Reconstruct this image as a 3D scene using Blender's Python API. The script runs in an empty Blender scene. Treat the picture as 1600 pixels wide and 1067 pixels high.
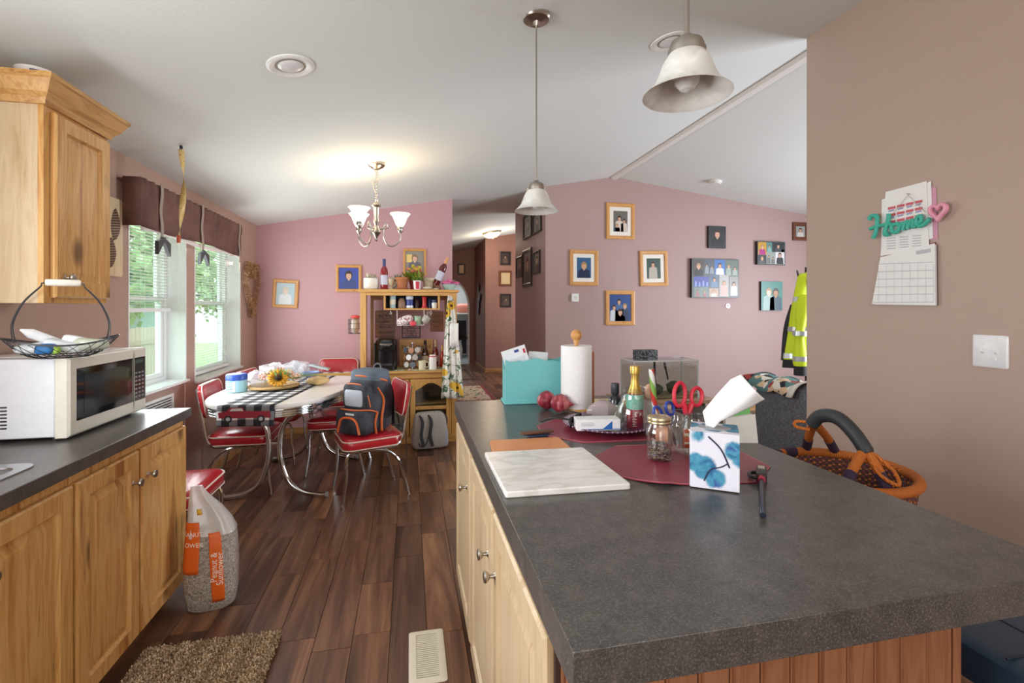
import bpy, math, random
from math import sin, cos, pi, atan, sqrt, radians as R
from mathutils import Vector, Matrix
random.seed(7)
S = bpy.context.scene; COL = S.collection
# ------------------------------------------------------------ camera
YAW = atan(160/750); cY, sY = cos(YAW), sin(YAW); CZ = 1.38
cam = bpy.data.objects.new('camera', bpy.data.cameras.new('camera')); COL.objects.link(cam)
cam.data.lens = 36*750/1600; cam.data.sensor_width = 36; cam.data.clip_start = .02
cam.data.shift_y = -53.5/1600
cam.location = (0, 0, CZ); cam.rotation_euler = (pi/2, 0, -YAW)
S.camera = cam
# ------------------------------------------------------------ world, lights, exposure
S.view_settings.view_transform = 'Standard'; S.view_settings.look = 'None'
S.view_settings.gamma = 1; S.view_settings.use_curve_mapping = False
S.view_settings.exposure = 0.0
S.cycles.transparent_max_bounces = 24
w = bpy.data.worlds.new('sky'); S.world = w; w.use_nodes = True
w.node_tree.nodes['Background'].inputs[0].default_value = (.86, .94, 1, 1)
w.node_tree.nodes['Background'].inputs[1].default_value = 4.5
def area(name, loc, rot, sx, sy, power, col=(1, 1, 1)):
    l = bpy.data.lights.new(name, 'AREA'); l.shape = 'RECTANGLE'; l.size = sx; l.size_y = sy
    l.energy = power; l.color = col
    o = bpy.data.objects.new(name, l); COL.objects.link(o); o.location = loc; o.rotation_euler = rot
    return o
def point(name, loc, power, col=(1, .75, .5), r=.03):
    l = bpy.data.lights.new(name, 'POINT'); l.energy = power; l.color = col; l.shadow_soft_size = r
    o = bpy.data.objects.new(name, l); COL.objects.link(o); o.location = loc
    return o
area('kitchen_fill_light', (.3, -2.6, 1.6), (pi/2, 0, 0), 3.4, 1.7, 66, (1, .98, .95))      # added fill light behind the camera; the back wall has no window
area('sink_window_light', (-1.55, .75, 1.5), (0, R(-90), 0), .9, 1.3, 44, (.95, .98, 1))      # unseen window assumed over the sink, left of the camera; wall is solid
area('living_window_light', (6.15, 2.6, 1.35), (0, R(90), 0), 1.3, 2.4, 215, (.86, .91, 1))      # living room picture window
area('dining_window_light', (-1.57, 3.58, 1.4), (0, R(-90), 0), 1.1, .7, 14, (.93, .97, 1))
area('dining_window_light', (-1.57, 4.55, 1.4), (0, R(-90), 0), 1.1, .9, 16, (.93, .97, 1))
area('hall_side_fill_light', (3.4, 8.7, 1.5), (0, R(90), 0), 1.2, 1.2, 45, (.9, .95, 1))  # added light in the side opening to brighten the hall; no window there
area('reflected_room_light', (1.0, 12.9, 2.15), (0, 0, 0), 1.2, 1.2, 22, (.9, .97, 1))  # added lamp for the room that stands in for a mirror's reflection
# ------------------------------------------------------------ pixel rays onto real planes
def ray(px, py):
    x = (px-800)/750; return (x*cY+sY, -x*sY+cY, (480-py)/750)
def onX(px, py, X):
    r = ray(px, py); t = X/r[0]; return Vector((X, r[1]*t, CZ+r[2]*t))
def onY(px, py, Y):
    r = ray(px, py); t = Y/r[1]; return Vector((r[0]*t, Y, CZ+r[2]*t))
def onZ(px, py, Z):
    r = ray(px, py); t = (Z-CZ)/r[2]; return Vector((r[0]*t, r[1]*t, Z))
def at(px, py, t):
    r = ray(px, py); return Vector((r[0]*t, r[1]*t, CZ+r[2]*t))
XL, XR, XP = -1.6, 2.5, 2.3          # left wall, ridge, partition
YF = 5.6
KL, KR = .184, .128
def ceil(x): return 2.254+KL*(x-XL) if x < XR else 2.254+KL*(XR-XL)-KR*(x-XR)
def onC(px, py, right=False):
    r = ray(px, py)
    if right: zr = ceil(XR); t = (zr+KR*XR-CZ)/(r[2]+KR*r[0])
    else: t = (2.254-KL*XL-CZ)/(r[2]-KL*r[0])
    return Vector((r[0]*t, r[1]*t, CZ+r[2]*t))
# ------------------------------------------------------------ mesh builder
class MB:
    def __init__(s): s.v = []; s.f = []; s.m = []
    def add(s, vs, fs, m=0):
        n = len(s.v); s.v += [tuple(a) for a in vs]; s.f += [tuple(i+n for i in f) for f in fs]; s.m += [m]*len(fs); return s
    def box(s, x0, y0, z0, x1, y1, z1, m=0):
        if x0 > x1: x0, x1 = x1, x0
        if y0 > y1: y0, y1 = y1, y0
        if z0 > z1: z0, z1 = z1, z0
        return s.add([(x0,y0,z0),(x1,y0,z0),(x1,y1,z0),(x0,y1,z0),(x0,y0,z1),(x1,y0,z1),(x1,y1,z1),(x0,y1,z1)],
              [(0,3,2,1),(4,5,6,7),(0,1,5,4),(1,2,6,5),(2,3,7,6),(3,0,4,7)], m)
    def lathe(s, prof, c=(0,0,0), n=24, m=0, axis='z', sy=1):
        vs = []; fs = []
        for r, z in prof:
            for i in range(n):
                a = 2*pi*i/n; p = (r*cos(a), r*sin(a)*sy, z)
                if axis == 'x': p = (p[2], p[0], p[1])
                elif axis == 'y': p = (p[0], p[2], -p[1])
                vs.append((c[0]+p[0], c[1]+p[1], c[2]+p[2]))
        for j in range(len(prof)-1):
            for i in range(n):
                a, b = j*n+i, j*n+(i+1) % n
                fs.append((a, b, b+n, a+n))
        if prof[0][0] > 1e-6: fs.append(tuple(range(n))[::-1])
        if prof[-1][0] > 1e-6: fs.append(tuple(range((len(prof)-1)*n, len(prof)*n)))
        return s.add(vs, fs, m)
    def cyl(s, c, r, h, n=16, m=0, axis='z', r2=None): return s.lathe([(r, 0), (r if r2 is None else r2, h)], c, n, m, axis)
    def tube(s, pts, r, n=8, closed=False, m=0, flat=1, up=None):
        pts = [Vector(p) for p in pts]; N = len(pts); rs = r if isinstance(r, (list, tuple)) else [r]*N
        vs = []; fs = []; nv = None
        for i, p in enumerate(pts):
            a = pts[(i-1) % N] if (closed or i > 0) else p; b = pts[(i+1) % N] if (closed or i < N-1) else p
            t = (b-a).normalized() if (b-a).length > 1e-9 else Vector((0,0,1))
            if up is not None: nv = Vector(up)
            elif nv is None: nv = Vector((0,0,1)) if abs(t.z) < .9 else Vector((1,0,0))
            nv = (nv-t*nv.dot(t)); nv = nv.normalized() if nv.length > 1e-6 else t.orthogonal().normalized()
            bt = t.cross(nv)
            for k in range(n):
                g = 2*pi*k/n; vs.append(p+nv*(cos(g)*rs[i]*flat)+bt*(sin(g)*rs[i]))
        for i in range(N if closed else N-1):
            for k in range(n):
                a, b = i*n+k, i*n+(k+1) % n; c2, d = ((i+1) % N)*n+(k+1) % n, ((i+1) % N)*n+k
                fs.append((a, b, c2, d))
        if not closed: fs += [tuple(range(n))[::-1], tuple(range((N-1)*n, N*n))]
        return s.add(vs, fs, m)
    def prism(s, poly, a0, a1, axis='z', m=0):
        n = len(poly); vs = []
        for a in (a0, a1):
            for p in poly:
                vs.append({'z': (p[0], p[1], a), 'y': (p[0], a, p[1]), 'x': (a, p[0], p[1])}[axis])
        return s.add(vs, [tuple(range(n))[::-1], tuple(range(n, 2*n))]+[(i, (i+1) % n, n+(i+1) % n, n+i) for i in range(n)], m)
    def layers(s, rings, m=0, cap=True):
        n = len(rings[0]); vs = [p for r in rings for p in r]; fs = []
        for j in range(len(rings)-1):
            for i in range(n):
                a, b = j*n+i, j*n+(i+1) % n; fs.append((a, b, b+n, a+n))
        if cap: fs += [tuple(range(n))[::-1], tuple(range((len(rings)-1)*n, len(rings)*n))]
        return s.add(vs, fs, m)
    def blob(s, c, sz, e1=.5, e2=.5, nu=10, nv=20, m=0, fn=None):
        sg = lambda v, e: math.copysign(abs(v)**e, v)
        vs = []; fs = []
        for j in range(nu+1):
            u = -pi/2+pi*j/nu
            for i in range(nv):
                v = 2*pi*i/nv
                p = [sz[0]*sg(cos(u), e1)*sg(cos(v), e2), sz[1]*sg(cos(u), e1)*sg(sin(v), e2), sz[2]*sg(sin(u), e1)]
                if fn: p = fn(*p)
                vs.append((c[0]+p[0], c[1]+p[1], c[2]+p[2]))
        for j in range(nu):
            for i in range(nv):
                a, b = j*nv+i, j*nv+(i+1) % nv; fs.append((a, b, b+nv, a+nv))
        return s.add(vs, fs, m)
    def grid(s, fn, nu, nv, m=0):
        vs = [fn(i/nu, j/nv) for j in range(nv+1) for i in range(nu+1)]
        return s.add(vs, [(j*(nu+1)+i, j*(nu+1)+i+1, (j+1)*(nu+1)+i+1, (j+1)*(nu+1)+i) for j in range(nv) for i in range(nu)], m)
    def xf(s, M, start=0):
        for i in range(start, len(s.v)): s.v[i] = tuple(M @ Vector(s.v[i]))
        return s
    def mesh(s, name, mats, sharp=32):
        me = bpy.data.meshes.new(name); me.from_pydata(s.v, [], s.f)
        if not isinstance(mats, (list, tuple)): mats = [mats]
        for a in mats: me.materials.append(a)
        if len(mats) > 1: me.polygons.foreach_set('material_index', s.m)
        me.polygons.foreach_set('use_smooth', [True]*len(s.f)); me.update()
        try: me.set_sharp_from_angle(angle=R(sharp))
        except Exception: pass
        return me
def rr(w, h, r, n=5, cx=0, cy=0):
    "rounded rectangle outline"
    o = []
    for (sx, sy, a0) in ((1,1,0), (-1,1,90), (-1,-1,180), (1,-1,270)):
        for k in range(n+1):
            a = R(a0+90*k/n); o.append((cx+sx*(w/2-r)+r*cos(a), cy+sy*(h/2-r)+r*sin(a)))
    return o
def smooth(pts, k=6, closed=False):
    "catmull rom"
    P = [Vector(p) for p in pts]; N = len(P); out = []
    for i in range(N if closed else N-1):
        g = lambda j: P[j % N] if closed else P[max(0, min(N-1, j))]
        a, b, c, d = g(i-1), g(i), g(i+1), g(i+2)
        for q in range(k):
            t = q/k; out.append(.5*((2*b)+(c-a)*t+(2*a-5*b+4*c-d)*t*t+(3*b-a-3*c+d)*t**3))
    if not closed: out.append(P[-1])
    return out
# ------------------------------------------------------------ objects
def tag(o, label=None, cat=None, group=None, kind=None):
    for k, v in (('label', label), ('category', cat), ('group', group), ('kind', kind)):
        if v: o[k] = v
    return o
def thing(name, label, cat, loc=(0,0,0), rz=0, group=None, rot=None):
    o = bpy.data.objects.new(name, None); COL.objects.link(o); o.empty_display_size = .05
    o.location = loc; o.rotation_euler = rot or (0, 0, rz); return tag(o, label, cat, group)
def part(name, mb, mats, parent, label=None, bev=0, kind=None, sharp=32, loc=None, solid=0, rot=None, sub=0):
    me = mb if isinstance(mb, bpy.types.Mesh) else mb.mesh(name, mats, sharp)
    o = bpy.data.objects.new(name, me); COL.objects.link(o); o.parent = parent
    if loc is not None: o.location = loc
    if rot is not None: o.rotation_euler = rot
    if solid:
        md = o.modifiers.new('solid', 'SOLIDIFY'); md.thickness = solid; md.offset = 0
    if sub:
        md = o.modifiers.new('sub', 'SUBSURF'); md.levels = md.render_levels = sub
    if bev:
        md = o.modifiers.new('bevel', 'BEVEL'); md.width = bev; md.segments = 2; md.limit_method = 'ANGLE'
    return tag(o, label, None, None, kind)
def solo(name, mb, mats, label, cat, loc=(0,0,0), rz=0, group=None, kind=None, **k):
    o = part(name, mb, mats, None, **k); o.location = loc
    if not k.get('rot'): o.rotation_euler = (0, 0, rz)
    return tag(o, label, cat, group, kind)
def struct(name, mb, mats, parent=None, **k):
    o = part(name, mb, mats, parent, **k)
    if parent is None: o['kind'] = 'structure'
    return o
def copy_thing(o, loc, rz, label=None):
    c = o.copy(); COL.objects.link(c); c.location = loc; c.rotation_euler = (0, 0, rz)
    if label: c['label'] = label
    for ch in list(o.children):
        d = ch.copy(); COL.objects.link(d); d.parent = c
        for g in list(ch.children):
            e = g.copy(); COL.objects.link(e); e.parent = d
    return c
def text_mb(txt, size, ext=.0006, m=0, mb=None, M=None, align='CENTER'):
    cu = bpy.data.curves.new('t', 'FONT'); cu.body = txt; cu.size = size; cu.extrude = ext; cu.align_x = align; cu.align_y = 'CENTER'; cu.resolution_u = 3
    o = bpy.data.objects.new('t', cu); COL.objects.link(o)
    me = bpy.data.meshes.new_from_object(o.evaluated_get(bpy.context.evaluated_depsgraph_get()))
    mb = mb or MB(); n = len(mb.v)
    mb.add([v.co[:] for v in me.vertices], [tuple(p.vertices) for p in me.polygons], m)
    if M is not None: mb.xf(M, n)
    bpy.data.objects.remove(o); bpy.data.curves.remove(cu); bpy.data.meshes.remove(me)
    return mb
# text laid in the local xz plane facing -y
TXZ = lambda x, y, z, r=0: Matrix.Translation((x, y, z)) @ Matrix.Rotation(r, 4, 'Y') @ Matrix.Rotation(pi/2, 4, 'X')
# ------------------------------------------------------------ materials
def lin(c):
    if isinstance(c, str): c = [int(c[i:i+2], 16) for i in (0, 2, 4)]
    return tuple(((v/255)/12.92 if v/255 <= .04045 else ((v/255+.055)/1.055)**2.4) for v in c)+(1,)
MATS = {}
def mat(c, rough=.6, metal=0, spec=.5, bump=0, bscale=200, trans=0, emit=0, coat=0, name=None, alpha=1):
    key = (str(c), rough, metal, spec, bump, bscale, trans, emit, coat, alpha)
    if key in MATS: return MATS[key]
    m = bpy.data.materials.new(name or 'm_'+str(c)); m.use_nodes = True; nt = m.node_tree; b = nt.nodes['Principled BSDF']
    I = b.inputs
    I['Base Color'].default_value = lin(c); I['Roughness'].default_value = rough; I['Metallic'].default_value = metal
    I['Specular IOR Level'].default_value = spec
    if trans: I['Transmission Weight'].default_value = trans
    if coat: I['Coat Weight'].default_value = coat; I['Coat Roughness'].default_value = .08
    if emit: I['Emission Color'].default_value = lin(c); I['Emission Strength'].default_value = emit
    if alpha < 1: I['Alpha'].default_value = alpha
    n = nt.nodes.new('ShaderNodeTexNoise'); n.inputs['Scale'].default_value = bscale if bump else 35; n.inputs['Detail'].default_value = 3
    tc = nt.nodes.new('ShaderNodeTexCoord'); nt.links.new(tc.outputs['Object'], n.inputs['Vector'])
    if bump:
        bp = nt.nodes.new('ShaderNodeBump'); bp.inputs['Strength'].default_value = bump; bp.inputs['Distance'].default_value = .004
        nt.links.new(n.outputs['Fac'], bp.inputs['Height']); nt.links.new(bp.outputs['Normal'], I['Normal'])
    # a little tonal variation, so nothing is one dead flat colour
    if not metal and not emit:
        hv = nt.nodes.new('ShaderNodeHueSaturation'); hv.inputs['Color'].default_value = lin(c)
        mr = nt.nodes.new('ShaderNodeMapRange'); mr.inputs[1].default_value = .3; mr.inputs[2].default_value = .7; mr.inputs[3].default_value = .975; mr.inputs[4].default_value = 1.025
        nt.links.new(n.outputs['Fac'], mr.inputs[0]); nt.links.new(mr.outputs[0], hv.inputs['Value']); nt.links.new(hv.outputs[0], I['Base Color'])
    MATS[key] = m; return m
class NT:
    "tiny node helper"
    def __init__(s, name, rough=.5):
        s.m = bpy.data.materials.new(name); s.m.use_nodes = True; s.t = s.m.node_tree; s.b = s.t.nodes['Principled BSDF']
        s.b.inputs['Roughness'].default_value = rough
    def n(s, typ, **k):
        x = s.t.nodes.new('ShaderNode'+typ)
        for a, b in k.items():
            if a.startswith('i_'): x.inputs[a[2:].replace('_', ' ')].default_value = b
            else: setattr(x, a, b)
        return x
    def l(s, a, b): s.t.links.new(a, b); return s
    def coord(s, which='Object', scale=(1,1,1), rnd=0, rot=(0,0,0)):
        tc = s.n('TexCoord'); mp = s.n('Mapping'); mp.inputs['Scale'].default_value = scale; mp.inputs['Rotation'].default_value = rot
        src = tc.outputs[which] if which != 'Position' else s.n('NewGeometry').outputs['Position']
        if rnd:
            oi = s.n('ObjectInfo'); ge = s.n('NewGeometry'); ad = s.n('Math', operation='ADD'); s.l(oi.outputs['Random'], ad.inputs[0]); s.l(ge.outputs['Random Per Island'], ad.inputs[1])
            ml = s.n('Math', operation='MULTIPLY'); ml.inputs[1].default_value = rnd; s.l(ad.outputs[0], ml.inputs[0])
            va = s.n('VectorMath', operation='ADD'); s.l(src, va.inputs[0]); s.l(ml.outputs[0], va.inputs[1]); src = va.outputs[0]
        s.l(src, mp.inputs['Vector']); return mp.outputs[0]
    def noise(s, vec, scale, detail=4, rough=.55, dist=0):
        x = s.n('TexNoise'); x.inputs['Scale'].default_value = scale; x.inputs['Detail'].default_value = detail; x.inputs['Roughness'].default_value = rough; x.inputs['Distortion'].default_value = dist
        s.l(vec, x.inputs['Vector']); return x.outputs['Fac']
    def ramp(s, fac, stops, interp='LINEAR'):
        x = s.n('ValToRGB'); x.color_ramp.interpolation = interp; e = x.color_ramp.elements
        while len(e) < len(stops): e.new(.5)
        for a, (p, c) in zip(e, stops): a.position = p; a.color = lin(c)
        s.l(fac, x.inputs[0]); return x.outputs[0]
    def mix(s, fac, a, b, mode='MIX'):
        x = s.n('Mix', data_type='RGBA', blend_type=mode)
        for src, i in ((fac, 0), (a, 6), (b, 7)):
            if hasattr(src, 'links'): s.l(src, x.inputs[i])
            else: x.inputs[i].default_value = src if i == 0 else lin(src)
        return x.outputs[2]
    def math(s, op, a, b=0.0):
        x = s.n('Math', operation=op)
        for src, i in ((a, 0), (b, 1)):
            if hasattr(src, 'links'): s.l(src, x.inputs[i])
            else: x.inputs[i].default_value = src
        return x.outputs[0]
    def bump(s, h, st=.3, d=.003):
        x = s.n('Bump'); x.inputs['Strength'].default_value = st; x.inputs['Distance'].default_value = d
        s.l(h, x.inputs['Height']); s.l(x.outputs[0], s.b.inputs['Normal']); return s
    def out(s, col): s.l(col, s.b.inputs['Base Color']); return s.m
def wall_mat(c, rough=.55, scale=90, st=.25):
    k = NT('paint', rough); v = k.coord('Position'); a = k.noise(v, scale, 3); b = k.noise(v, 1.3, 2)
    k.bump(a, st, .002)
    return k.out(k.mix(k.math('MULTIPLY', b, .12), c, tuple(int(x*.86) for x in c)))
def wood_mat(light, mid, dark, knots=True, axis='z', rough=.38, sc=1, which='Object', rnd=9):
    k = NT('wood', rough); big = {'z': (9, 9, .8), 'y': (9, .8, 9), 'x': (.8, 9, 9)}[axis]
    v = k.coord(which, tuple(q*sc for q in big), rnd); a = k.noise(v, 1.6, 5, .6, .6)
    fine = k.noise(k.coord(which, tuple(q*sc for q in {'z': (60,60,2.5), 'y': (60,2.5,60), 'x': (2.5,60,60)}[axis]), rnd), 2, 3)
    c = k.ramp(a, [(.30, dark), (.40, mid), (.50, light), (.56, mid), (.62, light), (.74, dark)])
    c = k.mix(k.math('MULTIPLY', fine, .28), c, dark)
    if knots:
        vo = k.n('TexVoronoi'); vo.inputs['Scale'].default_value = 1; vo.inputs['Randomness'].default_value = 1
        k.l(k.coord(which, tuple(q*sc for q in {'z': (6,6,3.2), 'y': (6,3.2,6), 'x': (3.2,6,6)}[axis]), rnd), vo.inputs['Vector'])
        kn = k.ramp(vo.outputs['Distance'], [(.09, 'ffffff'), (.23, '000000')])
        c = k.mix(k.math('MULTIPLY', kn, .75), c, '4a2a14')
    k.bump(a, .08, .002); return k.out(c)
def glassy(tint='ffffff', gloss=.12, rough=.02, density=1):
    key = ('glass', tint, gloss, rough)
    if key in MATS: return MATS[key]
    m = bpy.data.materials.new('glass'); m.use_nodes = True; t = m.node_tree; t.nodes.remove(t.nodes['Principled BSDF'])
    tr = t.nodes.new('ShaderNodeBsdfTransparent'); tr.inputs[0].default_value = lin(tint)
    gl = t.nodes.new('ShaderNodeBsdfGlossy'); gl.inputs['Roughness'].default_value = rough
    fr = t.nodes.new('ShaderNodeLayerWeight'); fr.inputs[0].default_value = .5
    mu = t.nodes.new('ShaderNodeMath'); mu.operation = 'MULTIPLY_ADD'; mu.inputs[1].default_value = .55; mu.inputs[2].default_value = .03+gloss*.15; pw = t.nodes.new('ShaderNodeMath'); pw.operation = 'POWER'; pw.inputs[1].default_value = 3.0; t.links.new(fr.outputs['Facing'], pw.inputs[0])
    mx = t.nodes.new('ShaderNodeMixShader'); t.links.new(pw.outputs[0], mu.inputs[0]); t.links.new(mu.outputs[0], mx.inputs[0])
    t.links.new(tr.outputs[0], mx.inputs[1]); t.links.new(gl.outputs[0], mx.inputs[2]); t.links.new(mx.outputs[0], t.nodes['Material Output'].inputs[0])
    MATS[key] = m; return m
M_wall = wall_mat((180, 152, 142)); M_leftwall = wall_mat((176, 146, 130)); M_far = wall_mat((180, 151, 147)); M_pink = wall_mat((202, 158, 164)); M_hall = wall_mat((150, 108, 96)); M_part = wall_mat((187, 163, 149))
M_ceil = wall_mat((232, 237, 234), .8, 60, .35)
M_trim = mat('d8d4cf', .5); M_white = mat('eeeeea', .4); M_chrome = mat('d8dadc', .09, 1); M_nickel = mat('b9b2a8', .28, 1); M_black = mat('141416', .4)
M_hick = wood_mat((228, 182, 116), (206, 152, 86), (158, 98, 46)); M_hickH = wood_mat((222, 176, 110), (200, 148, 84), (150, 96, 48), True, 'y')
M_pale = wood_mat((220, 198, 164), (208, 184, 146), (184, 152, 112), False); M_paleH = wood_mat((232, 210, 168), (222, 196, 150), (200, 166, 116), False, 'y')
M_oak = wood_mat((222, 172, 100), (206, 152, 80), (168, 112, 52), False); M_oakX = wood_mat((222, 172, 100), (206, 152, 80), (168, 112, 52), False, 'x')
M_frame = wood_mat((224, 170, 104), (212, 152, 84), (176, 116, 58), False, 'z', .4, 2)
M_base = wood_mat((196, 150, 98), (176, 128, 78), (140, 96, 54), False, 'x')
# vinyl floor planks
k = NT('plank', .34); v = k.coord('Position', (7, .55, 7), 13); a = k.noise(v, 1.5, 6, .65, 1.0); f = k.noise(k.coord('Position', (70, 5, 70), 13), 1.5, 4, .7)
oi = k.n('ObjectInfo'); ge = k.n('NewGeometry'); rnd = k.math('FRACT', k.math('ADD', oi.outputs['Random'], ge.outputs['Random Per Island']))
c = k.ramp(a, [(.28, (70, 48, 40)), (.44, (124, 90, 72)), (.56, (158, 120, 96)), (.70, (194, 154, 122))])
c = k.mix(k.math('MULTIPLY', f, .55), c, (66, 46, 40))
tone = k.ramp(rnd, [(0, (158, 146, 142)), (.35, (205, 196, 190)), (.7, (238, 222, 206)), (1, (255, 240, 215))])
c = k.mix(1.0, c, tone, 'MULTIPLY'); k.bump(f, .12, .002); M_plank = k.out(c)
# countertop laminate
k = NT('laminate', .3); v = k.coord('Position'); a = k.noise(v, 26, 5, .6); b = k.noise(k.coord('Position', (1, 1.7, 1)), 260, 4, .85)
c = k.ramp(a, [(.3, (62, 58, 56)), (.5, (75, 70, 67)), (.7, (88, 82, 78))]); fl = k.ramp(b, [(.5, '000000'), (.66, 'ffffff')])
M_lam = k.out(k.mix(k.math('MULTIPLY', fl, .45), c, (168, 164, 158))); M_lamedge = M_lam
M_red = mat('b4202c', .28, coat=.4, bump=.04, bscale=300, name='vinyl_red'); M_pipe = mat('e8d8c8', .4)
# ============================================================ THE SETTING
m = MB().box(-1.7, -2.9, -.12, 6.4, 14, -.012); floor = struct('floor', m, mat('3a2c26', .7))
# planks: singly where the photograph shows them apart, joined beyond
pw = .152; cells = []
xk = 0
x = XL
while x < 6.3:
    y = -2.8+random.uniform(-.9, 0); 
    while y < 11.6:
        L = random.choice((.38, .5, .66, .92)); near = (-1.6 <= x < .3 and 1.5 < y+L and y < 5.6) or (.3 < x < 1.7 and y > 2.2 and y < 8.6 and not(x > 1.62 and y > 5.6))
        hid = (x < -1.05 and y+L < 2.4)
        cells.append((x, max(y, -2.8), min(x+pw, 6.3), min(y+L, 11.6), near and not hid)); y += L
    x += pw
stuff = MB(); g = .0012; cnt = 0
def plank_box(mb, x0, y0, x1, y1, dz): mb.box(x0+g, y0+g, -.012, x1-g, y1-g, dz)
for (x0, y0, x1, y1, near) in cells:
    if near and cnt < 290:
        q = MB(); plank_box(q, x0, y0, x1, y1, random.uniform(-.0004, 0)); part('plank', q, M_plank, floor); cnt += 1
    else: plank_box(stuff, x0, y0, x1, y1, 0)
part('plank', stuff, M_plank, floor, kind='stuff')
# ceiling: two slopes
def slab(x0, x1, y0, y1, hole=None):
    q = MB(); q.prism([(x0, ceil(x0)), (x1, ceil(x1) if x1 <= XR or x0 >= XR else ceil(x1)), (x1, ceil(x1)+.12), (x0, ceil(x0)+.12)], y0, y1, 'y'); return q
struct('ceiling', slab(-1.72, XR, -2.9, 14), M_ceil)
c2 = MB().prism([(XR, ceil(XR)), (6.4, ceil(6.4)), (6.4, ceil(6.4)+.12), (XR, ceil(XR)+.12)], -2.9, 14, 'y'); struct('ceiling', c2, M_ceil)
q = MB().prism([(XR-.05, ceil(XR-.05)-.001), (XR-.03, ceil(XR)-.032), (XR+.03, ceil(XR)-.032), (XR+.05, ceil(XR+.05)-.001), (XR, ceil(XR)-.001)], 2.2, YF, 'y'); struct('trim_1', q, mat('f2f0ec', .4))
# left wall with two window openings
W1 = (3.19, 3.93, .84, 2.07); W2 = (4.07, 5.08, .80, 2.07); TH = .20
q = MB(); ys = [-2.9, W1[0], W1[1], W2[0], W2[1], YF+.1]
for a, b in ((0, 1), (2, 3), (4, 5)): q.box(XL-TH, ys[a], 0, XL, ys[b], 2.3)
for W in (W1, W2): q.box(XL-TH, W[0], 0, XL, W[1], W[2]); q.box(XL-TH, W[0], W[3], XL, W[1], 2.3)
struct('wall_left', q, M_leftwall)
# far wall, hallway, partition, unseen walls
q = MB().prism([(XL, 0), (.485, 0), (.485, ceil(.485)+.02), (XL, ceil(XL)+.02)], YF, YF+.1, 'y'); struct('wall_far', q, M_pink)
q = MB().prism([(1.61, 0), (6.4, 0), (6.4, ceil(6.4)+.02), (XR, ceil(XR)+.02), (1.61, ceil(1.61)+.02)], YF, YF+.1, 'y'); struct('wall_far', q, M_far)
q = MB().prism([(1.61, YF+.1), (1.71, YF+.1), (1.71, 7.3), (1.61, 7.3)], 0, ceil(1.7)+.02, 'z'); struct('wall_hall', q, M_far)
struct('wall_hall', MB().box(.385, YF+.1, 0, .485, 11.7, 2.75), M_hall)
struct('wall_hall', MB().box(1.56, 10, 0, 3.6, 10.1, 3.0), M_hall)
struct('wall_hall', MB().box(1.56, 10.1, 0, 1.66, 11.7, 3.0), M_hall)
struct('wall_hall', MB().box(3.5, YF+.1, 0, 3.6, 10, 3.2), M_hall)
# hall end wall; arched opening and room added for a mirror's reflection
ax, aw, spring, atop = .97, .448, 1.34, 2.04
q = MB(); n = 16
arch = [(ax+aw*cos(pi*i/n), spring+(atop-spring)*sin(pi*i/n)) for i in range(n+1)]
q.box(.385, 11.7, 0, ax-aw, 11.8, 2.9).box(ax+aw, 11.7, 0, 1.75, 11.8, 2.9)
for i in range(n):
    (xa, za), (xb, zb) = arch[i], arch[i+1]
    q.prism([(xb, zb), (xa, za), (xa, 2.9), (xb, 2.9)], 11.7, 11.8, 'y')
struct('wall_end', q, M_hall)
path = [(ax+aw, 0)]+arch+[(ax-aw, 0)]
q = MB().tube([(p[0], 11.69, p[1]) for p in path], .022, 6); struct('mirror_trim', q, M_white)  # white trim of the arch made in place of a leaning mirror
pale = mat('b9bcbd', .6, name='pale_paint')
struct('wall_reflected_room', MB().box(-.6, 13.9, 0, 2.6, 14, 2.9), pale); struct('wall_reflected_room', MB().box(-.7, 11.8, 0, -.6, 14, 2.9), pale); struct('wall_reflected_room', MB().box(2.6, 11.8, 0, 2.7, 14, 3.1), pale)  # walls of the added room that stands in for the reflection
struct('floor', MB().box(-.6, 11.6, -.01, 2.6, 13.9, .002), mat('9aa0a2', .4))
q = MB(); 
q.box(XP, -2.8, 0, XP+.1, 2.42, ceil(XP)+.005); struct('wall_right', q, M_part, bev=.006)
struct('wall_living', MB().box(6.3, -2.9, 0, 6.4, YF, 2.7), M_far)
struct('wall_back', MB().prism([(-1.7, 0), (6.4, 0), (6.4, ceil(6.4)+.02), (XR, ceil(XR)+.02), (-1.7, ceil(-1.6))], -2.9, -2.8, 'y'), M_leftwall)
struct('baseboard_far', MB().box(XL, YF-.015, 0, .485, YF, .075), M_base, bev=.003)
struct('baseboard_far', MB().box(1.61, YF-.015, 0, 6.3, YF, .075), M_base, bev=.003)
struct('baseboard_left', MB().box(XL, 2.62, 0, XL+.015, YF-.015, .075), M_base, bev=.003)
struct('baseboard_hall', MB().box(1.56, 9.985, 0, 3.4, 10, .09).box(1.545, 9.985, 0, 1.56, 11.7, .09), M_base, bev=.003)
struct('baseboard_hall', MB().box(1.595, YF-.015, 0, 1.61, 7.3, .075), M_base, bev=.003)
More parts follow.
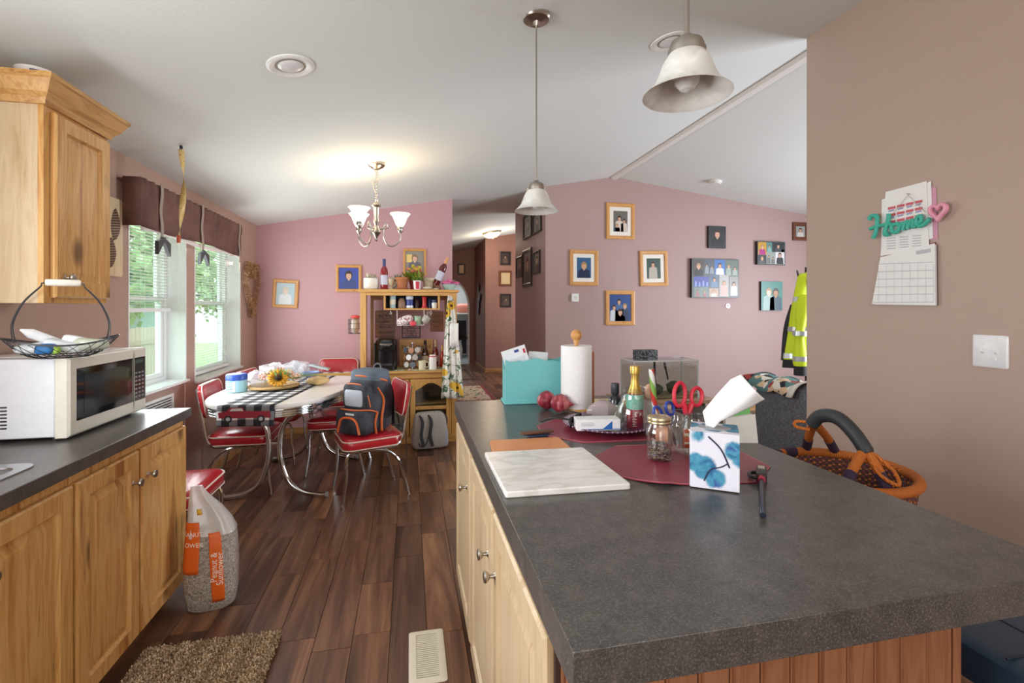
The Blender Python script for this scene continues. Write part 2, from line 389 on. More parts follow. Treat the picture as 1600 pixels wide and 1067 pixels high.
# windows: frame, sashes, glass, blinds of single slats
M_glass = glassy('f4fffa', .08); M_vinyl = mat('e9eae8', .35); M_slat = mat('d9d6cc', .45, name='slat')
def window(nm, W, blind_bottom):
    y0, y1, z0, z1 = W; xo = XL-TH+.02
    e = bpy.data.objects.new(nm, None); COL.objects.link(e); e['kind'] = 'structure'; e.location = (XL-.10, y0, z0)
    o = (XL-.10, y0, z0); L = lambda mb: mb.xf(Matrix.Translation((-o[0], -o[1], -o[2])))
    f = .045; q = MB()
    q.box(xo, y0, z0, xo+.06, y0+f, z1).box(xo, y1-f, z0, xo+.06, y1, z1).box(xo, y0+f, z0, xo+.06, y1-f, z0+f).box(xo, y0+f, z1-f, xo+.06, y1-f, z1)
    part('window_frame', L(q), M_vinyl, e, bev=.003)
    zm = (z0+z1)/2-.02
    for (a, b, dx) in ((z0+f, zm+.02, .03), (zm-.02, z1-f, .005)):
        s_ = MB(); g_ = .032; x0 = xo+dx; x1 = x0+.022; ya, yb = y0+f, y1-f
        s_.box(x0, ya, a, x1, ya+g_, b).box(x0, yb-g_, a, x1, yb, b).box(x0, ya+g_, a, x1, yb-g_, a+g_).box(x0, ya+g_, b-g_, x1, yb-g_, b)
        so = part('sash', L(s_), M_vinyl, e, bev=.002)
        part('pane', L(MB().box(x0+.009, ya+g_, a+g_, x0+.013, yb-g_, b-g_)), M_glass, so)
    q = MB(); t = .012   # white reveal lining and sill
    q.box(xo+.06, y0, z0, XL+.004, y0+t, z1).box(xo+.06, y1-t, z0, XL+.004, y1, z1).box(xo+.06, y0+t, z1-t, XL+.004, y1-t, z1)
    part('reveal', L(q), M_vinyl, e)
    part('window_sill', L(MB().box(xo+.06, y0-.0, z0, XL+.03, y1, z0+.018)), M_vinyl, e, bev=.003)
    # blind
    xb = XL-.10; ya, yb = y0+.03, y1-.03
    part('blind_rail', L(MB().box(xb-.018, ya, z1-.05, xb+.018, yb, z1-.014)), M_slat, e, bev=.002)
    sl = MB(); sl.grid(lambda u, v: ((u-.5)*.024, ya-y0+v*(yb-ya), .0025*(1-(2*u-1)**2)+(u-.5)*.004), 4, 1); me = sl.mesh('slat', M_slat)
    z = z1-.065
    while z > blind_bottom+.02:
        part('slat', me, None, e, loc=(xb-o[0], 0, z-o[2])); z -= .0215
    part('blind_bottom_rail', L(MB().box(xb-.016, ya, blind_bottom-.012, xb+.016, yb, blind_bottom+.014)), M_vinyl, e, bev=.003)
    cd = MB()
    for yy in (ya+.1, yb-.1, (ya+yb)/2): cd.box(xb-.0125, yy, blind_bottom, xb-.0115, yy+.002, z1-.05).box(xb+.0115, yy, blind_bottom, xb+.0125, yy+.002, z1-.05)
    part('ladder_cord', L(cd), M_vinyl, e)
    return e
we = window('window_1', W1, 1.36); window('window_2', W2, .84)
q = MB().tube([(XL-.02, 3.86, 2.0), (XL-.02, 3.86, 1.4), (XL+.015, 3.88, .8), (XL+.02, 3.86, .45)], .0022, 5); solo('blind_cord', q, mat('e8e4dc', .6), 'thin white blind pull cord hanging beside the raised blind', 'cord', rz=0)
# low white louvre grille below window 1
t = thing('wall_vent', 'small white louvred vent on the wall under the raised blind', 'vent', (XL+.001, 3.52, .60))
q = MB(); q.box(0, -.2, 0, .012, .2, .02).box(0, -.2, .17, .012, .2, .19).box(0, -.2, .02, .012, -.18, .17).box(0, .18, .02, .012, .2, .17); part('frame', q, M_vinyl, t, bev=.002)
part('backing', MB().box(0, -.18, .02, .002, .18, .17), mat('55504c', .8), t)
lv = MB().box(.002, -.18, 0, .011, .18, .007).mesh('louvre', M_vinyl)
for i in range(8): part('louvre', lv, None, t, loc=(0, 0, .028+i*.018))
# ============================================================ OUTSIDE
struct('ground', MB().box(-30, -10, -.9, -1.8, 30, -.6), mat('8fa070', .9, bump=.3, bscale=8))
def tree(loc, h, r, label, seed):
    random.seed(seed); t = thing('tree', label, 'tree', loc)
    q = MB(); q.tube([(0,0,0), (.05,.02,h*.3), (0,.08,h*.6), (.05,0,h*.85)], [.14,.11,.08,.03], 8)
    for i in range(7):
        a = random.uniform(0, 6.3); z = h*random.uniform(.35, .75); q.tube([(0,.03,z), (r*.5*cos(a), r*.5*sin(a), z+r*.3), (r*.8*cos(a), r*.8*sin(a), z+r*.5)], [.05,.03,.012], 6)
    part('trunk', q, mat('6a5644', .9), t)
    lf = MB()
    for i in range(3800):
        a = random.uniform(0, 6.3); b = random.uniform(-1, 1); rad = r*random.uniform(.45, 1.0); s2 = sqrt(1-b*b)
        c = Vector((rad*s2*cos(a), rad*s2*sin(a), h*.72+b*rad*.85)); d = Vector((random.uniform(-1,1), random.uniform(-1,1), random.uniform(-1,1))).normalized(); e = d.orthogonal().normalized(); z = random.uniform(.06, .12)
        lf.add([c-d*z, c+e*z*.5, c+d*z, c-e*z*.5], [(0,1,2,3)])
    part('foliage', lf, M_leaf, t, kind='stuff'); random.seed(7)
k = NT('leaf', .6); ge = k.n('NewGeometry'); M_leaf = k.out(k.ramp(ge.outputs['Random Per Island'], [(0, (110, 146, 84)), (.5, (150, 184, 120)), (1, (190, 214, 160))]))
tree((-4.6, 8.2, -.6), 4.0, 1.5, 'leafy green tree seen through the left window blind', 3)
tree((-5.0, 14.5, -.6), 4.2, 1.7, 'leafy green tree seen through the slats of the farther window', 4)
t = thing('wooden_fence', 'pale board fence in the yard outside the left window', 'fence', (-5.5, 5, -.6))
bd = MB().box(-.01, -.07, 0, .01, .07, 1.55).mesh('board', mat('b8a894', .8))
for i in range(60): part('board', bd, None, t, loc=(0, i*.15, random.uniform(-.01, .01)))
part('rail', MB().box(.01, -.1, .3, .05, 9, .38).box(.01, -.1, 1.2, .05, 9, 1.28), mat('a89884', .8), t)
t = thing('neighbouring_house', 'grey green outbuilding with a low roof beyond the yard', 'building', (-9, 12, -.6))
part('wall', MB().box(-2, -3, 0, 2, 5, 2.5), mat('8fa39c', .8), t); part('roof', MB().prism([(-2.4, 2.45), (2.4, 2.45), (0, 3.5)], -3.3, 5.3, 'y'), mat('6d7674', .8), t); part('window', MB().box(2, 0, 1, 2.03, 1, 2), mat('dfe8ea', .3), t)
# ============================================================ LEFT KITCHEN RUN
def door_mb(y0, y1, z0, z1, xb, d, st=.06):
    "raised-panel door in the yz plane; front at xb+d (d may be negative)"
    q = MB(); xf = xb+d; e = .012*(1 if d > 0 else -1)
    A = lambda ya, za, yb, zb, x: [(x, ya, za), (x, yb, za), (x, yb, zb), (x, ya, zb)]
    rings = [A(y0, z0, y1, z1, xb), A(y0, z0, y1, z1, xf-e*.5), A(y0+.006, z0+.006, y1-.006, z1-.006, xf),
             A(y0+st, z0+st, y1-st, z1-st, xf), A(y0+st+.008, z0+st+.008, y1-st-.008, z1-st-.008, xf-e),
             A(y0+st+.012, z0+st+.012, y1-st-.012, z1-st-.012, xf-e), A(y0+st+.04, z0+st+.04, y1-st-.04, z1-st-.04, xf-e*.2),
             A(y0+st+.043, z0+st+.043, y1-st-.043, z1-st-.043, xf-e*.2)]
    q.layers(rings); return q
def knob(x, y, z, s, parent):
    q = MB().lathe([(.010, 0), (.006, .004*1), (.005, .014), (.011, .019), (.016, .026), (.014, .031), (.004, .033), (.0, .033)], (0,0,0), 16, 0, 'x')
    if s < 0: q.v = [(-a, b, c) for a, b, c in q.v]; q.f = [f[::-1] for f in q.f]
    part('knob', q, M_nickel, parent, 'brushed nickel knob', loc=(x, y, z))
def base_unit(name_label, y0, y1, doors, xb, xf, sgn, mats, ends):
    "doors: (y0,y1,knob_y); body from xb (wall side) to xf (front)"
    t = thing('base_cabinet', name_label, 'cabinet', ((xb+xf)/2, (y0+y1)/2, 0)); o = Vector(t.location)
    L = lambda mb: mb.xf(Matrix.Translation(-o))
    q = MB(); q.box(xb, y0, .07, xf-sgn*.02, y1, .848).box(xb, y0+.01, 0, xf-sgn*.06, y1-.01, .07)
    part('body', L(q), mats[1], t)
    fr = MB(); a, b = xf-sgn*.02, xf
    fr.box(a, y0, .07, b, y1, .10).box(a, y0, .80, b, y1, .848)
    edges = [y0]+[(doors[i][1]+doors[i+1][0])/2 for i in range(len(doors)-1)]+[y1]
    for i, yy in enumerate(edges):
        c0, c1 = (yy, yy+.03) if i == 0 else ((yy-.03, yy) if i == len(edges)-1 else (yy-.02, yy+.02)); fr.box(a, c0, .10, b, c1, .80)
    part('face_frame', L(fr), mats[0], t)
    for (a, b, ky) in doors:
        z0, z1 = .085, .815
        d = door_mb(a, b, z0, z1, 0, .02*sgn); d.xf(Matrix.Translation((xf+sgn*.001, 0, 0))); ob = part('door', L(d), mats[0], t, sharp=20)
        knob(xf+sgn*.021-o.x, ky-o.y, .70-o.z-(.04 if sgn < 0 else 0), sgn, ob)
    return t
base_unit('honey hickory base cabinet with two doors under the microwave', 1.795, 2.585, [(1.80, 2.165, 2.12), (2.182, 2.572, 2.225)], XL+.01, -1.065, 1, (M_hick, M_hick), 0)
base_unit('honey hickory base cabinet under the steel sink', 1.0, 1.79, [(1.005, 1.39, 1.34), (1.41, 1.785, 1.45)], XL+.01, -1.065, 1, (M_hick, M_hick), 0)
solo('countertop', MB().box(XL+.002, .6, .85, -1.035, 2.607, .893), M_lam, 'dark grey laminate countertop of the left kitchen run under the microwave', 'countertop', bev=.003)
t = thing('sink', 'stainless steel sink set in the left counter', 'sink', (-1.30, 1.45, .893))
q = MB(); ri = [rr(.36, .64, .05), rr(.36, .64, .05), rr(.30, .56, .04), rr(.28, .54, .04), rr(.24, .5, .04)]; zz = [0, .004, .004, -.01, -.035]
q.layers([[(p[0], p[1], z) for p in r] for r, z in zip(ri, zz)], cap=False); q.add([(p[0], p[1], -.035) for p in ri[-1]], [tuple(range(len(ri[-1])))]); part('basin', q, mat('c4c6c8', .25, 1), t)
part('drain', MB().cyl((0, 0, -.0345), .03, .003, 16), mat('8a8c8e', .2, 1), t)
# upper cabinet
ux, uy0, uy1, uz0, uz1 = -1.272, 2.015, 2.375, 1.395, 2.12
t = thing('wall_cabinet', 'knotty hickory wall cabinet with crown moulding above the microwave', 'cabinet', (XL+.002, uy0, uz0)); o = Vector(t.location); L = lambda mb: mb.xf(Matrix.Translation(-o))
part('body', L(MB().box(XL+.002, uy0, uz0, ux-.018, uy1, uz1)), M_pale, t, 'pale hickory side panel')
fr = MB(); fr.box(ux-.018, uy0, uz0, ux, uy0+.03, uz1).box(ux-.018, uy1-.03, uz0, ux, uy1, uz1).box(ux-.018, uy0+.03, uz0, ux, uy1-.03, uz0+.035).box(ux-.018, uy0+.03, uz1-.04, ux, uy1-.03, uz1); part('face_frame', L(fr), M_hick, t)
ob = part('door', L(door_mb(uy0+.03, uy1-.008, uz0+.02, uz1-.035, ux+.001, .02, .055)), M_hick, t, sharp=20)
knob(ux+.021-o.x, uy0+.075-o.y, .095, 1, ob)
cr = [(0, 0), (.012, 0), (.02, .02), (.035, .035), (.055, .075), (.062, .08), (.062, .095), (0, .095)]
q = MB(); rings = []
for (dx, dz) in cr:
    X = ux+dx; Y0 = uy0-dx; Y1 = uy1+dx; rings.append([(XL+.002, Y0, uz1-.02+dz), (X, Y0, uz1-.02+dz), (X, Y1, uz1-.02+dz), (XL+.002, Y1, uz1-.02+dz)])
q.layers(rings); part('crown_moulding', L(q), M_hickH, t, sharp=12)
# bowl and small things on the wall cabinet
zt = uz1+.0755
q = MB().lathe([(.0, .0), (.03, .0), (.034, .004), (.055, .03), (.06, .045), (.057, .045), (.05, .03), (.03, .008), (0, .008)], (0,0,0), 24)
t = thing('bowl', 'small white enamel bowl with blue lettering on top of the wall cabinet', 'bowl', (-1.335, 2.08, zt)); part('shell', q, M_white, t)
q = MB().tube([(.056*cos(a), .056*sin(a), .032) for a in [R(-75+i*4) for i in range(7)]], .0035, 4); part('lettering', q, mat('3a4a8a', .5), t, 'blue lettering')
solo('jar_lid', MB().lathe([(0,0), (.03,0), (.03,.012), (.026,.016), (0,.016)], (0,0,0), 16), mat('4a3a34', .4), 'small dark lid lying on top of the wall cabinet behind the bowl', 'lid', (-1.31, 2.30, zt))
# wooden board on the left wall
t = thing('wall_plaque', 'pale wooden plaque with carved dark feathers on the wall between cabinet and window', 'plaque', (XL+.002, 2.96, 1.55))
q = MB().prism(rr(.30, .43, .02, 3, 0, .215), 0, .014, 'x'); part('board', q, wood_mat((226, 208, 170), (212, 190, 150), (190, 164, 120), False), t)
q = MB()
for (zc, h, yy) in ((.12, .16, .03), (.28, .17, .07)):
    for i in range(12):
        u0, u1 = i/12, (i+.82)/12; f_ = lambda u: .052*sin(pi*min(1, u*.9+.08))**.8; z0_, z1_ = zc-h/2+h*u0, zc-h/2+h*u1
        q.prism([(yy-f_(u0)*.6, z0_), (yy+f_(u0), z0_+.012), (yy+f_(u1), z1_+.012), (yy-f_(u1)*.6, z1_)], .0141, .017, 'x')
part('feather', q, mat('5b3d2c', .6), t, 'dark brown carved feathers')
# ============================================================ MICROWAVE
mx0, mx1, my0, my1, mz0, mz1 = -1.575, -1.215, 2.05, 2.57, .907, 1.193
t = thing('microwave', 'white countertop microwave oven with a black glass door', 'microwave', (mx0, my0, .893)); o = Vector(t.location); L = lambda mb: mb.xf(Matrix.Translation(-o))
q = MB().box(mx0, my0, mz0, mx1-.045, my1, mz1); part('body', L(q), mat('eceef4', .3, coat=.3), t, bev=.005)
dy = my1-.105
fw = mat('e4e0d2', .35)
def window_panel(y0, y1, inset, x0, x1):
    q = MB(); A = lambda a, b, c, d, x: [(x, a, c), (x, b, c), (x, b, d), (x, a, d)]
    q.layers([A(y0, y1, mz0-.004, mz1, x0), A(y0, y1, mz0-.004, mz1, x1-.008), A(y0+.008, y1-(.002), mz0+.004, mz1-.006, x1), A(y0+inset, y1-.002, mz0+.048, mz1-.042, x1)], cap=False)
    q.add(A(y0, y1, mz0-.004, mz1, x0), [(3,2,1,0)]); return q
d = part('door', L(window_panel(my0, dy, .04, mx1-.044, mx1)), fw, t, 'cream door frame')
part('glass', L(MB().box(mx1-.012, my0+.04, mz0+.048, mx1-.002, dy-.002, mz1-.042)), mat('0a0b0c', .06, spec=.8), d, 'black glass')
part('mesh_screen', L(MB().box(mx1-.0019, my0+.085, mz0+.072, mx1-.0012, dy-.05, mz1-.068)), mat('1d1c1c', .1, spec=.7), d)
cp = part('control_panel', L(window_panel(dy+.002, my1, .004, mx1-.044, mx1)), fw, t)
part('keypad', L(MB().box(mx1-.012, dy+.006, mz0+.048, mx1-.002, my1-.002, mz1-.042)), mat('1b1c20', .12), cp, 'black keypad')
q = MB()
for r_ in range(7):
    for c_ in range(3): q.box(mx1-.002, dy+.02+c_*.027, mz0+.062+r_*.018, mx1-.001, dy+.036+c_*.027, mz0+.07+r_*.018)
part('buttons', L(q), mat('8c9096', .4), cp, 'small grey key marks')
q = MB().box(mx1-.002, dy+.02, mz1-.068, mx1-.001, my1-.02, mz1-.052); part('display', L(q), mat('3f5a4c', .2), cp)
vents = MB()
for c_ in range(2):
    for r_ in range(7): vents.layers([[(mx1-.20-c_*.032+p[0], my0-y_, mz0+.04+r_*.0125+p[1]) for p in rr(.022, .006, .003, 3)] for y_ in (-.001, .0006)])
part('vent_slots', L(vents), mat('38383a', .6), t, 'dark side vent slots')
for (a, b) in ((mx0+.03, my0+.03), (mx1-.06, my0+.03), (mx0+.03, my1-.03), (mx1-.06, my1-.03)): part('foot', L(MB().cyl((a, b, .8932), .014, .016, 12)), M_black, t)
# paper sheets, wire basket
q = MB().prism([(-.13, -.16), (.10, -.17), (.12, .15), (-.1, .2)], 0, .0015); solo('paper_sheet', q, mat('f2f0ee', .7), 'sheet of white paper lying on the microwave under the wire basket', 'paper', (-1.40, 2.30, mz1+.0005), .2)
bc = Vector((-1.245, 2.07, mz1+.003)); t = thing('wire_basket', 'oval wire basket with a white wooden grip on top of the microwave', 'basket', bc, R(31)); t.scale = (.78, .78, 1); M_wire = mat('5b5d62', .35, .8)
a_, b_ = .205, .125; rim = lambda a, s=1, z=None: (a_*s*cos(a), b_*s*sin(a), .048+.028*cos(a)**2 if z is None else z)
part('rim', MB().tube([rim(2*pi*i/40) for i in range(40)], .0032, 6, True), M_wire, t)
q = MB(); nw = 18
for i in range(nw):
    for sg_ in (1, -1):
        pts = []
        for j in range(7):
            u = j/6; a = 2*pi*i/nw+sg_*u*.45; s_ = .45+.55*u**.8; r_ = rim(a)
            pts.append((a_*s_*cos(a), b_*s_*sin(a), .002+(r_[2]-.002)*u**1.3))
        q.tube(pts, .0013, 4)
for s_, z in ((.45, .002), (.7, .018)): q.tube([(a_*s_*cos(2*pi*i/32), b_*s_*sin(2*pi*i/32), z) for i in range(32)], .0018, 4, True)
part('wire_mesh', q, M_wire, t)
lean = lambda P_: [(p[0], p[1]-max(0, p[2]-.06)*.42, .06+(p[2]-.06)*.93) if p[2] > .06 else p for p in P_]
for sg_ in (-.022, .022):
    pts = [(-.16, sg_*3, .06), (-.165, sg_*2.4, .13), (-.13, sg_*1.6, .21), (-.075, sg_*.6, .27), (-.06, 0, .285)]
    pts += [(-p[0], p[1], p[2]) for p in pts[::-1]]
    part('handle_wire', MB().tube(smooth(lean(pts), 5), .0026, 6), M_wire, t)
part('grip', MB().lathe([(.009, -.06), (.012, -.055), (.0125, 0), (.012, .055), (.009, .06)], lean([(0, 0, .287)])[0], 12, 0, 'x'), mat('efe9dc', .5), t, 'white wooden grip')
def zt2(x): return .02
def blobthing(name, label, cat, loc, sz, col, rz=0, e=.6, rot=None, group=None, rough=.5, fn=None, mt=None):
    q = MB().blob((0,0,0), sz, e, e, 10, 18, fn=fn); return solo(name, q, mt or mat(col, rough), label, cat, loc, rz, group, rot=rot)
def crum(s, am=.1):
    rg = random.Random(s); ph = [rg.uniform(0, 6) for _ in range(6)]
    def f(x, y, z):
        d = 1+am*(sin(ph[0]+x*70)+sin(ph[1]+y*60+x*30)+sin(ph[2]+z*80-y*30))*.5; return (x*d, y*d, z*d)
    return f
Mb = Matrix.Translation(bc) @ Matrix.Rotation(R(31), 4, 'Z') @ Matrix.Diagonal((.72, .72, 1, 1))
bp = lambda x, y, z: tuple(Mb @ Vector((x, y, z)))
o = solo('tube_of_cream', MB().lathe([(.008, 0), (.008, .018), (.014, .022), (.016, .06), (.017, .13), (.003, .16)], (0,0,0), 14, sy=.6), mat('eef0f2', .3), 'long white squeeze tube sticking up out of the wire basket', 'tube', rot=(0, R(-62), R(31)+.1)); o.location = bp(.04, .03, .03)
o = blobthing('blister_pack', 'white rounded packet standing behind in the wire basket', 'packet', bp(.08, .01, .05), (.065, .024, .02), 'f2f3f5', rot=(0, R(18), R(31)), e=.5)
o = blobthing('blister_pack', 'white rounded packet in the middle of the wire basket', 'packet', bp(.0, -.02, .045), (.055, .025, .018), 'e6edf0', rot=(.2, R(15), R(31)), e=.5)
o = blobthing('blue_tub', 'bright blue round tub in the wire basket', 'cap', bp(-.06, -.05, .035), (.03, .03, .02), '2f78b8', e=.7)
o = blobthing('green_wrapper', 'small lime green wrapper in the wire basket', 'wrapper', bp(-.03, -.07, .03), (.014, .012, .016), 'a4c83c')
o = blobthing('crumpled_bag', 'crumpled clear plastic bag on the left of the wire basket', 'bag', bp(-.11, .0, .035), (.045, .04, .022), 'dfe6ea', e=.8, fn=crum(2, .18), rough=.2)
o = blobthing('crumpled_bag', 'crumpled patterned plastic bag on the right of the wire basket', 'bag', bp(.11, -.03, .045), (.05, .035, .025), 'c6cdbc', e=.8, fn=crum(5, .2), rough=.25)
# outlet with plug behind the microwave
t = thing('wall_outlet', 'white wall outlet with a dark plug above the counter at the left edge', 'outlet', (XL+.002, 1.92, 1.18)); part('plate', MB().box(0, -.035, -.058, .006, .035, .058), M_white, t, bev=.002); part('plug', MB().box(.006, -.015, -.012, .036, .015, .02), M_black, t, 'dark plug', bev=.004)
# ============================================================ ISLAND
ix0, ix1, iy0, iy1 = .218, 1.178, .622, 2.40
base_unit('pale hickory island base cabinet with two doors at the near end', .775, 1.815, [(.79, 1.305, 1.268), (1.325, 1.80, 1.386)], .86, .245, -1, (M_pale, M_pale), 0)
base_unit('pale hickory island base cabinet with one door at the far end', 1.825, 2.385, [(1.84, 2.365, 1.918)], .86, .245, -1, (M_pale, M_pale), 0)
q = MB(); ol = [(ix0, iy0), (ix1-.04, iy0), (ix1, iy0+.04), (ix1, iy1), (ix0, iy1)]
q.prism(ol, .85, .91); solo('island_countertop', q, M_lam, 'large dark grey laminate island countertop in the foreground', 'countertop', bev=.0015)
t = thing('island_end_panel', 'reddish brown beadboard panelling under the near end of the island', 'panelling', (.235, .765, 0)); M_bead = wood_mat((170, 116, 82), (150, 98, 66), (112, 70, 46), False)
part('backing', MB().box(.001, -.004, 0, .832, .008, .8498), mat('3a2418', .7), t); bw = .0625
bm = MB().layers([[(0.003, 0, .0), (bw-.003, 0, 0), (bw-.003, 0, .849), (.003, 0, .849)], [(0.003, -.006, .0), (bw-.003, -.006, 0), (bw-.003, -.006, .849), (.003, -.006, .849)], [(0.007, -.011, .0), (bw-.007, -.011, 0), (bw-.007, -.011, .849), (.007, -.011, .849)]])
pl = bm.mesh('plank', M_bead); bead = MB().layers([[(x_, y_, z_) for x_, y_ in ((-.002, -.001), (.002, -.001), (.002, -.008), (-.002, -.008))] for z_ in (0, .849)]).mesh('bead', M_bead)
for i in range(13): part('plank', pl, None, t, loc=(.012+i*bw, -.003, 0)); part('bead', bead, None, t, loc=(.012+i*bw, -.003, 0))
part('corner_trim', MB().box(.822, -.016, 0, .842, .01, .849), M_bead, t, bev=.002)
# back panel of the island toward the stools, and its interior so it is not hollow
solo('island_back_panel', MB().box(.865, .775, 0, 1.068, 2.385, .849), M_bead, 'brown panelled back of the island facing the partition', 'panelling', bev=.002)
# floor register
t = thing('floor_register', 'cream metal floor register set in the plank floor by the island', 'vent', (.068, 1.93, 0))
q = MB(); O = rr(.142, .295, .012, 3); I2 = rr(.132, .285, .01, 3); I3 = rr(.085, .24, .004, 3)
q.layers([[(p[0], p[1], 0) for p in O], [(p[0], p[1], .003) for p in O], [(p[0], p[1], .006) for p in I2], [(p[0], p[1], .006) for p in I3], [(p[0], p[1], .001) for p in I3]], cap=False)
part('frame', q, mat('e6dfcc', .4), t); part('duct', MB().box(-.043, -.121, .0002, .043, .121, .001), mat('2a2622', .8), t)
sl = MB().box(-.042, -.0028, .001, .042, .0028, .005).mesh('slat', mat('e6dfcc', .4))
for i in range(22): part('slat', sl, None, t, loc=(0, -.111+i*.0106, 0))
# shag rug
k = NT('shag', .9); ge = k.n('NewGeometry'); v = k.coord('Object', (1, 1, 1)); st = k.n('TexWave'); st.inputs['Scale'].default_value = 3.3; st.inputs['Distortion'].default_value = 3; k.l(v, st.inputs['Vector'])
c = k.ramp(ge.outputs['Random Per Island'], [(0, (132, 100, 74)), (.35, (186, 158, 124)), (.7, (222, 198, 164)), (1, (240, 222, 194))]); M_shag = k.out(k.mix(k.math('MULTIPLY', st.outputs['Fac'], .4), c, (128, 98, 70)))
t = thing('shag_rug', 'beige and brown shag rug on the floor along the left cabinets', 'rug', (-.775, 1.53, 0))
part('backing', MB().box(-.245, -.64, 0.0, .245, .64, .008), mat('8a6e50', .9), t)
q = MB(); rg = random.Random(5)
for i in range(26000):
    x = rg.uniform(-.25, .25); y = rg.uniform(-.1, .65)+0 if i > 2500 else rg.uniform(-.65, -.1); a = rg.uniform(0, 6.3); h = rg.uniform(.014, .028); l = rg.uniform(.006, .017); wv = .0026
    dx, dy = cos(a), sin(a); px_, py_ = -dy*wv, dx*wv
    q.add([(x-px_, y-py_, .006), (x+px_, y+py_, .006), (x+dx*l*.5+px_, y+dy*l*.5+py_, h), (x+dx*l*.5-px_, y+dy*l*.5-py_, h), (x+dx*l, y+dy*l, h*.75)], [(0,1,2,3), (3,2,4)])
part('pile', q, M_shag, t, kind='stuff')
# ============================================================ VALANCE, STRIP, WREATH
vx, vy0, vy1, vz0, vz1 = XL+.12, 3.08, 4.72, 1.84, 2.115
t = thing('valance', 'brown gathered fabric valance over both left windows', 'valance', (XL, vy0, vz0)); o = Vector(t.location); L = lambda mb: mb.xf(Matrix.Translation(-o))
k = NT('brown_cloth', .8); v = k.coord('Object', (1, 1, 1)); k.bump(k.noise(v, 220, 2), .3, .002); M_val = k.out(k.ramp(k.noise(v, 6, 3), [(.3, (92, 62, 54)), (.7, (122, 86, 76))]))
n = 150; rings = []
for j in range(9):
    z = vz0+(vz1-vz0)*j/8; am = .004+.004*(1 if j > 5 else .3); sag = 0
    ring = [(XL+.03, vy0, z), (XL+.08, vy0-.002, z), (vx, vy0, z)]
    for i in range(1, n):
        y = vy0+(vy1-vy0)*i/n; ring.append((vx+am*sin(y*(75 if j > 5 else 22)+.4*sin(y*9))+(.006 if j in (6, 7) else 0), y, z+(.008*sin(y*5.1) if j == 0 else 0)))
    ring += [(vx, vy1, z), (XL+.03, vy1, z)]; rings.append(ring)
q = MB(); m_ = len(rings[0]); q.v = [p for r_ in rings for p in r_]; q.f = [(j*m_+i, j*m_+i+1, (j+1)*m_+i+1, (j+1)*m_+i) for j in range(8) for i in range(m_-1)]; q.m = [0]*len(q.f)
part('fabric', L(q), M_val, t, solid=.004, sharp=180)
part('top_board', L(MB().box(XL+.001, vy0+.004, vz1-.02, vx-.008, vy1-.004, vz1-.008)), M_val, t)
part('lining', L(MB().grid(lambda u, v: (vx-.006, vy0+.01+u*(vy1-vy0-.02), vz0-.022+.01*sin(u*9)+v*.03), 30, 1)), mat('e6dcd6', .8), t, 'pale lining below the hem', solid=.002)
M_lace = mat('a8968a', .8, bump=.5, bscale=400); M_bow = mat('47484a', .6, bump=.2)
for i, (px, yb_) in enumerate(((252, 374), (316, 391), (374, 398))):
    P0 = onX(px, 300, vx+.012); y = P0.y; zb = [1.79, 1.78, 1.775][i]
    part('tie_strip', L(MB().grid(lambda u, v: (vx+.014+.004*sin(v*9), y-.016+u*.032, zb+v*(vz1-zb+.005)), 1, 14)), M_lace, t, solid=.003)
    if i < 2:
        q = MB()
        for s_ in (1, -1):
            q.layers([[(vx+.02+dx, y+s_*(.005+a*.07), zb-.005-a*.055+dz) for dx, dz in ((-.008, -.012-a*.025), (.012, -.012-a*.025), (.012, .012+a*.03), (-.008, .012+a*.03))] for a in (0, .25, .6, 1)])
        q.blob((vx+.02, y, zb), (.014, .016, .014))
        part('bow', L(q), M_bow, t, 'dark grey ribbon bow', sharp=20)
    else: part('tassel', L(MB().tube([(vx+.014, y, zb), (vx+.014, y+.01, zb-.05), (vx+.014, y-.01, zb-.09)], .004, 5)), M_lace, t)
P = onX(371, 413, XL+.06); solo('curtain_holdback', MB().lathe([(0,0), (.03,0), (.036,.01), (.03,.02), (.012,.03), (.012,.055)], (0,0,0), 18, 0, 'x'), M_white, 'white round curtain knob on the wall at the right end of the valance', 'holdback', (XL+.002, P.y-.1, P.z))
P = onC(283, 227)
t = thing('fly_strip', 'yellow sticky fly strip hanging from the ceiling before the valance', 'fly strip', P+Vector((0,0,-.004)), rot=(0, 0, .3))
k = NT('flypaper', .3); v = k.coord('Object'); M_fly = k.out(k.mix(k.ramp(k.noise(v, 160, 2), [(.62, '000000'), (.68, 'ffffff')]), k.ramp(k.noise(v, 12, 2), [(.3, (206, 170, 96)), (.7, (232, 206, 140))]), '3a2a1a'))
part('pin', MB().blob((0,0,-.008), (.008,.008,.010)), M_black, t)
part('ribbon', MB().grid(lambda u, v: ((u-.5)*.03*cos(v*5.2)+.012*sin(v*4), (u-.5)*.03*sin(v*5.2), -.02-v*.5), 2, 40), M_fly, t, solid=.001)
part('cartridge', MB().cyl((-.012, 0, -.56), .010, .045, 12), mat('c0522c', .4), t, 'red cardboard tube')
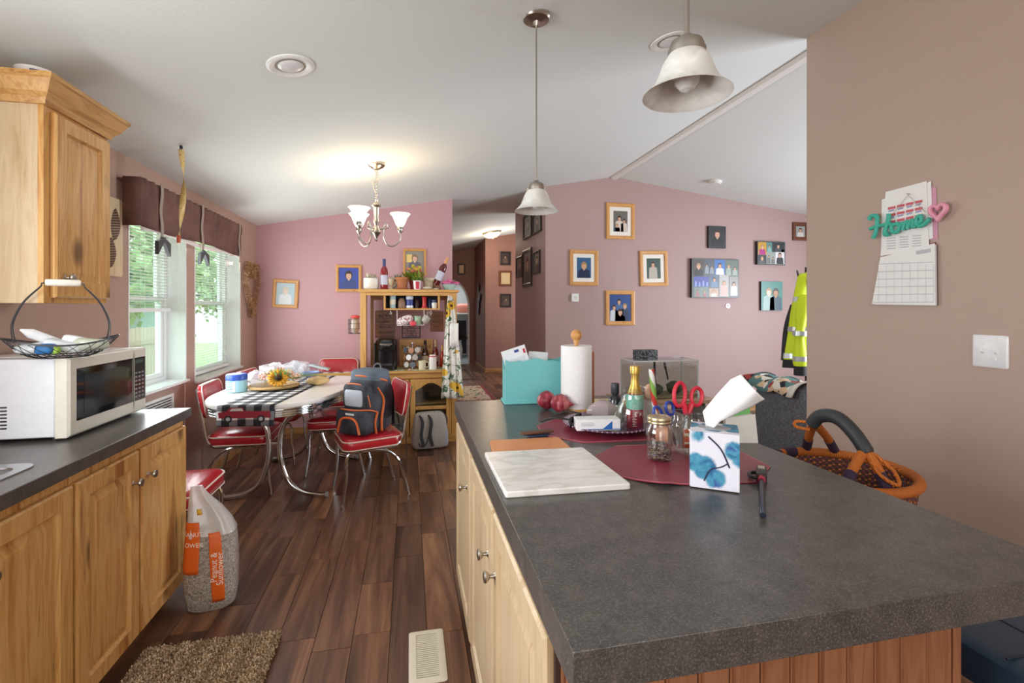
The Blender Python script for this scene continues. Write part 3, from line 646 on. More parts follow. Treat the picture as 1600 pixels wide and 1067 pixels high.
# heart shaped dried berry wreath
t = thing('heart_wreath', 'dried berry twig wreath in the shape of a heart beside the farther window', 'wreath', (XL+.012, 5.31, 1.62)); q = MB(); b = MB(); rg = random.Random(4)
for i in range(1900):
    a = rg.uniform(0, 2*pi); hx = 16*sin(a)**3/16*.17; hz = (13*cos(a)-5*cos(2*a)-2*cos(3*a)-cos(4*a))/16*.28-.02
    p = Vector((.03+rg.gauss(0, .012), hx*1.15+rg.gauss(0, .014), hz+rg.gauss(0, .016))); p.x = max(p.x, .004)
    if i % 3 == 0: d = Vector((rg.uniform(-.2,1), rg.uniform(-1,1), rg.uniform(-1,1))).normalized()*rg.uniform(.02,.045); e = d.orthogonal().normalized()*.0012; q.add([p-e, p+e, p+d], [(0,1,2)])
    else:
        r_ = rg.uniform(.004, .008); b.lathe([(0,-r_), (r_,0), (0,r_)], p, 4)
k = NT('berries', .6); ge = k.n('NewGeometry'); M_berry = k.out(k.ramp(ge.outputs['Random Per Island'], [(0, (110, 74, 48)), (.5, (178, 132, 88)), (.8, (214, 176, 124)), (1, (132, 60, 48))]))
part('twigs', q, mat('9a7248', .8), t, kind='stuff'); part('berries', b, M_berry, t, kind='stuff')
# ============================================================ DINETTE TABLE
ta = R(-8); tc_ = Vector((-.90, 4.12, 0)); TT = .757
t = thing('dinette_table', 'retro oval dinette table with white top and ribbed chrome edge', 'table', tc_, ta)
def oval(hw, hl, n=72, e=.8):
    sg = lambda v, e_: math.copysign(abs(v)**e_, v); return [(hw*sg(cos(2*pi*i/n), .68), hl*sg(sin(2*pi*i/n), e)) for i in range(n)]
HW, HL = .455, .80
q = MB(); q.layers([[(p[0], p[1], z) for p in oval(HW-d, HL-d)] for d, z in ((.006, TT-.03), (.0, TT-.02), (0, TT-.004), (.004, TT))]); part('tabletop', q, mat('f0ece6', .22, coat=.4), t, sharp=25)
q = MB(); R_ = []
for i, (d, z) in enumerate(((.02, -.085), (.004, -.084), (.004, -.078), (.010, -.073), (.004, -.068), (.004, -.062), (.010, -.057), (.004, -.052), (.004, -.046), (.010, -.041), (.002, -.036), (.002, -.03))): R_.append([(p[0], p[1], TT+z) for p in oval(HW-d, HL-d)])
q.layers(R_); part('chrome_edge', q, M_chrome, t, 'ribbed chrome edge band', sharp=25)
for ye in (-.38, .50):
    for s_ in (1, -1):
        pts = smooth([(s_*.25, ye, .665), (s_*.14, ye, .62), (s_*.065, ye, .53), (s_*.04, ye, .42), (s_*.045, ye, .28), (s_*.10, ye, .12), (s_*.2, ye, .045), (s_*.32, ye, .021), (s_*.36, ye, .021)], 6)
        l = part('leg', MB().tube(pts, .0195, 12), M_chrome, t)
        part('foot_cap', MB().cyl((s_*.36 if s_ > 0 else -.375, ye, .021), .021, .015, 12, 0, 'x'), mat('8c8c8c', .5), l)
    part('leg_brace', MB().tube([(-.27, ye, .664), (.27, ye, .664)], .013, 8).tube([(-.045, ye, .4), (.045, ye, .4)], .014, 8), M_chrome, t)
part('side_rail', MB().box(-.2, -.5, TT-.088, -.17, .5, TT-.086), M_chrome, t)
# ============================================================ CHAIRS
def make_chair(label):
    t = thing('dinette_chair', label, 'chair', group='red dinette chairs')
    def so(d, z, n=6): # seat outline, wider at the front (+x)
        return [(p[0], p[1]*(1+.06*p[0]/.2), z+(.006*(1-(p[1]/.2)**2) if z > .46 else 0)) for p in rr(.42-2*d, .41-2*d, .07-d*.5, n)]
    q = MB().layers([so(.012, .385), so(0, .392), so(-.002, .42), so(0, .448), so(.012, .461), so(.04, .468), so(.12, .472)]); s = part('seat', q, M_red, t, sharp=60)
    q = MB().tube(so(-.002, .4485), .0045, 6, True); q.tube(so(-.002, .391), .0035, 6, True); part('piping', q, M_pipe, s, 'cream piping')
    def bk(p, d): # p=(y,z) offset d in thickness
        y, z = p; return (-.205-.16*(z-.45)+.28*y*y+d, y, z)
    O = rr(.40, .235, .055, 6, 0, .705)
    sc = lambda f: [((p[0])*f[0], .705+(p[1]-.705)*f[1]) for p in O]
    R_ = [[bk(p, -.020) for p in sc((.93, .88))], [bk(p, -.014) for p in sc((1, 1))], [bk(p, .014) for p in sc((1, 1))], [bk(p, .021) for p in sc((.95, .92))], [bk(p, .025) for p in sc((.7, .6))]]
    b = part('backrest', MB().layers(R_), M_red, t, sharp=60); part('piping', MB().tube([bk(p, .015) for p in sc((1.005, 1.01))], .0042, 6, True), M_pipe, b, 'cream piping')
    f = MB()
    for s_ in (1, -1):
        f.tube(smooth([(-.268, s_*.185, .80), (-.245, s_*.192, .66), (-.222, s_*.192, .54), (-.205, s_*.19, .44), (-.17, s_*.185, .388), (-.10, s_*.18, .375), (.12, s_*.18, .372)], 5), .0115, 10)
    f.tube([(-.10, -.18, .372), (-.10, .18, .372)], .009, 8).tube([(.12, -.18, .372), (.12, .18, .372)], .009, 8); part('back_frame', f, M_chrome, t)
    for s_ in (1, -1):
        part('leg', MB().tube(smooth([(.10, s_*.18, .374), (.165, s_*.182, .365), (.187, s_*.185, .32), (.19, s_*.188, .2), (.215, s_*.20, .012)], 5), .0115, 10).cyl((.2155, s_*.2005, 0), .014, .022, 10), M_chrome, t)
        part('leg', MB().tube(smooth([(.15, s_*.172, .366), (.03, s_*.185, .372), (-.09, s_*.195, .355), (-.17, s_*.2, .28), (-.205, s_*.202, .17), (-.245, s_*.205, .012)], 5), .0115, 10).cyl((-.2455, s_*.205, 0), .014, .022, 10), M_chrome, t)
    return t
ch = make_chair('red vinyl chrome chair with the big backpack on its seat')
ch.location = (-.30, 3.70, 0); ch.rotation_euler = (0, 0, R(180+17))
copy_thing(ch, (-1.21, 3.98, 0), R(2), 'red chrome chair on the window side at the near end of the table')
copy_thing(ch, (-1.17, 4.66, 0), R(-4), 'red chrome chair on the window side, behind the blue tub')
copy_thing(ch, (-.76, 5.24, 0), R(-92), 'red chrome chair at the far end of the table against the pink wall')
copy_thing(ch, (-.60, 4.32, 0), R(180-2), 'red chrome chair pushed in behind the backpack chair')
copy_thing(ch, (-1.235, 2.83, 0), R(0), 'red chrome chair partly hidden behind the left counter end')
# ============================================================ HUTCH
hx0, hx1, hy0, hy1, hz = -.478, .478, 4.97, 5.50, 1.56
t = thing('hutch', 'light oak coffee hutch with open back and arched lower doors', 'hutch', (hx0, hy0, 0)); o = Vector(t.location); L = lambda mb: mb.xf(Matrix.Translation(-o))
q = MB(); pd = .05
for x0, x1 in ((hx0, hx0+.02), (hx1-.02, hx1)): q.box(x0, hy0+.02, .0, x1, hy1, hz-.03)
part('side_panel', L(q), M_oak, t, bev=.002)
for x0, x1 in ((hx0, hx0+.055), (hx1-.055, hx1)): part('post', L(MB().box(x0, hy0, 0, x1, hy0+.025, hz-.03)), M_oak, t, bev=.003)
for x0 in (hx0+.06, hx1-.09): part('rear_post', L(MB().box(x0, hy1-.03, .74, x0+.03, hy1, hz-.03)), M_oak, t, bev=.003)
part('top', L(MB().box(hx0-.02, hy0-.02, hz-.03, hx1+.02, hy1+.01, hz)), M_oakX, t, bev=.006)
part('top_rail', L(MB().box(hx0+.055, hy0+.002, hz-.062, hx1-.055, hy0+.022, hz-.03).box(hx0+.06, hy1-.02, hz-.1, hx1-.06, hy1, hz-.03)), M_oakX, t, bev=.002)
part('worktop', L(MB().box(hx0+.02, hy0-.03, .715, hx1-.02, hy1, .735)), M_oakX, t, bev=.003)
part('front_rail', L(MB().box(hx0+.055, hy0, .655, hx1-.055, hy0+.022, .715)), M_oakX, t, bev=.003); part('plinth', L(MB().box(hx0-.005, hy0-.012, 0, hx1+.005, hy0+.022, .075)), M_oakX, t, bev=.003)
part('back_panel', L(MB().box(hx0+.02, hy1-.012, .075, hx1-.02, hy1, .715)), M_oak, t); part('bottom', L(MB().box(hx0+.02, hy0+.02, .06, hx1-.02, hy1-.012, .075)), M_oakX, t)
part('shelf', L(MB().box(hx0+.02, hy0+.03, .385, hx1-.02, hy1-.012, .4)), M_oakX, t)
def arch_door(x0, x1, nm):
    z0, z1 = .08, .65; st = .05; q = MB(); ya, yb = hy0-.018, hy0
    q.box(x0, ya, z0, x0+st, yb, z1).box(x1-st, ya, z0, x1, yb, z1).box(x0+st, ya, z0, x1-st, yb, z0+st).box(x0+st, ya+.002, .34, x1-st, yb, .375)
    n = 14
    for i in range(n):
        u0, u1 = i/n, (i+1)/n; xa = x0+st+(x1-x0-2*st)*u0; xb = x0+st+(x1-x0-2*st)*u1; f = lambda u: z1-.115+.075*sin(pi*u)**1.5
        q.prism([(xa, f(u0)), (xb, f(u1)), (xb, z1), (xa, z1)], ya, yb, 'y')
    d = part('door', L(q), M_oak, t, bev=.0015); part('glass', L(MB().box(x0+st-.005, ya+.008, z0+st-.005, x1-st+.005, ya+.011, z1-.045)), glassy('e8eeec', .15), d)
    return d
arch_door(hx0+.06, -.006, 0); arch_door(.006, hx1-.06, 1)
q = MB(); bx0, bx1, bz0, bz1 = -.255, .305, 1.352, hz-.03
q.box(bx0, hy0+.02, bz0, bx0+.018, hy0+.22, bz1).box(bx1-.018, hy0+.02, bz0, bx1, hy0+.22, bz1).box(bx0+.018, hy0+.02, bz0, bx1-.018, hy0+.22, bz0+.016); part('cubby', L(q), M_oakX, t, 'small oak cubby under the top', bev=.002)
part('cubby_back', L(MB().box(bx0, hy0+.22, bz0, bx1, hy0+.226, bz1)), mat('1c1a20', .7), t, 'dark cubby back')
# things in the cubby
def lathe_thing(nm, prof, mt, label, cat, loc, group=None, n=20, parts=(), rz=0, rot=None):
    t_ = thing(nm, label, cat, loc, rz, group, rot); part('body', MB().lathe(prof, (0,0,0), n), mt, t_)
    for (pn, pp, pm) in parts: part(pn, pp if isinstance(pp, MB) else MB().lathe(pp, (0,0,0), n), pm, t_)
    return t_
cbz = bz0+.0165; cy_ = hy0+.09
jar = [(0,0), (.032,0), (.034,.006), (.034,.10), (.028,.115), (.028,.125)]
def labelband(r, z0, z1, col, m_=None): return ('label', [(r, z0), (r+.0008, z0+.0005), (r+.0008, z1-.0005), (r, z1)], m_ or mat(col, .6))
lathe_thing('canister', [(0,0), (.029,0), (.030,.004), (.030,.128), (.026,.132), (0,.132)], mat('a9c8cc', .4), 'pale blue green paper canister at the left in the cubby', 'canister', (-.168, cy_, cbz), parts=[('band', [(.0305,.04), (.031,.042), (.031,.09), (.0305,.092)], mat('e8e4d2', .5))])
lathe_thing('snack_jar', [(0,0), (.036,0), (.038,.008), (.038,.07), (.02,.105), (.0,.108)], mat('8a6a54', .4), 'brown patterned snack jar in the cubby beside the canister', 'jar', (-.078, cy_, cbz))
lathe_thing('can', [(0,0), (.036,0), (.037,.004), (.037,.12), (.034,.126), (0,.126)], mat('dfe3ea', .3, .1), 'white and blue can in the middle of the cubby', 'can', (.0, cy_, cbz), parts=[('band', [(.0375,.03), (.038,.032), (.038,.09), (.0375,.092)], mat('2f3a86', .4))])
lathe_thing('spice_tin', [(0,0), (.026,0), (.026,.08), (.02,.09), (0,.09)], mat('3a1c24', .4), 'dark small tin in the cubby between can and red pepper mill', 'tin', (.075, cy_+.02, cbz))
lathe_thing('pepper_mill', [(0,0), (.034,0), (.034,.012), (.022,.02), (.022,.11), (.026,.118), (0,.125)], mat('c62a2c', .3), 'red cylinder with a wide foot in the cubby', 'mill', (.150, cy_-.01, cbz))
lathe_thing('blue_jar', [(0,0), (.028,0), (.028,.09), (.02,.105), (.0,.108)], mat('22345c', .3), 'dark blue jar at the right rear of the cubby', 'jar', (.205, cy_+.03, cbz))
lathe_thing('creamer_cup', [(0,0), (.024,0), (.03,.05), (.026,.055), (.026,.085), (0,.085)], mat('f0ece8', .4), 'small white cup at the right front of the cubby', 'cup', (.252, cy_-.03, cbz), parts=[('lid', [(.0265,.06), (.028,.062), (.028,.088), (0,.09)], mat('2a3560', .4))])
# hanging under the cubby: hooks, rack, cloth, mug, glass mug
def hook(x, lab): return solo('cup_hook', MB().tube(smooth([(0,0,0), (0,0,-.018), (.012,0,-.03), (.004,0,-.042), (-.010,0,-.034)], 5), .0025, 6), mat('e4e4e0', .3), lab, 'hook', (x, hy0+.06, bz0))
hook(-.19, 'white cup hook at the left under the cubby'); 
t = thing('hanging_rack', 'small white wire rack hanging under the cubby with cloths', 'rack', (.01, hy0+.08, bz0))
q = MB()
for s_ in (-.135, .135): 
    for yy in (-.05, .05): q.tube([(s_, yy, 0), (s_, yy, -.155)], .002, 5)
q.tube([(-.135,-.05,-.155), (.135,-.05,-.155), (.135,.05,-.155), (-.135,.05,-.155)], .0022, 5, True)
for i in range(9): q.tube([(-.12+i*.03, -.05, -.155), (-.12+i*.03, .05, -.155)], .0013, 4)
part('wire', q, M_white, t)
k = NT('printcloth', .8); v = k.coord('Object'); M_pc = k.out(k.ramp(k.noise(v, 60, 2, .4), [(.48, (240, 236, 234)), (.56, (214, 120, 140)), (.62, (60, 60, 70)), (.66, (240, 236, 234))]))
blobthing('folded_mitt', 'white oven mitt with pink and dark print lying on the hanging rack', 'mitt', (-.045, hy0+.075, bz0-.105), (.085, .04, .045), 0, mt=M_pc, rot=(0, R(-22), 0), e=.7)
lathe_thing('hanging_mug', [(0,0), (.034,0), (.04,.006), (.042,.09), (.039,.09), (.036,.01), (0,.01)], mat('9ab092', .4), 'pale green mug standing in the hanging rack', 'mug', (.085, hy0+.08, bz0-.152), parts=[('handle', MB().tube(smooth([(.04,0,.075), (.065,0,.065), (.062,0,.03), (.04,0,.02)], 5), .004, 6), mat('9ab092', .4))])
blobthing('red_tag', 'coral red trinket hanging from the front of the rack', 'trinket', (.04, hy0+.015, bz0-.14), (.028, .012, .024), 'd8485a', e=.8, fn=crum(9, .3))
hook(.215, 'white cup hook at the right under the cubby')
t = thing('glass_mug', 'clear ribbed glass mug hanging by its handle from the right hook', 'mug', (.212, hy0+.06, bz0-.03), rot=(0, R(35), 0)); part('handle', MB().tube(smooth([(.0,0,-.045), (-.03,0,-.02), (-.01,0,.0), (.025,0,-.03)], 5), .004, 6), glassy('e4e6e0', .3), t); part('body', MB().lathe([(0,-.12), (.034,-.12), (.042,-.10), (.042,-.045), (.039,-.045), (.038,-.10), (0,-.112)], (0,0,0), 20), mat('cfcabf', .15, alpha=.55), t)
# plaques on the wall seen through the hutch
M_plq = wood_mat((150, 92, 48), (128, 74, 36), (88, 48, 24), False, 'x'); M_burn = mat('2e1a10', .7)
def plaque(px0, py0, px1, py1, Y, lab, lines, nm='hanging_plaque', mt=None, mt2=None, sz=.03):
    a, b = onY(px0, py1, Y), onY(px1, py0, Y); w, h = b.x-a.x, b.z-a.z; t_ = thing(nm, lab, 'plaque', (a.x, Y, a.z)); part('board', MB().prism(rr(w, h, .008, 2, w/2, h/2), -.014, 0, 'y'), mt or M_plq, t_)
    q = MB()
    for i, s_ in enumerate(lines): text_mb(s_, sz, .0006, 0, q, TXZ(w/2, -.0146, h-(i+1)*h/(len(lines)+1)))
    if lines: part('lettering', q, mt2 or M_burn, t_, 'dark burnt lettering')
    return t_, w, h
Yb = YF-.002
plaque(586, 485, 617, 528, Yb, 'brown wooden plaque with burnt lines of writing behind the coffee maker', ['But first', 'coffee', 'then all', 'the rest'], sz=.042)
plaque(672, 486, 693, 518, Yb, 'small brown wooden plaque behind the glass mug', ['Life is', 'what you', 'bake it'], sz=.03)
a, b = onY(628, 528, Yb), onY(657, 506, Yb); w_, h_ = b.x-a.x, b.z-a.z; t = thing('metal_sign', 'black open metalwork sign on the wall below the hanging rack', 'sign', (a.x, Yb, a.z)); q = MB()
for xx, ww, zz_, hh in ((0, .01, 0, h_), (w_-.01, .01, 0, h_), (0, w_, 0, .01), (0, w_, h_-.01, .01), (0, w_, h_*.33, .005), (0, w_, h_*.66, .005)): q.box(xx, -.006, zz_, xx+ww, -.001, zz_+hh)
part('frame', q, M_black, t); part('lettering', text_mb('coffee', .055, .001, 0, text_mb('fresh', .055, .001, 0, text_mb('hot', .05, .001, 0, None, TXZ(w_/2, -.004, h_*.83)), TXZ(w_/2, -.004, h_*.5)), TXZ(w_/2, -.004, h_*.17)), M_black, t)
plz = .7355
t, w_, h_ = plaque(624, 529, 676, 571, hy1-.07, 'long brown wooden board sign standing behind the coffee pod carousel', [], mt=M_oakX); t.location.z = plz; part('lettering', text_mb('Simply blessed', .055, .0006, 0, None, TXZ(w_/2, -.0146, h_*.72)), M_burn, t, 'dark script lettering')
# ---- on the worktop
q = MB().prism(rr(.34, .30, .02, 2), 0, .0015); k = NT('mat_leaf', .8); M_lfm = k.out(k.ramp(k.noise(k.coord('Object'), 26, 2), [(.45, (222, 206, 172)), (.55, (110, 150, 96)), (.62, (222, 206, 172))]))
solo('leafy_placemat', q, M_lfm, 'cream placemat with green leaves under the coffee maker', 'placemat', (-.22, hy0+.16, plz)); solo('leafy_placemat', MB().prism(rr(.34, .30, .02, 2), 0, .0015), M_lfm, 'cream leafy placemat under the mug and pod carousel', 'placemat', (.19, hy0+.16, plz))
wz = plz+.0018; Mk = mat('17171a', .22, coat=.4)
t = thing('coffee_maker', 'black single cup coffee maker with silver handle in the hutch', 'coffee maker', (-.235, hy0+.17, wz))
def kr(w, d, y0, z): return [(p[0], p[1]+y0, z) for p in rr(w, d, .05, 5)]
part('housing', MB().layers([kr(.215, .20, .06, 0), kr(.215, .20, .06, .24), kr(.225, .21, .06, .26), kr(.21, .20, .06, .30), kr(.16, .15, .06, .315)]), Mk, t, sharp=25)
part('drip_tray', MB().layers([kr(.17, .20, -.03, 0), kr(.19, .21, -.03, .01), kr(.19, .21, -.03, .045), kr(.17, .19, -.03, .05)]), Mk, t)
part('brew_head', MB().layers([kr(.13, .16, -.03, .20), kr(.17, .18, -.03, .215), kr(.18, .19, -.03, .27), kr(.15, .17, -.02, .31)]), Mk, t)
part('lid_handle', MB().tube(smooth([(-.055,-.10,.275), (-.05,-.135,.27), (0,-.145,.268), (.05,-.135,.27), (.055,-.10,.275)], 5), .009, 8, flat=.8), M_nickel, t, 'silver handle'); part('water_tank', MB().box(-.125, .0, .02, -.109, .13, .27), mat('4b4e55', .1), t, bev=.006)
t = thing('pod_carousel', 'three tier chrome carousel filled with coffee pods', 'carousel', (.03, hy0+.17, wz)); q = MB().cyl((0,0,0), .075, .008, 24).cyl((0,0,0), .005, .26, 8).blob((0,0,.265), (.01,.01,.01))
for z in (.035, .11, .185): q.tube([(.078*cos(2*pi*i/24), .078*sin(2*pi*i/24), z) for i in range(24)], .0025, 5, True)
part('stand', q, M_chrome, t)
pod = MB().lathe([(0, 0), (.019, 0), (.0265, .038), (.030, .039), (.030, .043), (0, .0435)], (0,0,0), 12, 0, 'x'); pm = [pod.mesh('pod', mat(c_, .35)) for c_ in ('d9d4cf', 'b07a5a', '5b6470', 'c9c2b8')]
for r_, z in enumerate((.052, .127, .202)):
    for i in range(8):
        a = 2*pi*i/8+r_*.3; part('pod', pm[(i*3+r_) % 4], None, t, loc=(.045*cos(a), .045*sin(a), z-.008), rot=(0, R(-8), a))
bot = lambda s=1: [(0,0), (.033*s,0), (.036*s,.006), (.036*s,.15), (.03*s,.175), (.013,.21), (.012,.27), (.014,.272), (.014,.285), (0,.286)]
lathe_thing('liquor_bottle', bot(), mat('4a1e12', .08, spec=.7), 'dark amber bottle with black cap behind the mug in the hutch', 'bottle', (.165, hy0+.30, plz), parts=[('label', [(.0365,.05), (.037,.052), (.037,.12), (.0365,.122)], mat('e2cfb2', .6)), ('cap', [(.0145,.24), (.015,.241), (.015,.288), (0,.289)], M_black)])
lathe_thing('syrup_bottle', bot(.9), mat('7a2420', .08, spec=.7), 'clear red bottle with a pale neck behind the white canister', 'bottle', (.275, hy0+.32, plz), parts=[('label', [(.033,.06), (.0335,.062), (.0335,.12), (.033,.122)], mat('d4c2b0', .6)), ('neck_foil', [(.0132,.215), (.0134,.216), (.0145,.288), (0,.289)], mat('c8b088', .4))])
lathe_thing('sauce_bottle', [(p[0]*.75, p[1]*.8) for p in bot()], mat('b03020', .12, spec=.7), 'short red sauce bottle with yellow neck by the hanging towel', 'bottle', (.345, hy0+.27, plz), parts=[('neck', [(.0115,.17), (.0118,.171), (.0125,.231), (0,.232)], mat('d8a868', .4))])
lathe_thing('cream_mug', [(0,0), (.034,0), (.036,.004), (.039,.09), (.036,.09), (.034,.008), (0,.008)], mat('e8e0c4', .35), 'cream coloured mug with a handle on the hutch worktop', 'mug', (.128, hy0+.08, wz), parts=[('handle', MB().tube(smooth([(.037,0,.075), (.062,0,.068), (.06,0,.03), (.036,0,.022)], 5), .0045, 6), mat('e8e0c4', .35))])
lathe_thing('white_canister', [(0,0), (.038,0), (.04,.006), (.038,.12), (.034,.145), (.028,.150), (0,.153)], mat('f3efec', .3), 'tall white lidded canister beside the cream mug', 'canister', (.235, hy0+.08, wz), parts=[('lid_band', [(.0385,.128), (.0395,.130), (.038,.138), (.0365,.140)], mat('c84848', .4))])
# shelves inside: dark cookware, magazines
bx = lambda w, d, h: MB().box(-w/2, -d/2, 0, w/2, d/2, h)
lathe_thing('stock_pot', [(0,0), (.10,0), (.105,.01), (.105,.11), (.11,.115), (.06,.14), (0,.145)], mat('2c2d30', .3, .6), 'dark lidded pot on the shelf behind the right hutch door', 'pot', (.24, hy0+.25, .4005))
solo('baking_tray', MB().layers([[(p[0]*s_, p[1]*s_, z) for p in rr(.30, .3, .03, 3)] for s_, z in ((.85, 0), (1, .03), (1.02, .032))]), mat('54565a', .3, .8), 'grey metal baking tray in the lower hutch compartment', 'tray', (.23, hy0+.25, .0755))
for i, c_ in enumerate(('e4e2de', '6d7f94', 'c8b49a', '44464e', 'e0dcd8')): solo('magazine', bx(.27-.01*i, .2, .012), mat(c_, .5), ['white', 'blue grey', 'tan', 'dark', 'pale'][i]+' magazine in the pile on the tray behind the right hutch door', 'magazine', (.23+.005*(i % 2), hy0+.25, .108+i*.0125), .05*(i-2), group='magazines in the hutch')
# ---- on top of the hutch
hzt = hz+.0005
def succ(cx, cy_, z0, n, l, mt, parent, seed, nm='leaves', up=.6, kind='stuff'):
    rg = random.Random(seed); q = MB()
    for i in range(n):
        a = rg.uniform(0, 6.28); b_ = rg.uniform(up*.3, 1.3); p = Vector((cx+rg.gauss(0, l*.2), cy_+rg.gauss(0, l*.2), z0)); d = Vector((cos(a)*cos(b_), sin(a)*cos(b_), sin(b_)))*l*rg.uniform(.6, 1); e = d.cross(Vector((0,0,1))).normalized()*l*.12
        q.add([p, p+d*.5+e, p+d, p+d*.5-e, p+d*.5+Vector((0,0,l*.05))], [(0,1,4), (1,2,4), (2,3,4), (3,0,4)])
    part(nm, q, mt, parent, kind=kind)
P = lambda px: onY(px, 450, hy0+.12).x
t = lathe_thing('white_planter', [(0,0), (.06,0), (.066,.006), (.075,.02), (.076,.115), (.072,.115), (.070,.02), (0,.02)], mat('eee6da', .35), 'white ceramic pot at the left end of the hutch top', 'planter', (P(580), hy0+.12, hzt)); succ(0, 0, .10, 90, .085, mat('dccfbe', .8), t, 1, 'dried_flowers')
def wine(nm, lab, loc, capc, wine_c, rot=None):
    return lathe_thing(nm, [(0,0), (.035,0), (.037,.006), (.037,.18), (.032,.21), (.015,.24), (.0135,.30), (.015,.305), (0,.306)], mat(wine_c, .06, spec=.8), lab, 'bottle', loc, rot=rot, parts=[('label', [(.0375,.05), (.038,.052), (.038,.145), (.0375,.147)], mat('c8c8da', .5)), ('capsule', [(.0155,.235), (.0165,.238), (.016,.312), (0,.313)], mat(capc, .4))])
wine('wine_bottle', 'rose wine bottle with dark blue neck standing on the hutch', (P(600.5), hy0+.10, hzt), '2c3470', '8a1c24')
t = lathe_thing('loving_cup', [(0,0), (.022,0), (.02,.01), (.012,.03), (.03,.06), (.036,.11), (.033,.11), (.026,.06), (0,.04)], mat('d6c4a4', .3), 'cream and dark jug with a looped handle beside the upright wine bottle', 'jug', (P(611), hy0+.11, hzt)); part('handle', MB().tube(smooth([(.03,0,.10), (.06,0,.09), (.055,0,.04), (.02,0,.02)], 5), .006, 6), mat('34404c', .3), t, 'dark handle')
pot = lambda s: [(0,0), (.045*s,0), (.06*s,.085*s), (.066*s,.088*s), (.068*s,.115*s), (.061*s,.115*s), (.055*s,.08*s), (0,.075*s)]
t = lathe_thing('cream_flowerpot', pot(1.15), mat('d9cfb4', .6), 'cream flowerpot behind the jug on the hutch', 'flowerpot', (P(622), hy0+.30, hzt)); succ(0, 0, .09, 70, .10, mat('8c9a78', .7), t, 2)
t = lathe_thing('terracotta_pot', [(a_, z_+.012) for a_, z_ in pot(1.0)], mat('b06c42', .75), 'terracotta flowerpot on its saucer in the middle of the hutch top', 'flowerpot', (P(628.5), hy0+.09, hzt), parts=[('saucer', [(0,0), (.06,0), (.068,.014), (.064,.014), (.058,.005), (0,.005)], mat('a8643c', .75))])
t = lathe_thing('flower_pot', pot(.9), mat('a83840', .5), 'red pot of mixed silk flowers in front of the small portrait', 'flowerpot', (P(648), hy0+.26, hzt)); succ(0, 0, .10, 130, .15, mat('8da03c', .6), t, 3, up=.9)
q = MB(); rg = random.Random(8)
for i in range(16): a = rg.uniform(0, 6.3); r_ = rg.uniform(.01, .085); q.blob((r_*cos(a)*1.15, r_*sin(a), .12+rg.uniform(0, .12)), (.024,.024,.018), 1, 1, 5, 8)
part('blossoms', q, mat('dc8068', .7), t, 'salmon pink blossoms')
q = MB()
for i in range(9): a = rg.uniform(0, 6.3); r_ = rg.uniform(.01, .07); q.blob((r_*cos(a), r_*sin(a), .21+rg.uniform(0, .06)), (.02,.02,.014), 1, 1, 5, 8)
part('yellow_blossoms', q, mat('d4c24a', .7), t)
t = lathe_thing('white_red_tin', [(0,0), (.034,0), (.042,.085), (.043,.087), (.043,.092), (.039,.092), (.03,.01), (0,.01)], mat('e9e4e2', .3, .2), 'white and red striped tin holding a small green plant', 'tin', (P(651.5), hy0+.05, hzt), parts=[('stripe', MB().grid(lambda u, v: ((.0352+.0072*v)*sin((u-.4)*1.1), -(.0352+.0072*v)*cos((u-.4)*1.1), .006+v*.074), 6, 1), mat('c43a4a', .4))]); succ(0, 0, .085, 90, .075, mat('7f9c3a', .6), t, 12, up=.8)
t = lathe_thing('cream_flowerpot', pot(1.15), mat('ddd3b8', .6), 'cream flowerpot behind the tilted wine bottle', 'flowerpot', (P(672), hy0+.28, hzt)); succ(0, 0, .1, 14, .06, mat('9a8f6c', .8), t, 22)
lo = Vector((P(682.5), hy0+.10, hzt+.045))
wine('tilted_wine_bottle', 'dark red wine bottle leaning to the right on its carved holder', lo+Vector((-.012, 0, .012)), 'd8a070', '5c0e18', rot=(0, R(24), 0))
t = thing('bottle_holder', 'brown carved bottle holder under the tilted wine bottle', 'holder', (lo.x+.005, lo.y, hzt)); part('figure', MB().blob((0,0,.025), (.045,.04,.026), .7, .7, 8, 14, fn=crum(3, .25)).blob((-.03,0,.055), (.018,.03,.04), .8, .8, 8, 12, fn=crum(7, .2)), mat('7a5238', .6), t)
blobthing('stone', 'smooth grey beige stone on the hutch in front of the cream pot', 'stone', (P(667), hy0+.045, hzt+.018), (.042, .03, .018), 'cabda6', e=.9)
blobthing('stone', 'flat pale stone beside the carved bottle holder', 'stone', (P(680.5), hy0+.03, hzt+.008), (.03, .02, .008), 'cdc6b4', e=.9)
t = thing('flower_basket', 'white basket of pink silk flowers at the right end of the hutch', 'basket', (P(702), hy0+.10, hzt)); part('bowl', MB().lathe([(0,0), (.05,0), (.07,.05), (.074,.06), (.068,.06), (.05,.01), (0,.01)], (0,0,0), 20), mat('a8c4bc', .6), t)
q = MB(); rg = random.Random(11)
for i in range(34): a = rg.uniform(0, 6.3); r_ = rg.uniform(0, .085); q.blob((r_*cos(a), r_*sin(a), .065+rg.uniform(0, .04)*(1-r_*8)), (.02,.02,.014), 1, 1, 5, 8)
part('blossoms', q, mat('d76c9c', .7), t)
lathe_thing('glass_bottle', [(0,0), (.03,0), (.034,.03), (.012,.08), (.006,.13), (.006,.17), (0,.17)], mat('dccfc8', .1, alpha=.5), 'small clear glass bottle with a thin neck behind the pink flowers', 'bottle', (P(697), hy0+.26, hzt))
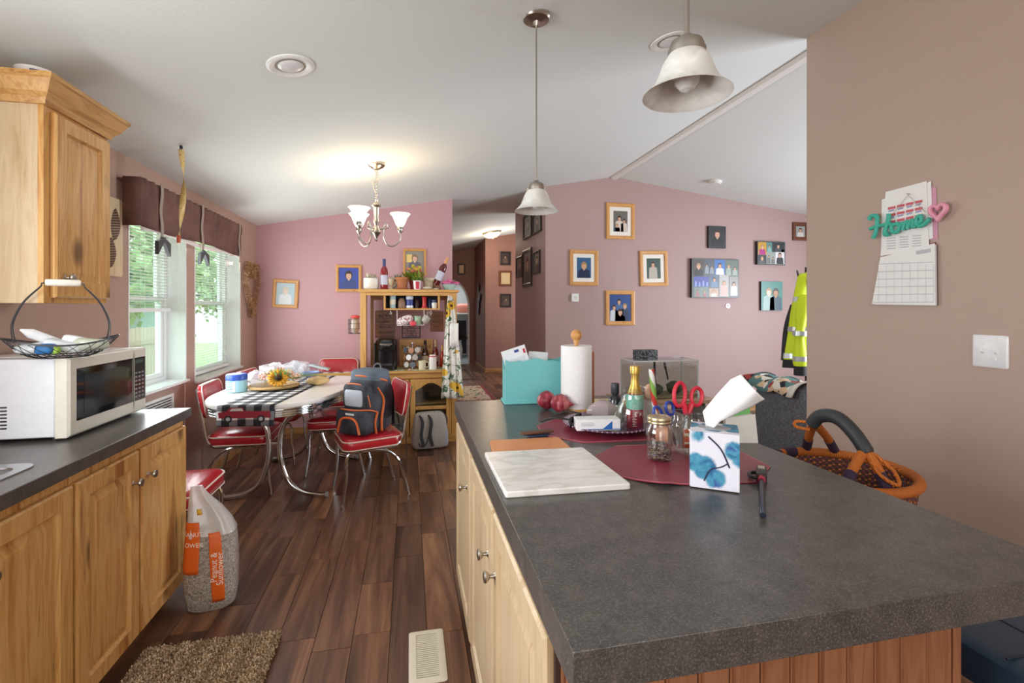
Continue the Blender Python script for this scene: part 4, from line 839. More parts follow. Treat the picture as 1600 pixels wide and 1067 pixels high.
# wire basket on the left side of the hutch with a red lid
t = thing('hanging_wire_basket', 'wire basket hung on the left side of the hutch with rolled cloths', 'basket', (hx0-.06, hy0+.14, 1.115)); q = MB()
for z in (0, .05, .10, .145): q.tube([(-.06,-.09,z), (.057,-.09,z), (.057,.09,z), (-.06,.09,z)], .0018, 5, True)
for i in range(7):
    y = -.09+i*.03; q.tube([(-.06, y, .145), (-.06, y, 0), (.057, y, 0)], .0012, 4); 
for i in range(5): x = -.06+i*.029; q.tube([(x, -.09, .145), (x, -.09, 0), (x, .09, 0)], .0012, 4)
part('wire', q, M_wire, t)
blobthing('rolled_cloth', 'pale rolled cloths standing in the side basket of the hutch', 'cloth', (hx0-.065, hy0+.13, 1.195), (.042, .06, .074), 'ccbcae', e=.7, fn=crum(4, .15)); blobthing('red_beanie', 'coral red round cap on top of the side basket of the hutch', 'cap', (hx0-.06, hy0+.12, 1.282), (.045, .05, .018), 'd8504c', e=.8)
# sunflower towel
k = NT('sunflower', .85); v = k.coord('Object', (1, 0, 1)); vo = k.n('TexVoronoi'); vo.inputs['Scale'].default_value = 8.5; k.l(v, vo.inputs['Vector']); gr = k.noise(v, 17, 3, .6, .8)
c = k.ramp(gr, [(.52, (238, 234, 226)), (.56, (96, 128, 84)), (.64, (70, 100, 92)), (.68, (238, 234, 226))])
c = k.mix(k.ramp(vo.outputs['Distance'], [(.36, 'ffffff'), (.40, '000000')]), c, (232, 190, 70)); c = k.mix(k.ramp(vo.outputs['Distance'], [(.13, 'ffffff'), (.17, '000000')]), c, (66, 44, 30)); M_sun = k.out(c)
a, b, c2 = onY(703, 462, hy0-.03), onY(689, 622, hy0-.05), onY(724, 622, hy0-.05)
t = thing('sunflower_towel', 'long white kitchen towel printed with sunflowers hanging on the right of the hutch', 'towel', (a.x, hy0-.03, b.z)); H = a.z-b.z
def tw(u, v):
    w0, w1 = .02, (c2.x-b.x)/2; s_ = v**.75; w = w0+(w1-w0)*s_; cx_ = ((b.x+c2.x)/2-a.x)*s_
    return (cx_+(u*2-1)*w, -.02-.028*s_+.02*s_*sin(u*19)+.006*sin(u*41+v*3), H*(1-v)+.006*sin(u*9)*v)
part('cloth', MB().grid(tw, 48, 24), M_sun, t, solid=.002, sharp=180)
part('strap', MB().grid(lambda u, v: (-.03+.02*u+v*.012, -.018, H*(.78+.22*v)), 1, 6).grid(lambda u, v: (.022+.02*u-v*.02, -.016, H*(.74+.25*v)), 1, 6), mat('e4b450', .7), t, 'yellow straps', solid=.002)
part('pocket_cloth', MB().grid(lambda u, v: (-.005+u*.085, -.062-.004*sin(u*8), H*(.50+.23*v)), 6, 3), mat('f3efe9', .8), t, 'plain white folded corner', solid=.003)
# ============================================================ BACKPACK on chair, grey bag on the floor
kx = NT('pack', .75); v = kx.coord('Object'); kx.bump(kx.noise(v, 300, 2), .3, .001); M_pack = kx.out(kx.ramp(kx.noise(v, 9, 3), [(.4, (38, 40, 46)), (.6, (62, 66, 76))])); M_og = mat('e07038', .6)
t = thing('backpack', 'large dark grey backpack with orange trim sitting on the red chair', 'backpack', (-.305, 3.685, .473), R(52))
ff = lambda x, y, z: (x*(1-.25*max(0, z/.22))+.02*(z/.22), y*(1-.12*max(0, z/.22)), z)
part('main_bag', MB().blob((.02, 0, .21), (.135, .15, .21), .35, .5, 14, 28, fn=ff), M_pack, t)
part('top_lid', MB().blob((.03, 0, .40), (.10, .135, .055), .5, .55, 8, 24), mat('5d6a78', .7, bump=.3, bscale=250), t, 'blue grey top lid'); 
part('lid_piping', MB().tube([(.03+.10*cos(2*pi*i/30), .137*sin(2*pi*i/30), .375-.035*cos(2*pi*i/30)) for i in range(30)], .007, 6, True), M_og, t, 'orange piping')
# pockets on the side turned to the camera (-y) and the front (-x)
pk = part('upper_pocket', MB().blob((-.105, -.01, .27), (.045, .115, .095), .4, .4, 10, 20), M_pack, t); part('pocket_panel', MB().blob((-.147, -.01, .262), (.006, .085, .06), .3, .3, 6, 16), mat('b8bec8', .35, .3), pk, 'silvery grey panel'); part('trim', MB().tube(smooth([(-.10, -.12, .20), (-.13, -.115, .30), (-.135, -.07, .355), (-.135, .06, .355), (-.12, .11, .30)], 5), .006, 6), M_og, pk, 'orange trim')
lp = part('lower_pocket', MB().blob((-.12, 0, .095), (.065, .145, .093), .4, .4, 10, 20), M_pack, t); part('trim', MB().tube(smooth([(-.187, -.10, .02), (-.19, -.07, .11), (-.19, 0, .13), (-.19, .07, .11), (-.187, .10, .02)], 6), .009, 6).tube(smooth([(-.06, -.148, .16), (-.13, -.14, .185), (-.18, -.05, .185), (-.18, .08, .185)], 6), .005, 6), M_og, lp, 'orange trim')
part('badge', MB().box(-.188, -.05, .148, -.185, .03, .162), mat('dfe2e6', .4), lp, 'white name badge')
part('side_strap', MB().tube(smooth([(-.02, -.155, .02), (-.03, -.163, .12), (.0, -.155, .24), (-.04, -.13, .33)], 5), .010, 6, flat=.5).tube(smooth([(-.07, -.148, .01), (-.085, -.152, .09), (-.06, -.15, .16)], 5), .009, 6, flat=.5), M_og, t, 'orange side strap')
part('top_handle', MB().tube(smooth([(.10, -.04, .42), (.115, -.03, .465), (.12, .0, .48), (.115, .03, .465), (.10, .04, .42)], 5), .009, 6, flat=.5), M_black, t)
part('shoulder_strap', MB().tube(smooth([(.135, -.08, .36), (.17, -.09, .25), (.17, -.10, .08), (.145, -.12, .03)], 5), .016, 8, flat=.35).tube(smooth([(.10, -.15, .03), (.15, -.22, .02), (.155, -.235, -.1), (.16, -.235, -.32)], 6), .010, 6, flat=.3), M_black, t, 'black webbing strap hanging down')
k = NT('heather', .8); v = k.coord('Object', (1, 1, 6)); k.bump(k.noise(v, 120, 3), .3, .001); M_heath = k.out(k.ramp(k.noise(v, 60, 3), [(.3, (146, 140, 134)), (.7, (190, 184, 176))]))
gp = onZ(672, 703, 0); t = thing('grey_bag', 'grey heather tote backpack with dark straps on the floor against the hutch', 'bag', (gp.x, hy0-.17, 0), R(8))
fg = lambda x, y, z: (x*(1-.12*z/.17), y*(1-.35*max(0, z/.17)), z)
part('body', MB().blob((0, 0, .175), (.165, .105, .172), .3, .35, 12, 28, fn=fg), M_heath, t)
for s_ in (-.085, .0): part('strap', MB().tube(smooth([(s_-.02, -.055, .33), (s_+.0, -.10, .27), (s_-.015, -.118, .15), (s_+.01, -.117, .04)], 6), .017, 8, flat=.45), mat('2a2a2e', .7), t, 'dark grey strap')
part('side_strap', MB().tube(smooth([(.13, -.02, .33), (.165, -.04, .28), (.155, -.05, .20)], 5), .010, 6, flat=.5).tube(smooth([(-.13,-.07,.1), (-.11,-.125,.05), (-.06,-.12,.06), (-.03,-.115,.14)], 5), .006, 6), mat('38383c', .7), t); part('side_pocket', MB().blob((.135, -.02, .10), (.035, .08, .09), .4, .4, 8, 16), mat('a8acb4', .7), t, 'paler side pocket')
# outlet on pink wall
P = onY(541, 634, YF-.001); t = thing('wall_outlet', 'white outlet low on the pink wall behind the table', 'outlet', P); part('plate', MB().box(-.06, -.006, -.055, .06, 0, .055), M_white, t, bev=.002); part('socket', MB().box(-.04, -.008, -.03, -.01, -.006, .03).box(.01, -.008, -.03, .04, -.006, .03), mat('cfcbc4', .4), t)
# ============================================================ LAMPS
SLP = -atan(KL)
P = onC(588, 256); t = thing('chandelier', 'brushed nickel chandelier with three glowing glass shades over the dining corner', 'chandelier', P)
part('canopy', MB().lathe([(.065, .012), (.065, -.012), (.058, -.022), (.02, -.045), (0, -.048)], (0,0,0), 24), M_nickel, t)
zc = 2.02-P.z
lk = MB().tube([(.008*cos(2*pi*i/12), 0, .014*sin(2*pi*i/12)) for i in range(12)], .0022, 6, True).mesh('chain_link', M_nickel)
z = -.055; i = 0
while z > zc+.20: part('chain_link', lk, None, t, loc=(0, 0, z), rot=(0, 0, (i % 2)*pi/2)); z -= .022; i += 1
part('cord', MB().tube(smooth([(.0, .004, -.04), (.02, .01, -.10), (-.015, .0, -.16), (-.03, .01, -.13), (-.02, 0, -.19), (.005, 0, -.25)], 6), .003, 5), mat('c8bfae', .5), t)
part('column', MB().lathe([(0, zc+.205), (.014, zc+.20), (.01, zc+.185), (.032, zc+.165), (.036, zc+.155), (.02, zc+.14), (.016, zc+.06), (.024, zc+.03), (.014, zc-.0), (.034, zc-.04), (.036, zc-.055), (.018, zc-.08), (.008, zc-.10), (.012, zc-.115), (0, zc-.128)], (0,0,0), 20), M_nickel, t)
M_shl = mat('fff0d8', .4, emit=2.4, name='lit_glass'); M_bulb = mat('fff1d2', .4, emit=10, name='bulb_lit')
for a in (R(12), R(140), R(232)):
    d = Vector((cos(a), sin(a), 0)); q = lambda r_, z_: (d.x*r_, d.y*r_, z_)
    ar = part('arm', MB().tube(smooth([q(.02, zc-.03), q(.05, zc-.02), q(.075, zc+.02), q(.09, zc-.01), q(.06, zc-.03), q(.055, zc-.09), q(.09, zc-.15), q(.14, zc-.15), q(.185, zc-.10), q(.185, zc-.04)], 6), .0055, 8), M_nickel, t)
    s_ = part('glass_shade', MB().lathe([(.020, 0), (.034, .02), (.046, .05), (.058, .08), (.078, .104), (.080, .106), (.056, .083), (.042, .05), (.018, .004)], (0,0,0), 28), M_shl, t, 'glowing frosted glass shade', loc=q(.185, zc+.0), solid=0)
    part('socket', MB().lathe([(.012, -.05), (.022, -.03), (.024, -.01), (.018, .006), (0, .01)], (0,0,0), 16), M_nickel, s_, loc=(0,0,0)); part('bulb', MB().blob((0,0,.055), (.02,.02,.03), 1, 1, 8, 12), M_bulb, s_)
    pp = P+Vector(q(.185, zc+.135)); point('chandelier_bulb_light', pp, 1.8, (1, .80, .56), .03)
def pendant(px, py, zr, lab, rodr):
    P = onC(px, py) if isinstance(px, (int, float)) and py is not None else px
    t = thing('pendant_lamp', lab, 'pendant', P)
    part('canopy', MB().lathe([(.062, .02), (.062, -.006), (.056, -.014), (.016, -.022), (.010, -.04), (0, -.04)], (0,0,0), 28), M_nickel, t)
    zb = zr-P.z; KZ = lambda pr: [(a, b*.74) for a, b in pr]; part('rod', MB().cyl((0, 0, zb+.125), rodr, -(zb+.125)-.03, 10), M_nickel, t)
    part('socket_cap', MB().lathe(KZ([(.0, .180), (.012, .180), (.016, .169), (.034, .160), (.037, .150), (.037, .138), (.041, .136), (.041, .122), (.0, .12)]), (0, 0, zb), 28), M_nickel, t)
    sh = [(.036, .128), (.040, .122), (.052, .095), (.060, .065), (.070, .035), (.086, .012), (.0945, .002), (.096, 0), (.0935, .001), (.084, .014), (.067, .036), (.057, .065), (.049, .095), (.036, .124)]
    part('glass_shade', MB().lathe(KZ(sh), (0, 0, zb), 40), M_alab, t, 'white alabaster glass bell shade')
    part('bulb', MB().lathe([(0, .0), (.014, .004), (.026, .018), (.030, .035), (.027, .05), (.016, .07), (.014, .078), (0, .078)], (0, 0, zb+.008), 20), mat('f4f4f4', .25), t, 'unlit white bulb')
k = NT('alabaster', .3); v = k.coord('Object'); M_alab = k.out(k.ramp(k.noise(v, 14, 3, .5, 1.2), [(.3, (214, 212, 206)), (.7, (244, 243, 238))])); k.b.inputs['Transmission Weight'].default_value = .0
k.b.inputs['Subsurface Weight'].default_value = .4; k.b.inputs['Subsurface Radius'].default_value = (.02, .02, .02)
pendant(838, 27, 1.80, 'small pendant lamp with bell shade above the far half of the island', .0035)
Pp = at(1073, 140, 1.07); pendant(Vector((Pp.x, Pp.y, ceil(Pp.x)-.004)), None, 1.852, 'large nearest pendant lamp with white bell shade at the top of the picture', .0055)
def recessed(px, py, lab):
    P = onC(px, py); t = thing('recessed_light', lab, 'ceiling light', P+Vector((0, 0, -.001)), rot=(0, SLP, 0))
    part('trim_ring', MB().lathe([(.100, 0), (.099, -.006), (.088, -.010), (.066, -.004), (.062, .0), (.062, -.0005)], (0,0,0), 36), M_white, t)
    part('baffle', MB().lathe([(.063, -.0035), (.05, -.003), (.05, -.0015), (.0, -.001)], (0,0,0), 32), mat('a8a094', .5), t, 'grey inner ring')
    part('bulb', MB().blob((0, 0, -.004), (.054, .054, .012), 1, 1, 8, 24), mat('e6e6e6', .25), t, 'white flood bulb')
recessed(454, 102, 'round recessed ceiling light above the left kitchen run'); recessed(1046, 64, 'round recessed ceiling light partly behind the nearest pendant')
P = onC(1118, 283, True); t = thing('smoke_detector', 'round white smoke detector on the far sloped ceiling', 'smoke detector', P, rot=(0, atan(KR), 0)); part('body', MB().lathe([(.07, .004), (.07, -.02), (.055, -.035), (0, -.037)], (0,0,0), 24), M_white, t)
P = onC(768, 362); t = thing('hall_ceiling_light', 'glowing round flush ceiling light in the hallway', 'ceiling light', P, rot=(0, SLP, 0)); part('pan', MB().lathe([(.19, .0), (.19, -.02), (.17, -.035)], (0,0,0), 28), M_nickel, t); part('glass_bowl', MB().lathe([(.165, -.03), (.15, -.07), (.09, -.11), (.012, -.125), (0, -.14)], (0,0,0), 28), mat('ffe2b4', .4, emit=2.2), t, 'glowing glass bowl'); point('hall_lamp_light', P+Vector((0, 0, -.22)), 20, (1, .8, .58), .1)
# ============================================================ PICTURES
def figure(q, x, y, s, W, H, y0, hair, skin, cloth, mats):
    "head and shoulders, in picture fractions, painted as thin layers"
    def el(cx, cy, rx, ry, d, m, n=14, a0=0, a1=2*pi):
        vs = [((cx+rx*cos(a0+(a1-a0)*i/n)), y0-d, (cy+ry*sin(a0+(a1-a0)*i/n))) for i in range(n+1)]; q.add(vs, [tuple(range(n+1))], m)
    idx = []
    for c_ in (hair, skin, cloth):
        if c_ not in mats: mats.append(c_)
        idx.append(mats.index(c_))
    X, Y, k_ = x*W, y*H, s*1.3*min(W, H)
    q.add([(X-k_*.30, y0-.0006, 0.0*H+.002), (X+k_*.30, y0-.0006, .002), (X+k_*.27, y0-.0006, max(Y-k_*.20, .004)), (X+k_*.09, y0-.0006, Y-k_*.12), (X-k_*.09, y0-.0006, Y-k_*.12), (X-k_*.27, y0-.0006, max(Y-k_*.2, .004))], [(0,1,2,3,4,5)], idx[2])
    el(X, Y+k_*.03, k_*.15, k_*.19, .0009, idx[0]); el(X, Y-k_*.13, k_*.045, k_*.07, .0011, idx[1]); el(X, Y-k_*.01, k_*.105, k_*.145, .0012, idx[1])
    el(X, Y+k_*.09, k_*.11, k_*.07, .0014, idx[0], 10, 0, pi)
    el(X-k_*.04, Y, k_*.014, k_*.01, .0015, idx[0], 6); el(X+k_*.04, Y, k_*.014, k_*.01, .0015, idx[0], 6); el(X, Y-k_*.075, k_*.03, k_*.01, .0015, idx[0], 6)
def picture(plane, val, rect, label, frame='wood', matc=None, bg='3f6ea8', figs=(), b=.12, m=0, tilt=0, depth=.02, nm='framed_photo', cat='picture', patches=(), group=None):
    x0, y0, x1, y1 = rect; ym = (y0+y1)/2; f = onY if plane == 'Y' else onX
    A, B = f(x0, ym, val), f(x1, ym, val); pc = f((x0+x1)/2, ym, val); top = f((x0+x1)/2, y0, val); bot = f((x0+x1)/2, y1, val)
    W = (B-A).length; H = top.z-bot.z; cx = (A+B)/2
    rz = 0 if plane == 'Y' else (-pi/2 if val > 0 else pi/2); off = Vector((0, -.001, 0)) if plane == 'Y' else Vector((-.001 if val > 0 else .001, 0, 0))
    t = thing(nm, label, cat, Vector((cx.x, cx.y, bot.z))+off, rot=(0, tilt, rz), group=group)
    bb = b*min(W, H) if frame != 'canvas' else 0; FM = {'wood': M_frame, 'dark': mat('2c2220', .4), 'canvas': M_black, 'brown': mat('6b3a20', .4), 'gold': M_frame}[frame]
    if frame == 'canvas': part('canvas', MB().box(-W/2, -depth*1.4, 0, W/2, 0, H), mat('2a2424', .6), t); yf = -depth*1.4
    else:
        q = MB(); O = lambda d: [(-W/2+d, d), (W/2-d, d), (W/2-d, H-d), (-W/2+d, H-d)]
        q.layers([[(p[0], y_, p[1]) for p in O(d)] for d, y_ in ((0, 0), (0, -depth), (bb*.3, -depth*1.15), (bb*.8, -depth), (bb, -depth*.5), (bb, -.002))], cap=False); part('frame', q, FM, t, sharp=15)
        part('backing', MB().box(-W/2+bb*.5, -.004, bb*.5, W/2-bb*.5, -.001, H-bb*.5), mat('8a7a66', .8), t); yf = -.005
    mm = m*min(W, H); 
    if matc: part('mat_board', MB().box(-W/2+bb, yf-.001, bb, W/2-bb, yf, H-bb), mat(matc, .7), t, 'pale mat board'); yf -= .001
    iw, ih = W-2*(bb+mm), H-2*(bb+mm); q = MB(); mats = [bg]
    q.box(0, yf-.001, 0, iw, yf, ih, 0)
    for (u0, v0, u1, v1, c_) in patches:
        if c_ not in mats: mats.append(c_)
        q.add([(u0*iw, yf-.0014, v0*ih), (u1*iw, yf-.0014, v0*ih), (u1*iw, yf-.0014, v1*ih), (u0*iw, yf-.0014, v1*ih)], [(0,1,2,3)], mats.index(c_))
    for (x, y, s, hair, skin, cl) in figs: figure(q, x, y, s, iw, ih, yf-.0012, hair, skin, cl, mats)
    q.xf(Matrix.Translation((-iw/2, 0, bb+mm))); part('print', q, [mat(c_, .35) for c_ in mats], t, 'photographic print')
    return t
SK, SK2, BR, BL = 'd8a98c', 'e0b49c', '3a2a22', 'a88a5c'
picture('Y', YF, (947, 318, 991, 374), 'topmost wood framed photo of a woman with two children, far wall', 'wood', 'eee9df', '6d6a64', [(.42, .62, .75, BR, SK, 'd8cabc'), (.75, .5, .6, BR, SK, 'd9c6b8'), (.25, .28, .55, BL, SK, '2c4666')], .12, .13)
picture('Y', YF, (890, 391, 934, 446), 'leftmost wood framed photo of a child in dark clothes, far wall', 'wood', 'eee9df', '35608c', [(.5, .58, 1.1, BL, SK, '22304c')], .12, .13)
picture('Y', YF, (1000, 392, 1043, 447), 'wood framed photo of a standing woman in pale dress, right of the group of four', 'wood', 'eee9df', '3c5048', [(.45, .68, .8, BR, SK, 'b9b2a4')], .12, .13, tilt=R(-1.5))
picture('Y', YF, (946, 454, 991, 508), 'lowest wood framed photo of a family of four on dark blue', 'wood', None, '2f4f8c', [(.45, .72, .5, BR, SK, '4a6c9c'), (.22, .5, .5, BR, SK, 'cfd4dc'), (.72, .55, .5, BL, SK, '33405c'), (.5, .32, .62, BR, SK, 'e8e4e0')], .13)
picture('Y', YF, (1105, 354, 1132, 388), 'small dark canvas photo of a person in a black vest, far wall', 'canvas', None, '26282a', [(.5, .62, .95, BR, SK, '101214')])
def collage(rect, lab, cells, depth=.03):
    figs, pat = [], []
    for (u0, v0, u1, v1, bg, fc, n) in cells:
        pat.append((u0, v0, u1, v1, bg))
    t = picture('Y', YF, rect, lab, 'canvas', None, '4b5552', [], depth=depth, patches=pat, nm='photo_collage')
    pr = [c for c in t.children if c.name.startswith('print')][0]
    A = onY(rect[0], 0, YF); B = onY(rect[2], 0, YF); W = B.x-A.x; H = onY(rect[0], rect[1], YF).z-onY(rect[0], rect[3], YF).z
    for i, (u0, v0, u1, v1, bg, fc, n) in enumerate(cells):
        q = MB(); ms = [bg]; w_, h_ = (u1-u0)*W, (v1-v0)*H
        for j in range(n): figure(q, (j+.5)/n, .6-.12*(j % 2), 1.0/n*1.0 if n > 1 else 1.0, w_, h_, 0, BR if (i+j) % 3 else BL, SK, fc, ms)
        q.xf(Matrix.Translation((-W/2+u0*W, -depth*1.4-.0016, v0*H))); part('snapshot', q, [mat(c_, .4) for c_ in ms], t)
collage((1078, 405, 1151, 465), 'large collage canvas of many small snapshots, far wall', [(.02, .55, .26, .97, '4a3c34', '1d1c22', 1), (.26, .62, .47, .97, '46505c', '8f98a4', 2), (.48, .6, .70, .98, '2a6ab4', 'e8ecf0', 1), (.71, .58, .98, .97, '5a6a5c', '9aa89c', 2), (.04, .28, .36, .54, '2c3c9c', '8aa4dc', 4), (.38, .26, .56, .60, '48607c', '6a86a8', 1), (.58, .03, .78, .60, 'a8a8a4', 'd8b4ac', 1), (.80, .05, .98, .55, '8e8a80', 'dfe6ea', 1), (.05, .02, .34, .26, '6c7c70', 'a86a6c', 2), (.36, .02, .56, .24, 'b89c84', 'e2dcd4', 1)])
collage((1180, 378, 1223, 414), 'smaller collage canvas of snapshots, upper right of the far wall', [(.02, .42, .32, .96, 'c89a30', 'b02a7c', 1), (.33, .55, .52, .95, '5a8c8c', '80b0a8', 1), (.52, .55, .97, .97, '2c3234', '3a4448', 1), (.02, .03, .30, .40, '30363a', '4a5256', 1), (.32, .03, .63, .55, '9aa49c', '6c746c', 2), (.64, .03, .97, .66, 'e4e2e4', '26282e', 1)])
picture('Y', YF, (1187, 440, 1220, 485), 'greenish canvas photo of two people beside the hanging jacket', 'canvas', None, '3c8478', [(.35, .62, .7, BL, 'dcc8b4', '94b4ac'), (.68, .6, .75, BR, 'b98458', '1f4a58')])
picture('Y', YF, (1238, 348, 1262, 376), 'small brown framed photo at the far right of the far wall', 'brown', None, '9aa09c', [(.5, .6, .9, BR, SK, 'd4ccc4')], .2)
picture('Y', YF, (425, 437, 465, 481), 'pale faded photo in a wood frame on the pink wall, tilted', 'wood', None, 'b4ccd4', [(.5, .62, .9, 'd8c8b8', 'e4d0c4', 'dce4e6')], .14, tilt=R(3))
picture('Y', YF, (525, 414, 565, 456), 'wood framed photo of a boy on bright blue, pink wall', 'wood', None, '3c50b0', [(.5, .62, 1.0, BR, SK2, '3c4c88')], .12)
picture('Y', YF, (630, 389, 666, 431), 'wood framed portrait behind the silk flowers above the hutch', 'wood', None, '8c8a80', [(.5, .66, .9, '8a6a50', SK2, '5c5a68')], .1, patches=[(.05, .5, .35, .85, 'e8c878')])
for r_, l_ in (((819, 334, 832, 372), 'upper left narrow framed photo on the hallway side wall'), ((834, 332, 847, 364), 'upper right narrow framed photo on the hallway side wall'), ((808, 401, 817, 433), 'lower left dark framed photo on the hallway side wall'), ((818, 389, 832, 448), 'tall framed photo in the middle of the hallway side wall'), ((835, 392, 845, 428), 'lower right framed photo on the hallway side wall')):
    picture('X', 1.61, r_, l_, 'dark', None, '8a8078', [(.5, .6, .9, BR, SK, '4a4440')], .1)
for r_, l_, c_ in (((781, 393, 798, 414), 'top dark framed portrait on the brown hallway wall', '3a3230'), ((780, 423, 800, 447), 'middle red framed picture on the brown hallway wall', 'cbb088'), ((782, 459, 799, 480), 'lowest dark framed portrait on the brown hallway wall', '4c3c34')):
    picture('Y', 10, r_, l_, 'dark' if c_ != 'cbb088' else 'brown', None, c_, [(.5, .6, .9, '241c1a', 'a07860', '5c4a42')] if c_ != 'cbb088' else [], .15)
picture('Y', 11.7, (715, 412, 727, 429), 'small framed sunset picture at the end of the hallway', 'dark', None, 'c89a5c', [], .2)
# thermostat, white dial on far wall
P = onY(898, 465, YF-.001); t = thing('thermostat', 'small white square thermostat under the leftmost framed photo', 'thermostat', P); part('case', MB().prism(rr(.09, .10, .012, 3), -.025, 0, 'y'), M_white, t, bev=.003); part('dial', MB().cyl((0, -.027, 0), .022, .003, 20, 0, 'y'), mat('dddbd6', .4), t)
P = onY(1137, 478, YF-.001); t = thing('wall_hook', 'small translucent adhesive hook below the large collage', 'hook', P); part('disc', MB().cyl((0, 0, 0), .035, .006, 20, 0, 'y').xf(Matrix.Rotation(pi, 4, 'Z')), mat('cbb9b8', .3), t); part('prong', MB().tube([(0, -.008, .01), (0, -.02, 0), (0, -.02, .012)], .003, 6), mat('cbb9b8', .3), t)
# dark metal wall art on the inner hall corner and mirror reflection modelled as things past the arch
t = thing('wall_art', 'dark metal mask-like wall art at the corner deep in the hallway', 'wall art', (1.555, 10.75, 1.05)); q = MB()
for i in range(9): q.blob((-.02, random.uniform(-.15, .15), random.uniform(0, .8)), (.02, .07, .08), .8, .8, 6, 8)
part('figure', q, mat('4a4448', .35, .6), t)
t = thing('fireplace', 'black fireplace opening standing in for a mirror reflection past the arch', 'fireplace', (1.30, 13.88, 0)); part('surround', MB().box(-.45, -.05, 0, .45, 0, 1.3), mat('a8acac', .6), t); part('firebox', MB().box(-.3, -.06, .05, .3, -.05, 1.0), mat('101418', .4), t, 'black firebox')
t = thing('dried_bouquet', 'dried flower bouquet in a pale vase in the stand-in mirror reflection past the arch', 'bouquet', (1.30, 13.2, 0)); part('vase', MB().lathe([(0,0), (.10,0), (.13,.2), (.09,.42), (.10,.5), (.08,.5)], (0,0,0), 18), mat('cfc8c0', .5), t); succ(0, 0, .48, 120, .34, mat('3a2c28', .8), t, 31, 'dried_stems'); 
blobthing('coral_cushion', 'coral coloured cushion in the stand-in mirror reflection past the arch', 'cushion', (1.42, 13.0, 1.35), (.20, .10, .13), 'e08a78', e=.7)
t = thing('shelf_unit', 'pale wall shelf holding the coral cushion in the stand-in mirror reflection past the arch', 'shelf', (1.35, 13.0, 1.19)); part('shelf', MB().box(-.3, -.15, 0, .45, .9, .02), mat('d9d6d0', .5), t)
# ============================================================ HALL RUGS
def rug(P0, P1, lab, m_, b_, fringe=None, nm='rug'):
    x0, x1 = sorted((P0.x, P1.x)); y0, y1 = sorted((P0.y, P1.y)); t = thing(nm, lab, 'rug', ((x0+x1)/2, (y0+y1)/2, .0005)); w_, h_ = (x1-x0)/2, (y1-y0)/2
    part('border', MB().box(-w_, -h_, 0, w_, h_, .006), b_, t, bev=.002); part('field', MB().box(-w_+.06, -h_+.06, .006, w_-.06, h_-.06, .0075), m_, t)
k = NT('floral', .9); v = k.coord('Object'); n_ = k.noise(v, 7, 3, .5, 1.5); M_flor = k.out(k.ramp(n_, [(.36, (110, 130, 96)), (.42, (214, 196, 168)), (.55, (222, 206, 182)), (.60, (158, 62, 74))], 'CONSTANT'))
k = NT('brownrug', .9); v = k.coord('Object'); M_brr = k.out(k.ramp(k.noise(v, 9, 3), [(.4, (84, 66, 54)), (.6, (132, 112, 92))]))
rug(Vector((.52, 7.0, 0)), Vector((1.26, 8.4, 0)), 'cream floral rug with a dark red border at the hallway entrance', M_flor, mat('8e3a40', .9)); rug(Vector((.62, 9.1, 0)), Vector((1.22, 10.7, 0)), 'dark brown runner rug deeper in the hallway', M_brr, mat('4a3a30', .9))
# ============================================================ PARTITION: calendar, papers, sign, switch
wx = XP-.001
def on_part(px, py, off=0): return onX(px, py, wx-off)
def sheet(name, pts, off, mt, lab, thick=.0012, nm='paper', curl=0):
    W_ = [on_part(px, py, off) for px, py in pts]; o_ = W_[0]; q = MB()
    q.layers([[(-d, p.y-o_.y, p.z-o_.z) for p in W_] for d in (0, thick)]); t_ = thing(name, lab, nm, o_); part('sheet', q, mt, t_); return t_, o_
M_pp = mat('f2f0ee', .6); M_pp2 = mat('e6e4e6', .6)
sheet('pink_folder', [(1385, 300), (1463, 292), (1466, 374), (1400, 380)], .001, mat('d49ab0', .6), 'pink edged sheet behind the papers above the calendar', nm='paper')
sheet('school_paper', [(1378, 312), (1455, 283), (1458, 372), (1377, 396)], .004, M_pp, 'rear white printed sheet above the calendar', nm='paper')
t, o_ = sheet('printed_schedule', [(1384, 300), (1448, 283), (1452, 388), (1376, 400)], .007, M_pp, 'printed sheet with red table boxes behind the turquoise sign', nm='paper')
def marks(t, o_, off, rects, mt, nm): # pixel rects on the sheet
    q = MB()
    for (x0, y0, x1, y1, sk) in rects:
        c = [on_part(x0, y0, off), on_part(x1, y0+sk, off), on_part(x1, y1+sk, off), on_part(x0, y1, off)]
        q.add([(-.0024, p.y-o_.y, p.z-o_.z) for p in c], [(3, 2, 1, 0)])
    part(nm, q, mt, t, kind='stuff')
cells = [(1388+i*14, 324+j*11-i*3.2, 1400+i*14, 328+j*11-i*3.2, -2.5) for i in range(4) for j in range(3)]
marks(t, o_, .007, cells, mat('d2606a', .6), 'red_table'); marks(t, o_, .007, [(a+1, b+5, c-2, d+3.5, s_) for a, b, c, d, s_ in cells], mat('9a9ac0', .6), 'text_lines')
marks(t, o_, .007, [(1386+(i % 3)*20, 372+(i//3)*4-(i % 3)*2, 1400+(i % 3)*20, 373.2+(i//3)*4-(i % 3)*2, -1) for i in range(15)], mat('b4b4ba', .6), 'small_print')
t, o_ = sheet('calendar', [(1376, 402), (1461, 380), (1462, 477), (1363, 475)], .016, M_pp, 'open wall calendar page hanging on the right wall', nm='calendar', thick=.002)
gl = []
for j in range(6): gl.append((1373-j*1.6, 412+j*12, 1459, 413+j*12, -3+j*.5))
marks(t, o_, .0165, gl, mat('c2c2c8', .6), 'grid_lines'); 
gv = [(1373+i*12.3, 412, 1373.6+i*12.3, 472, 0) for i in range(8)]; marks(t, o_, .0165, gv, mat('cfcfd6', .6), 'grid_columns')
marks(t, o_, .0165, [(1432, 392, 1455, 398, -4)], mat('c2c2c6', .6), 'month_heading')
q = MB()
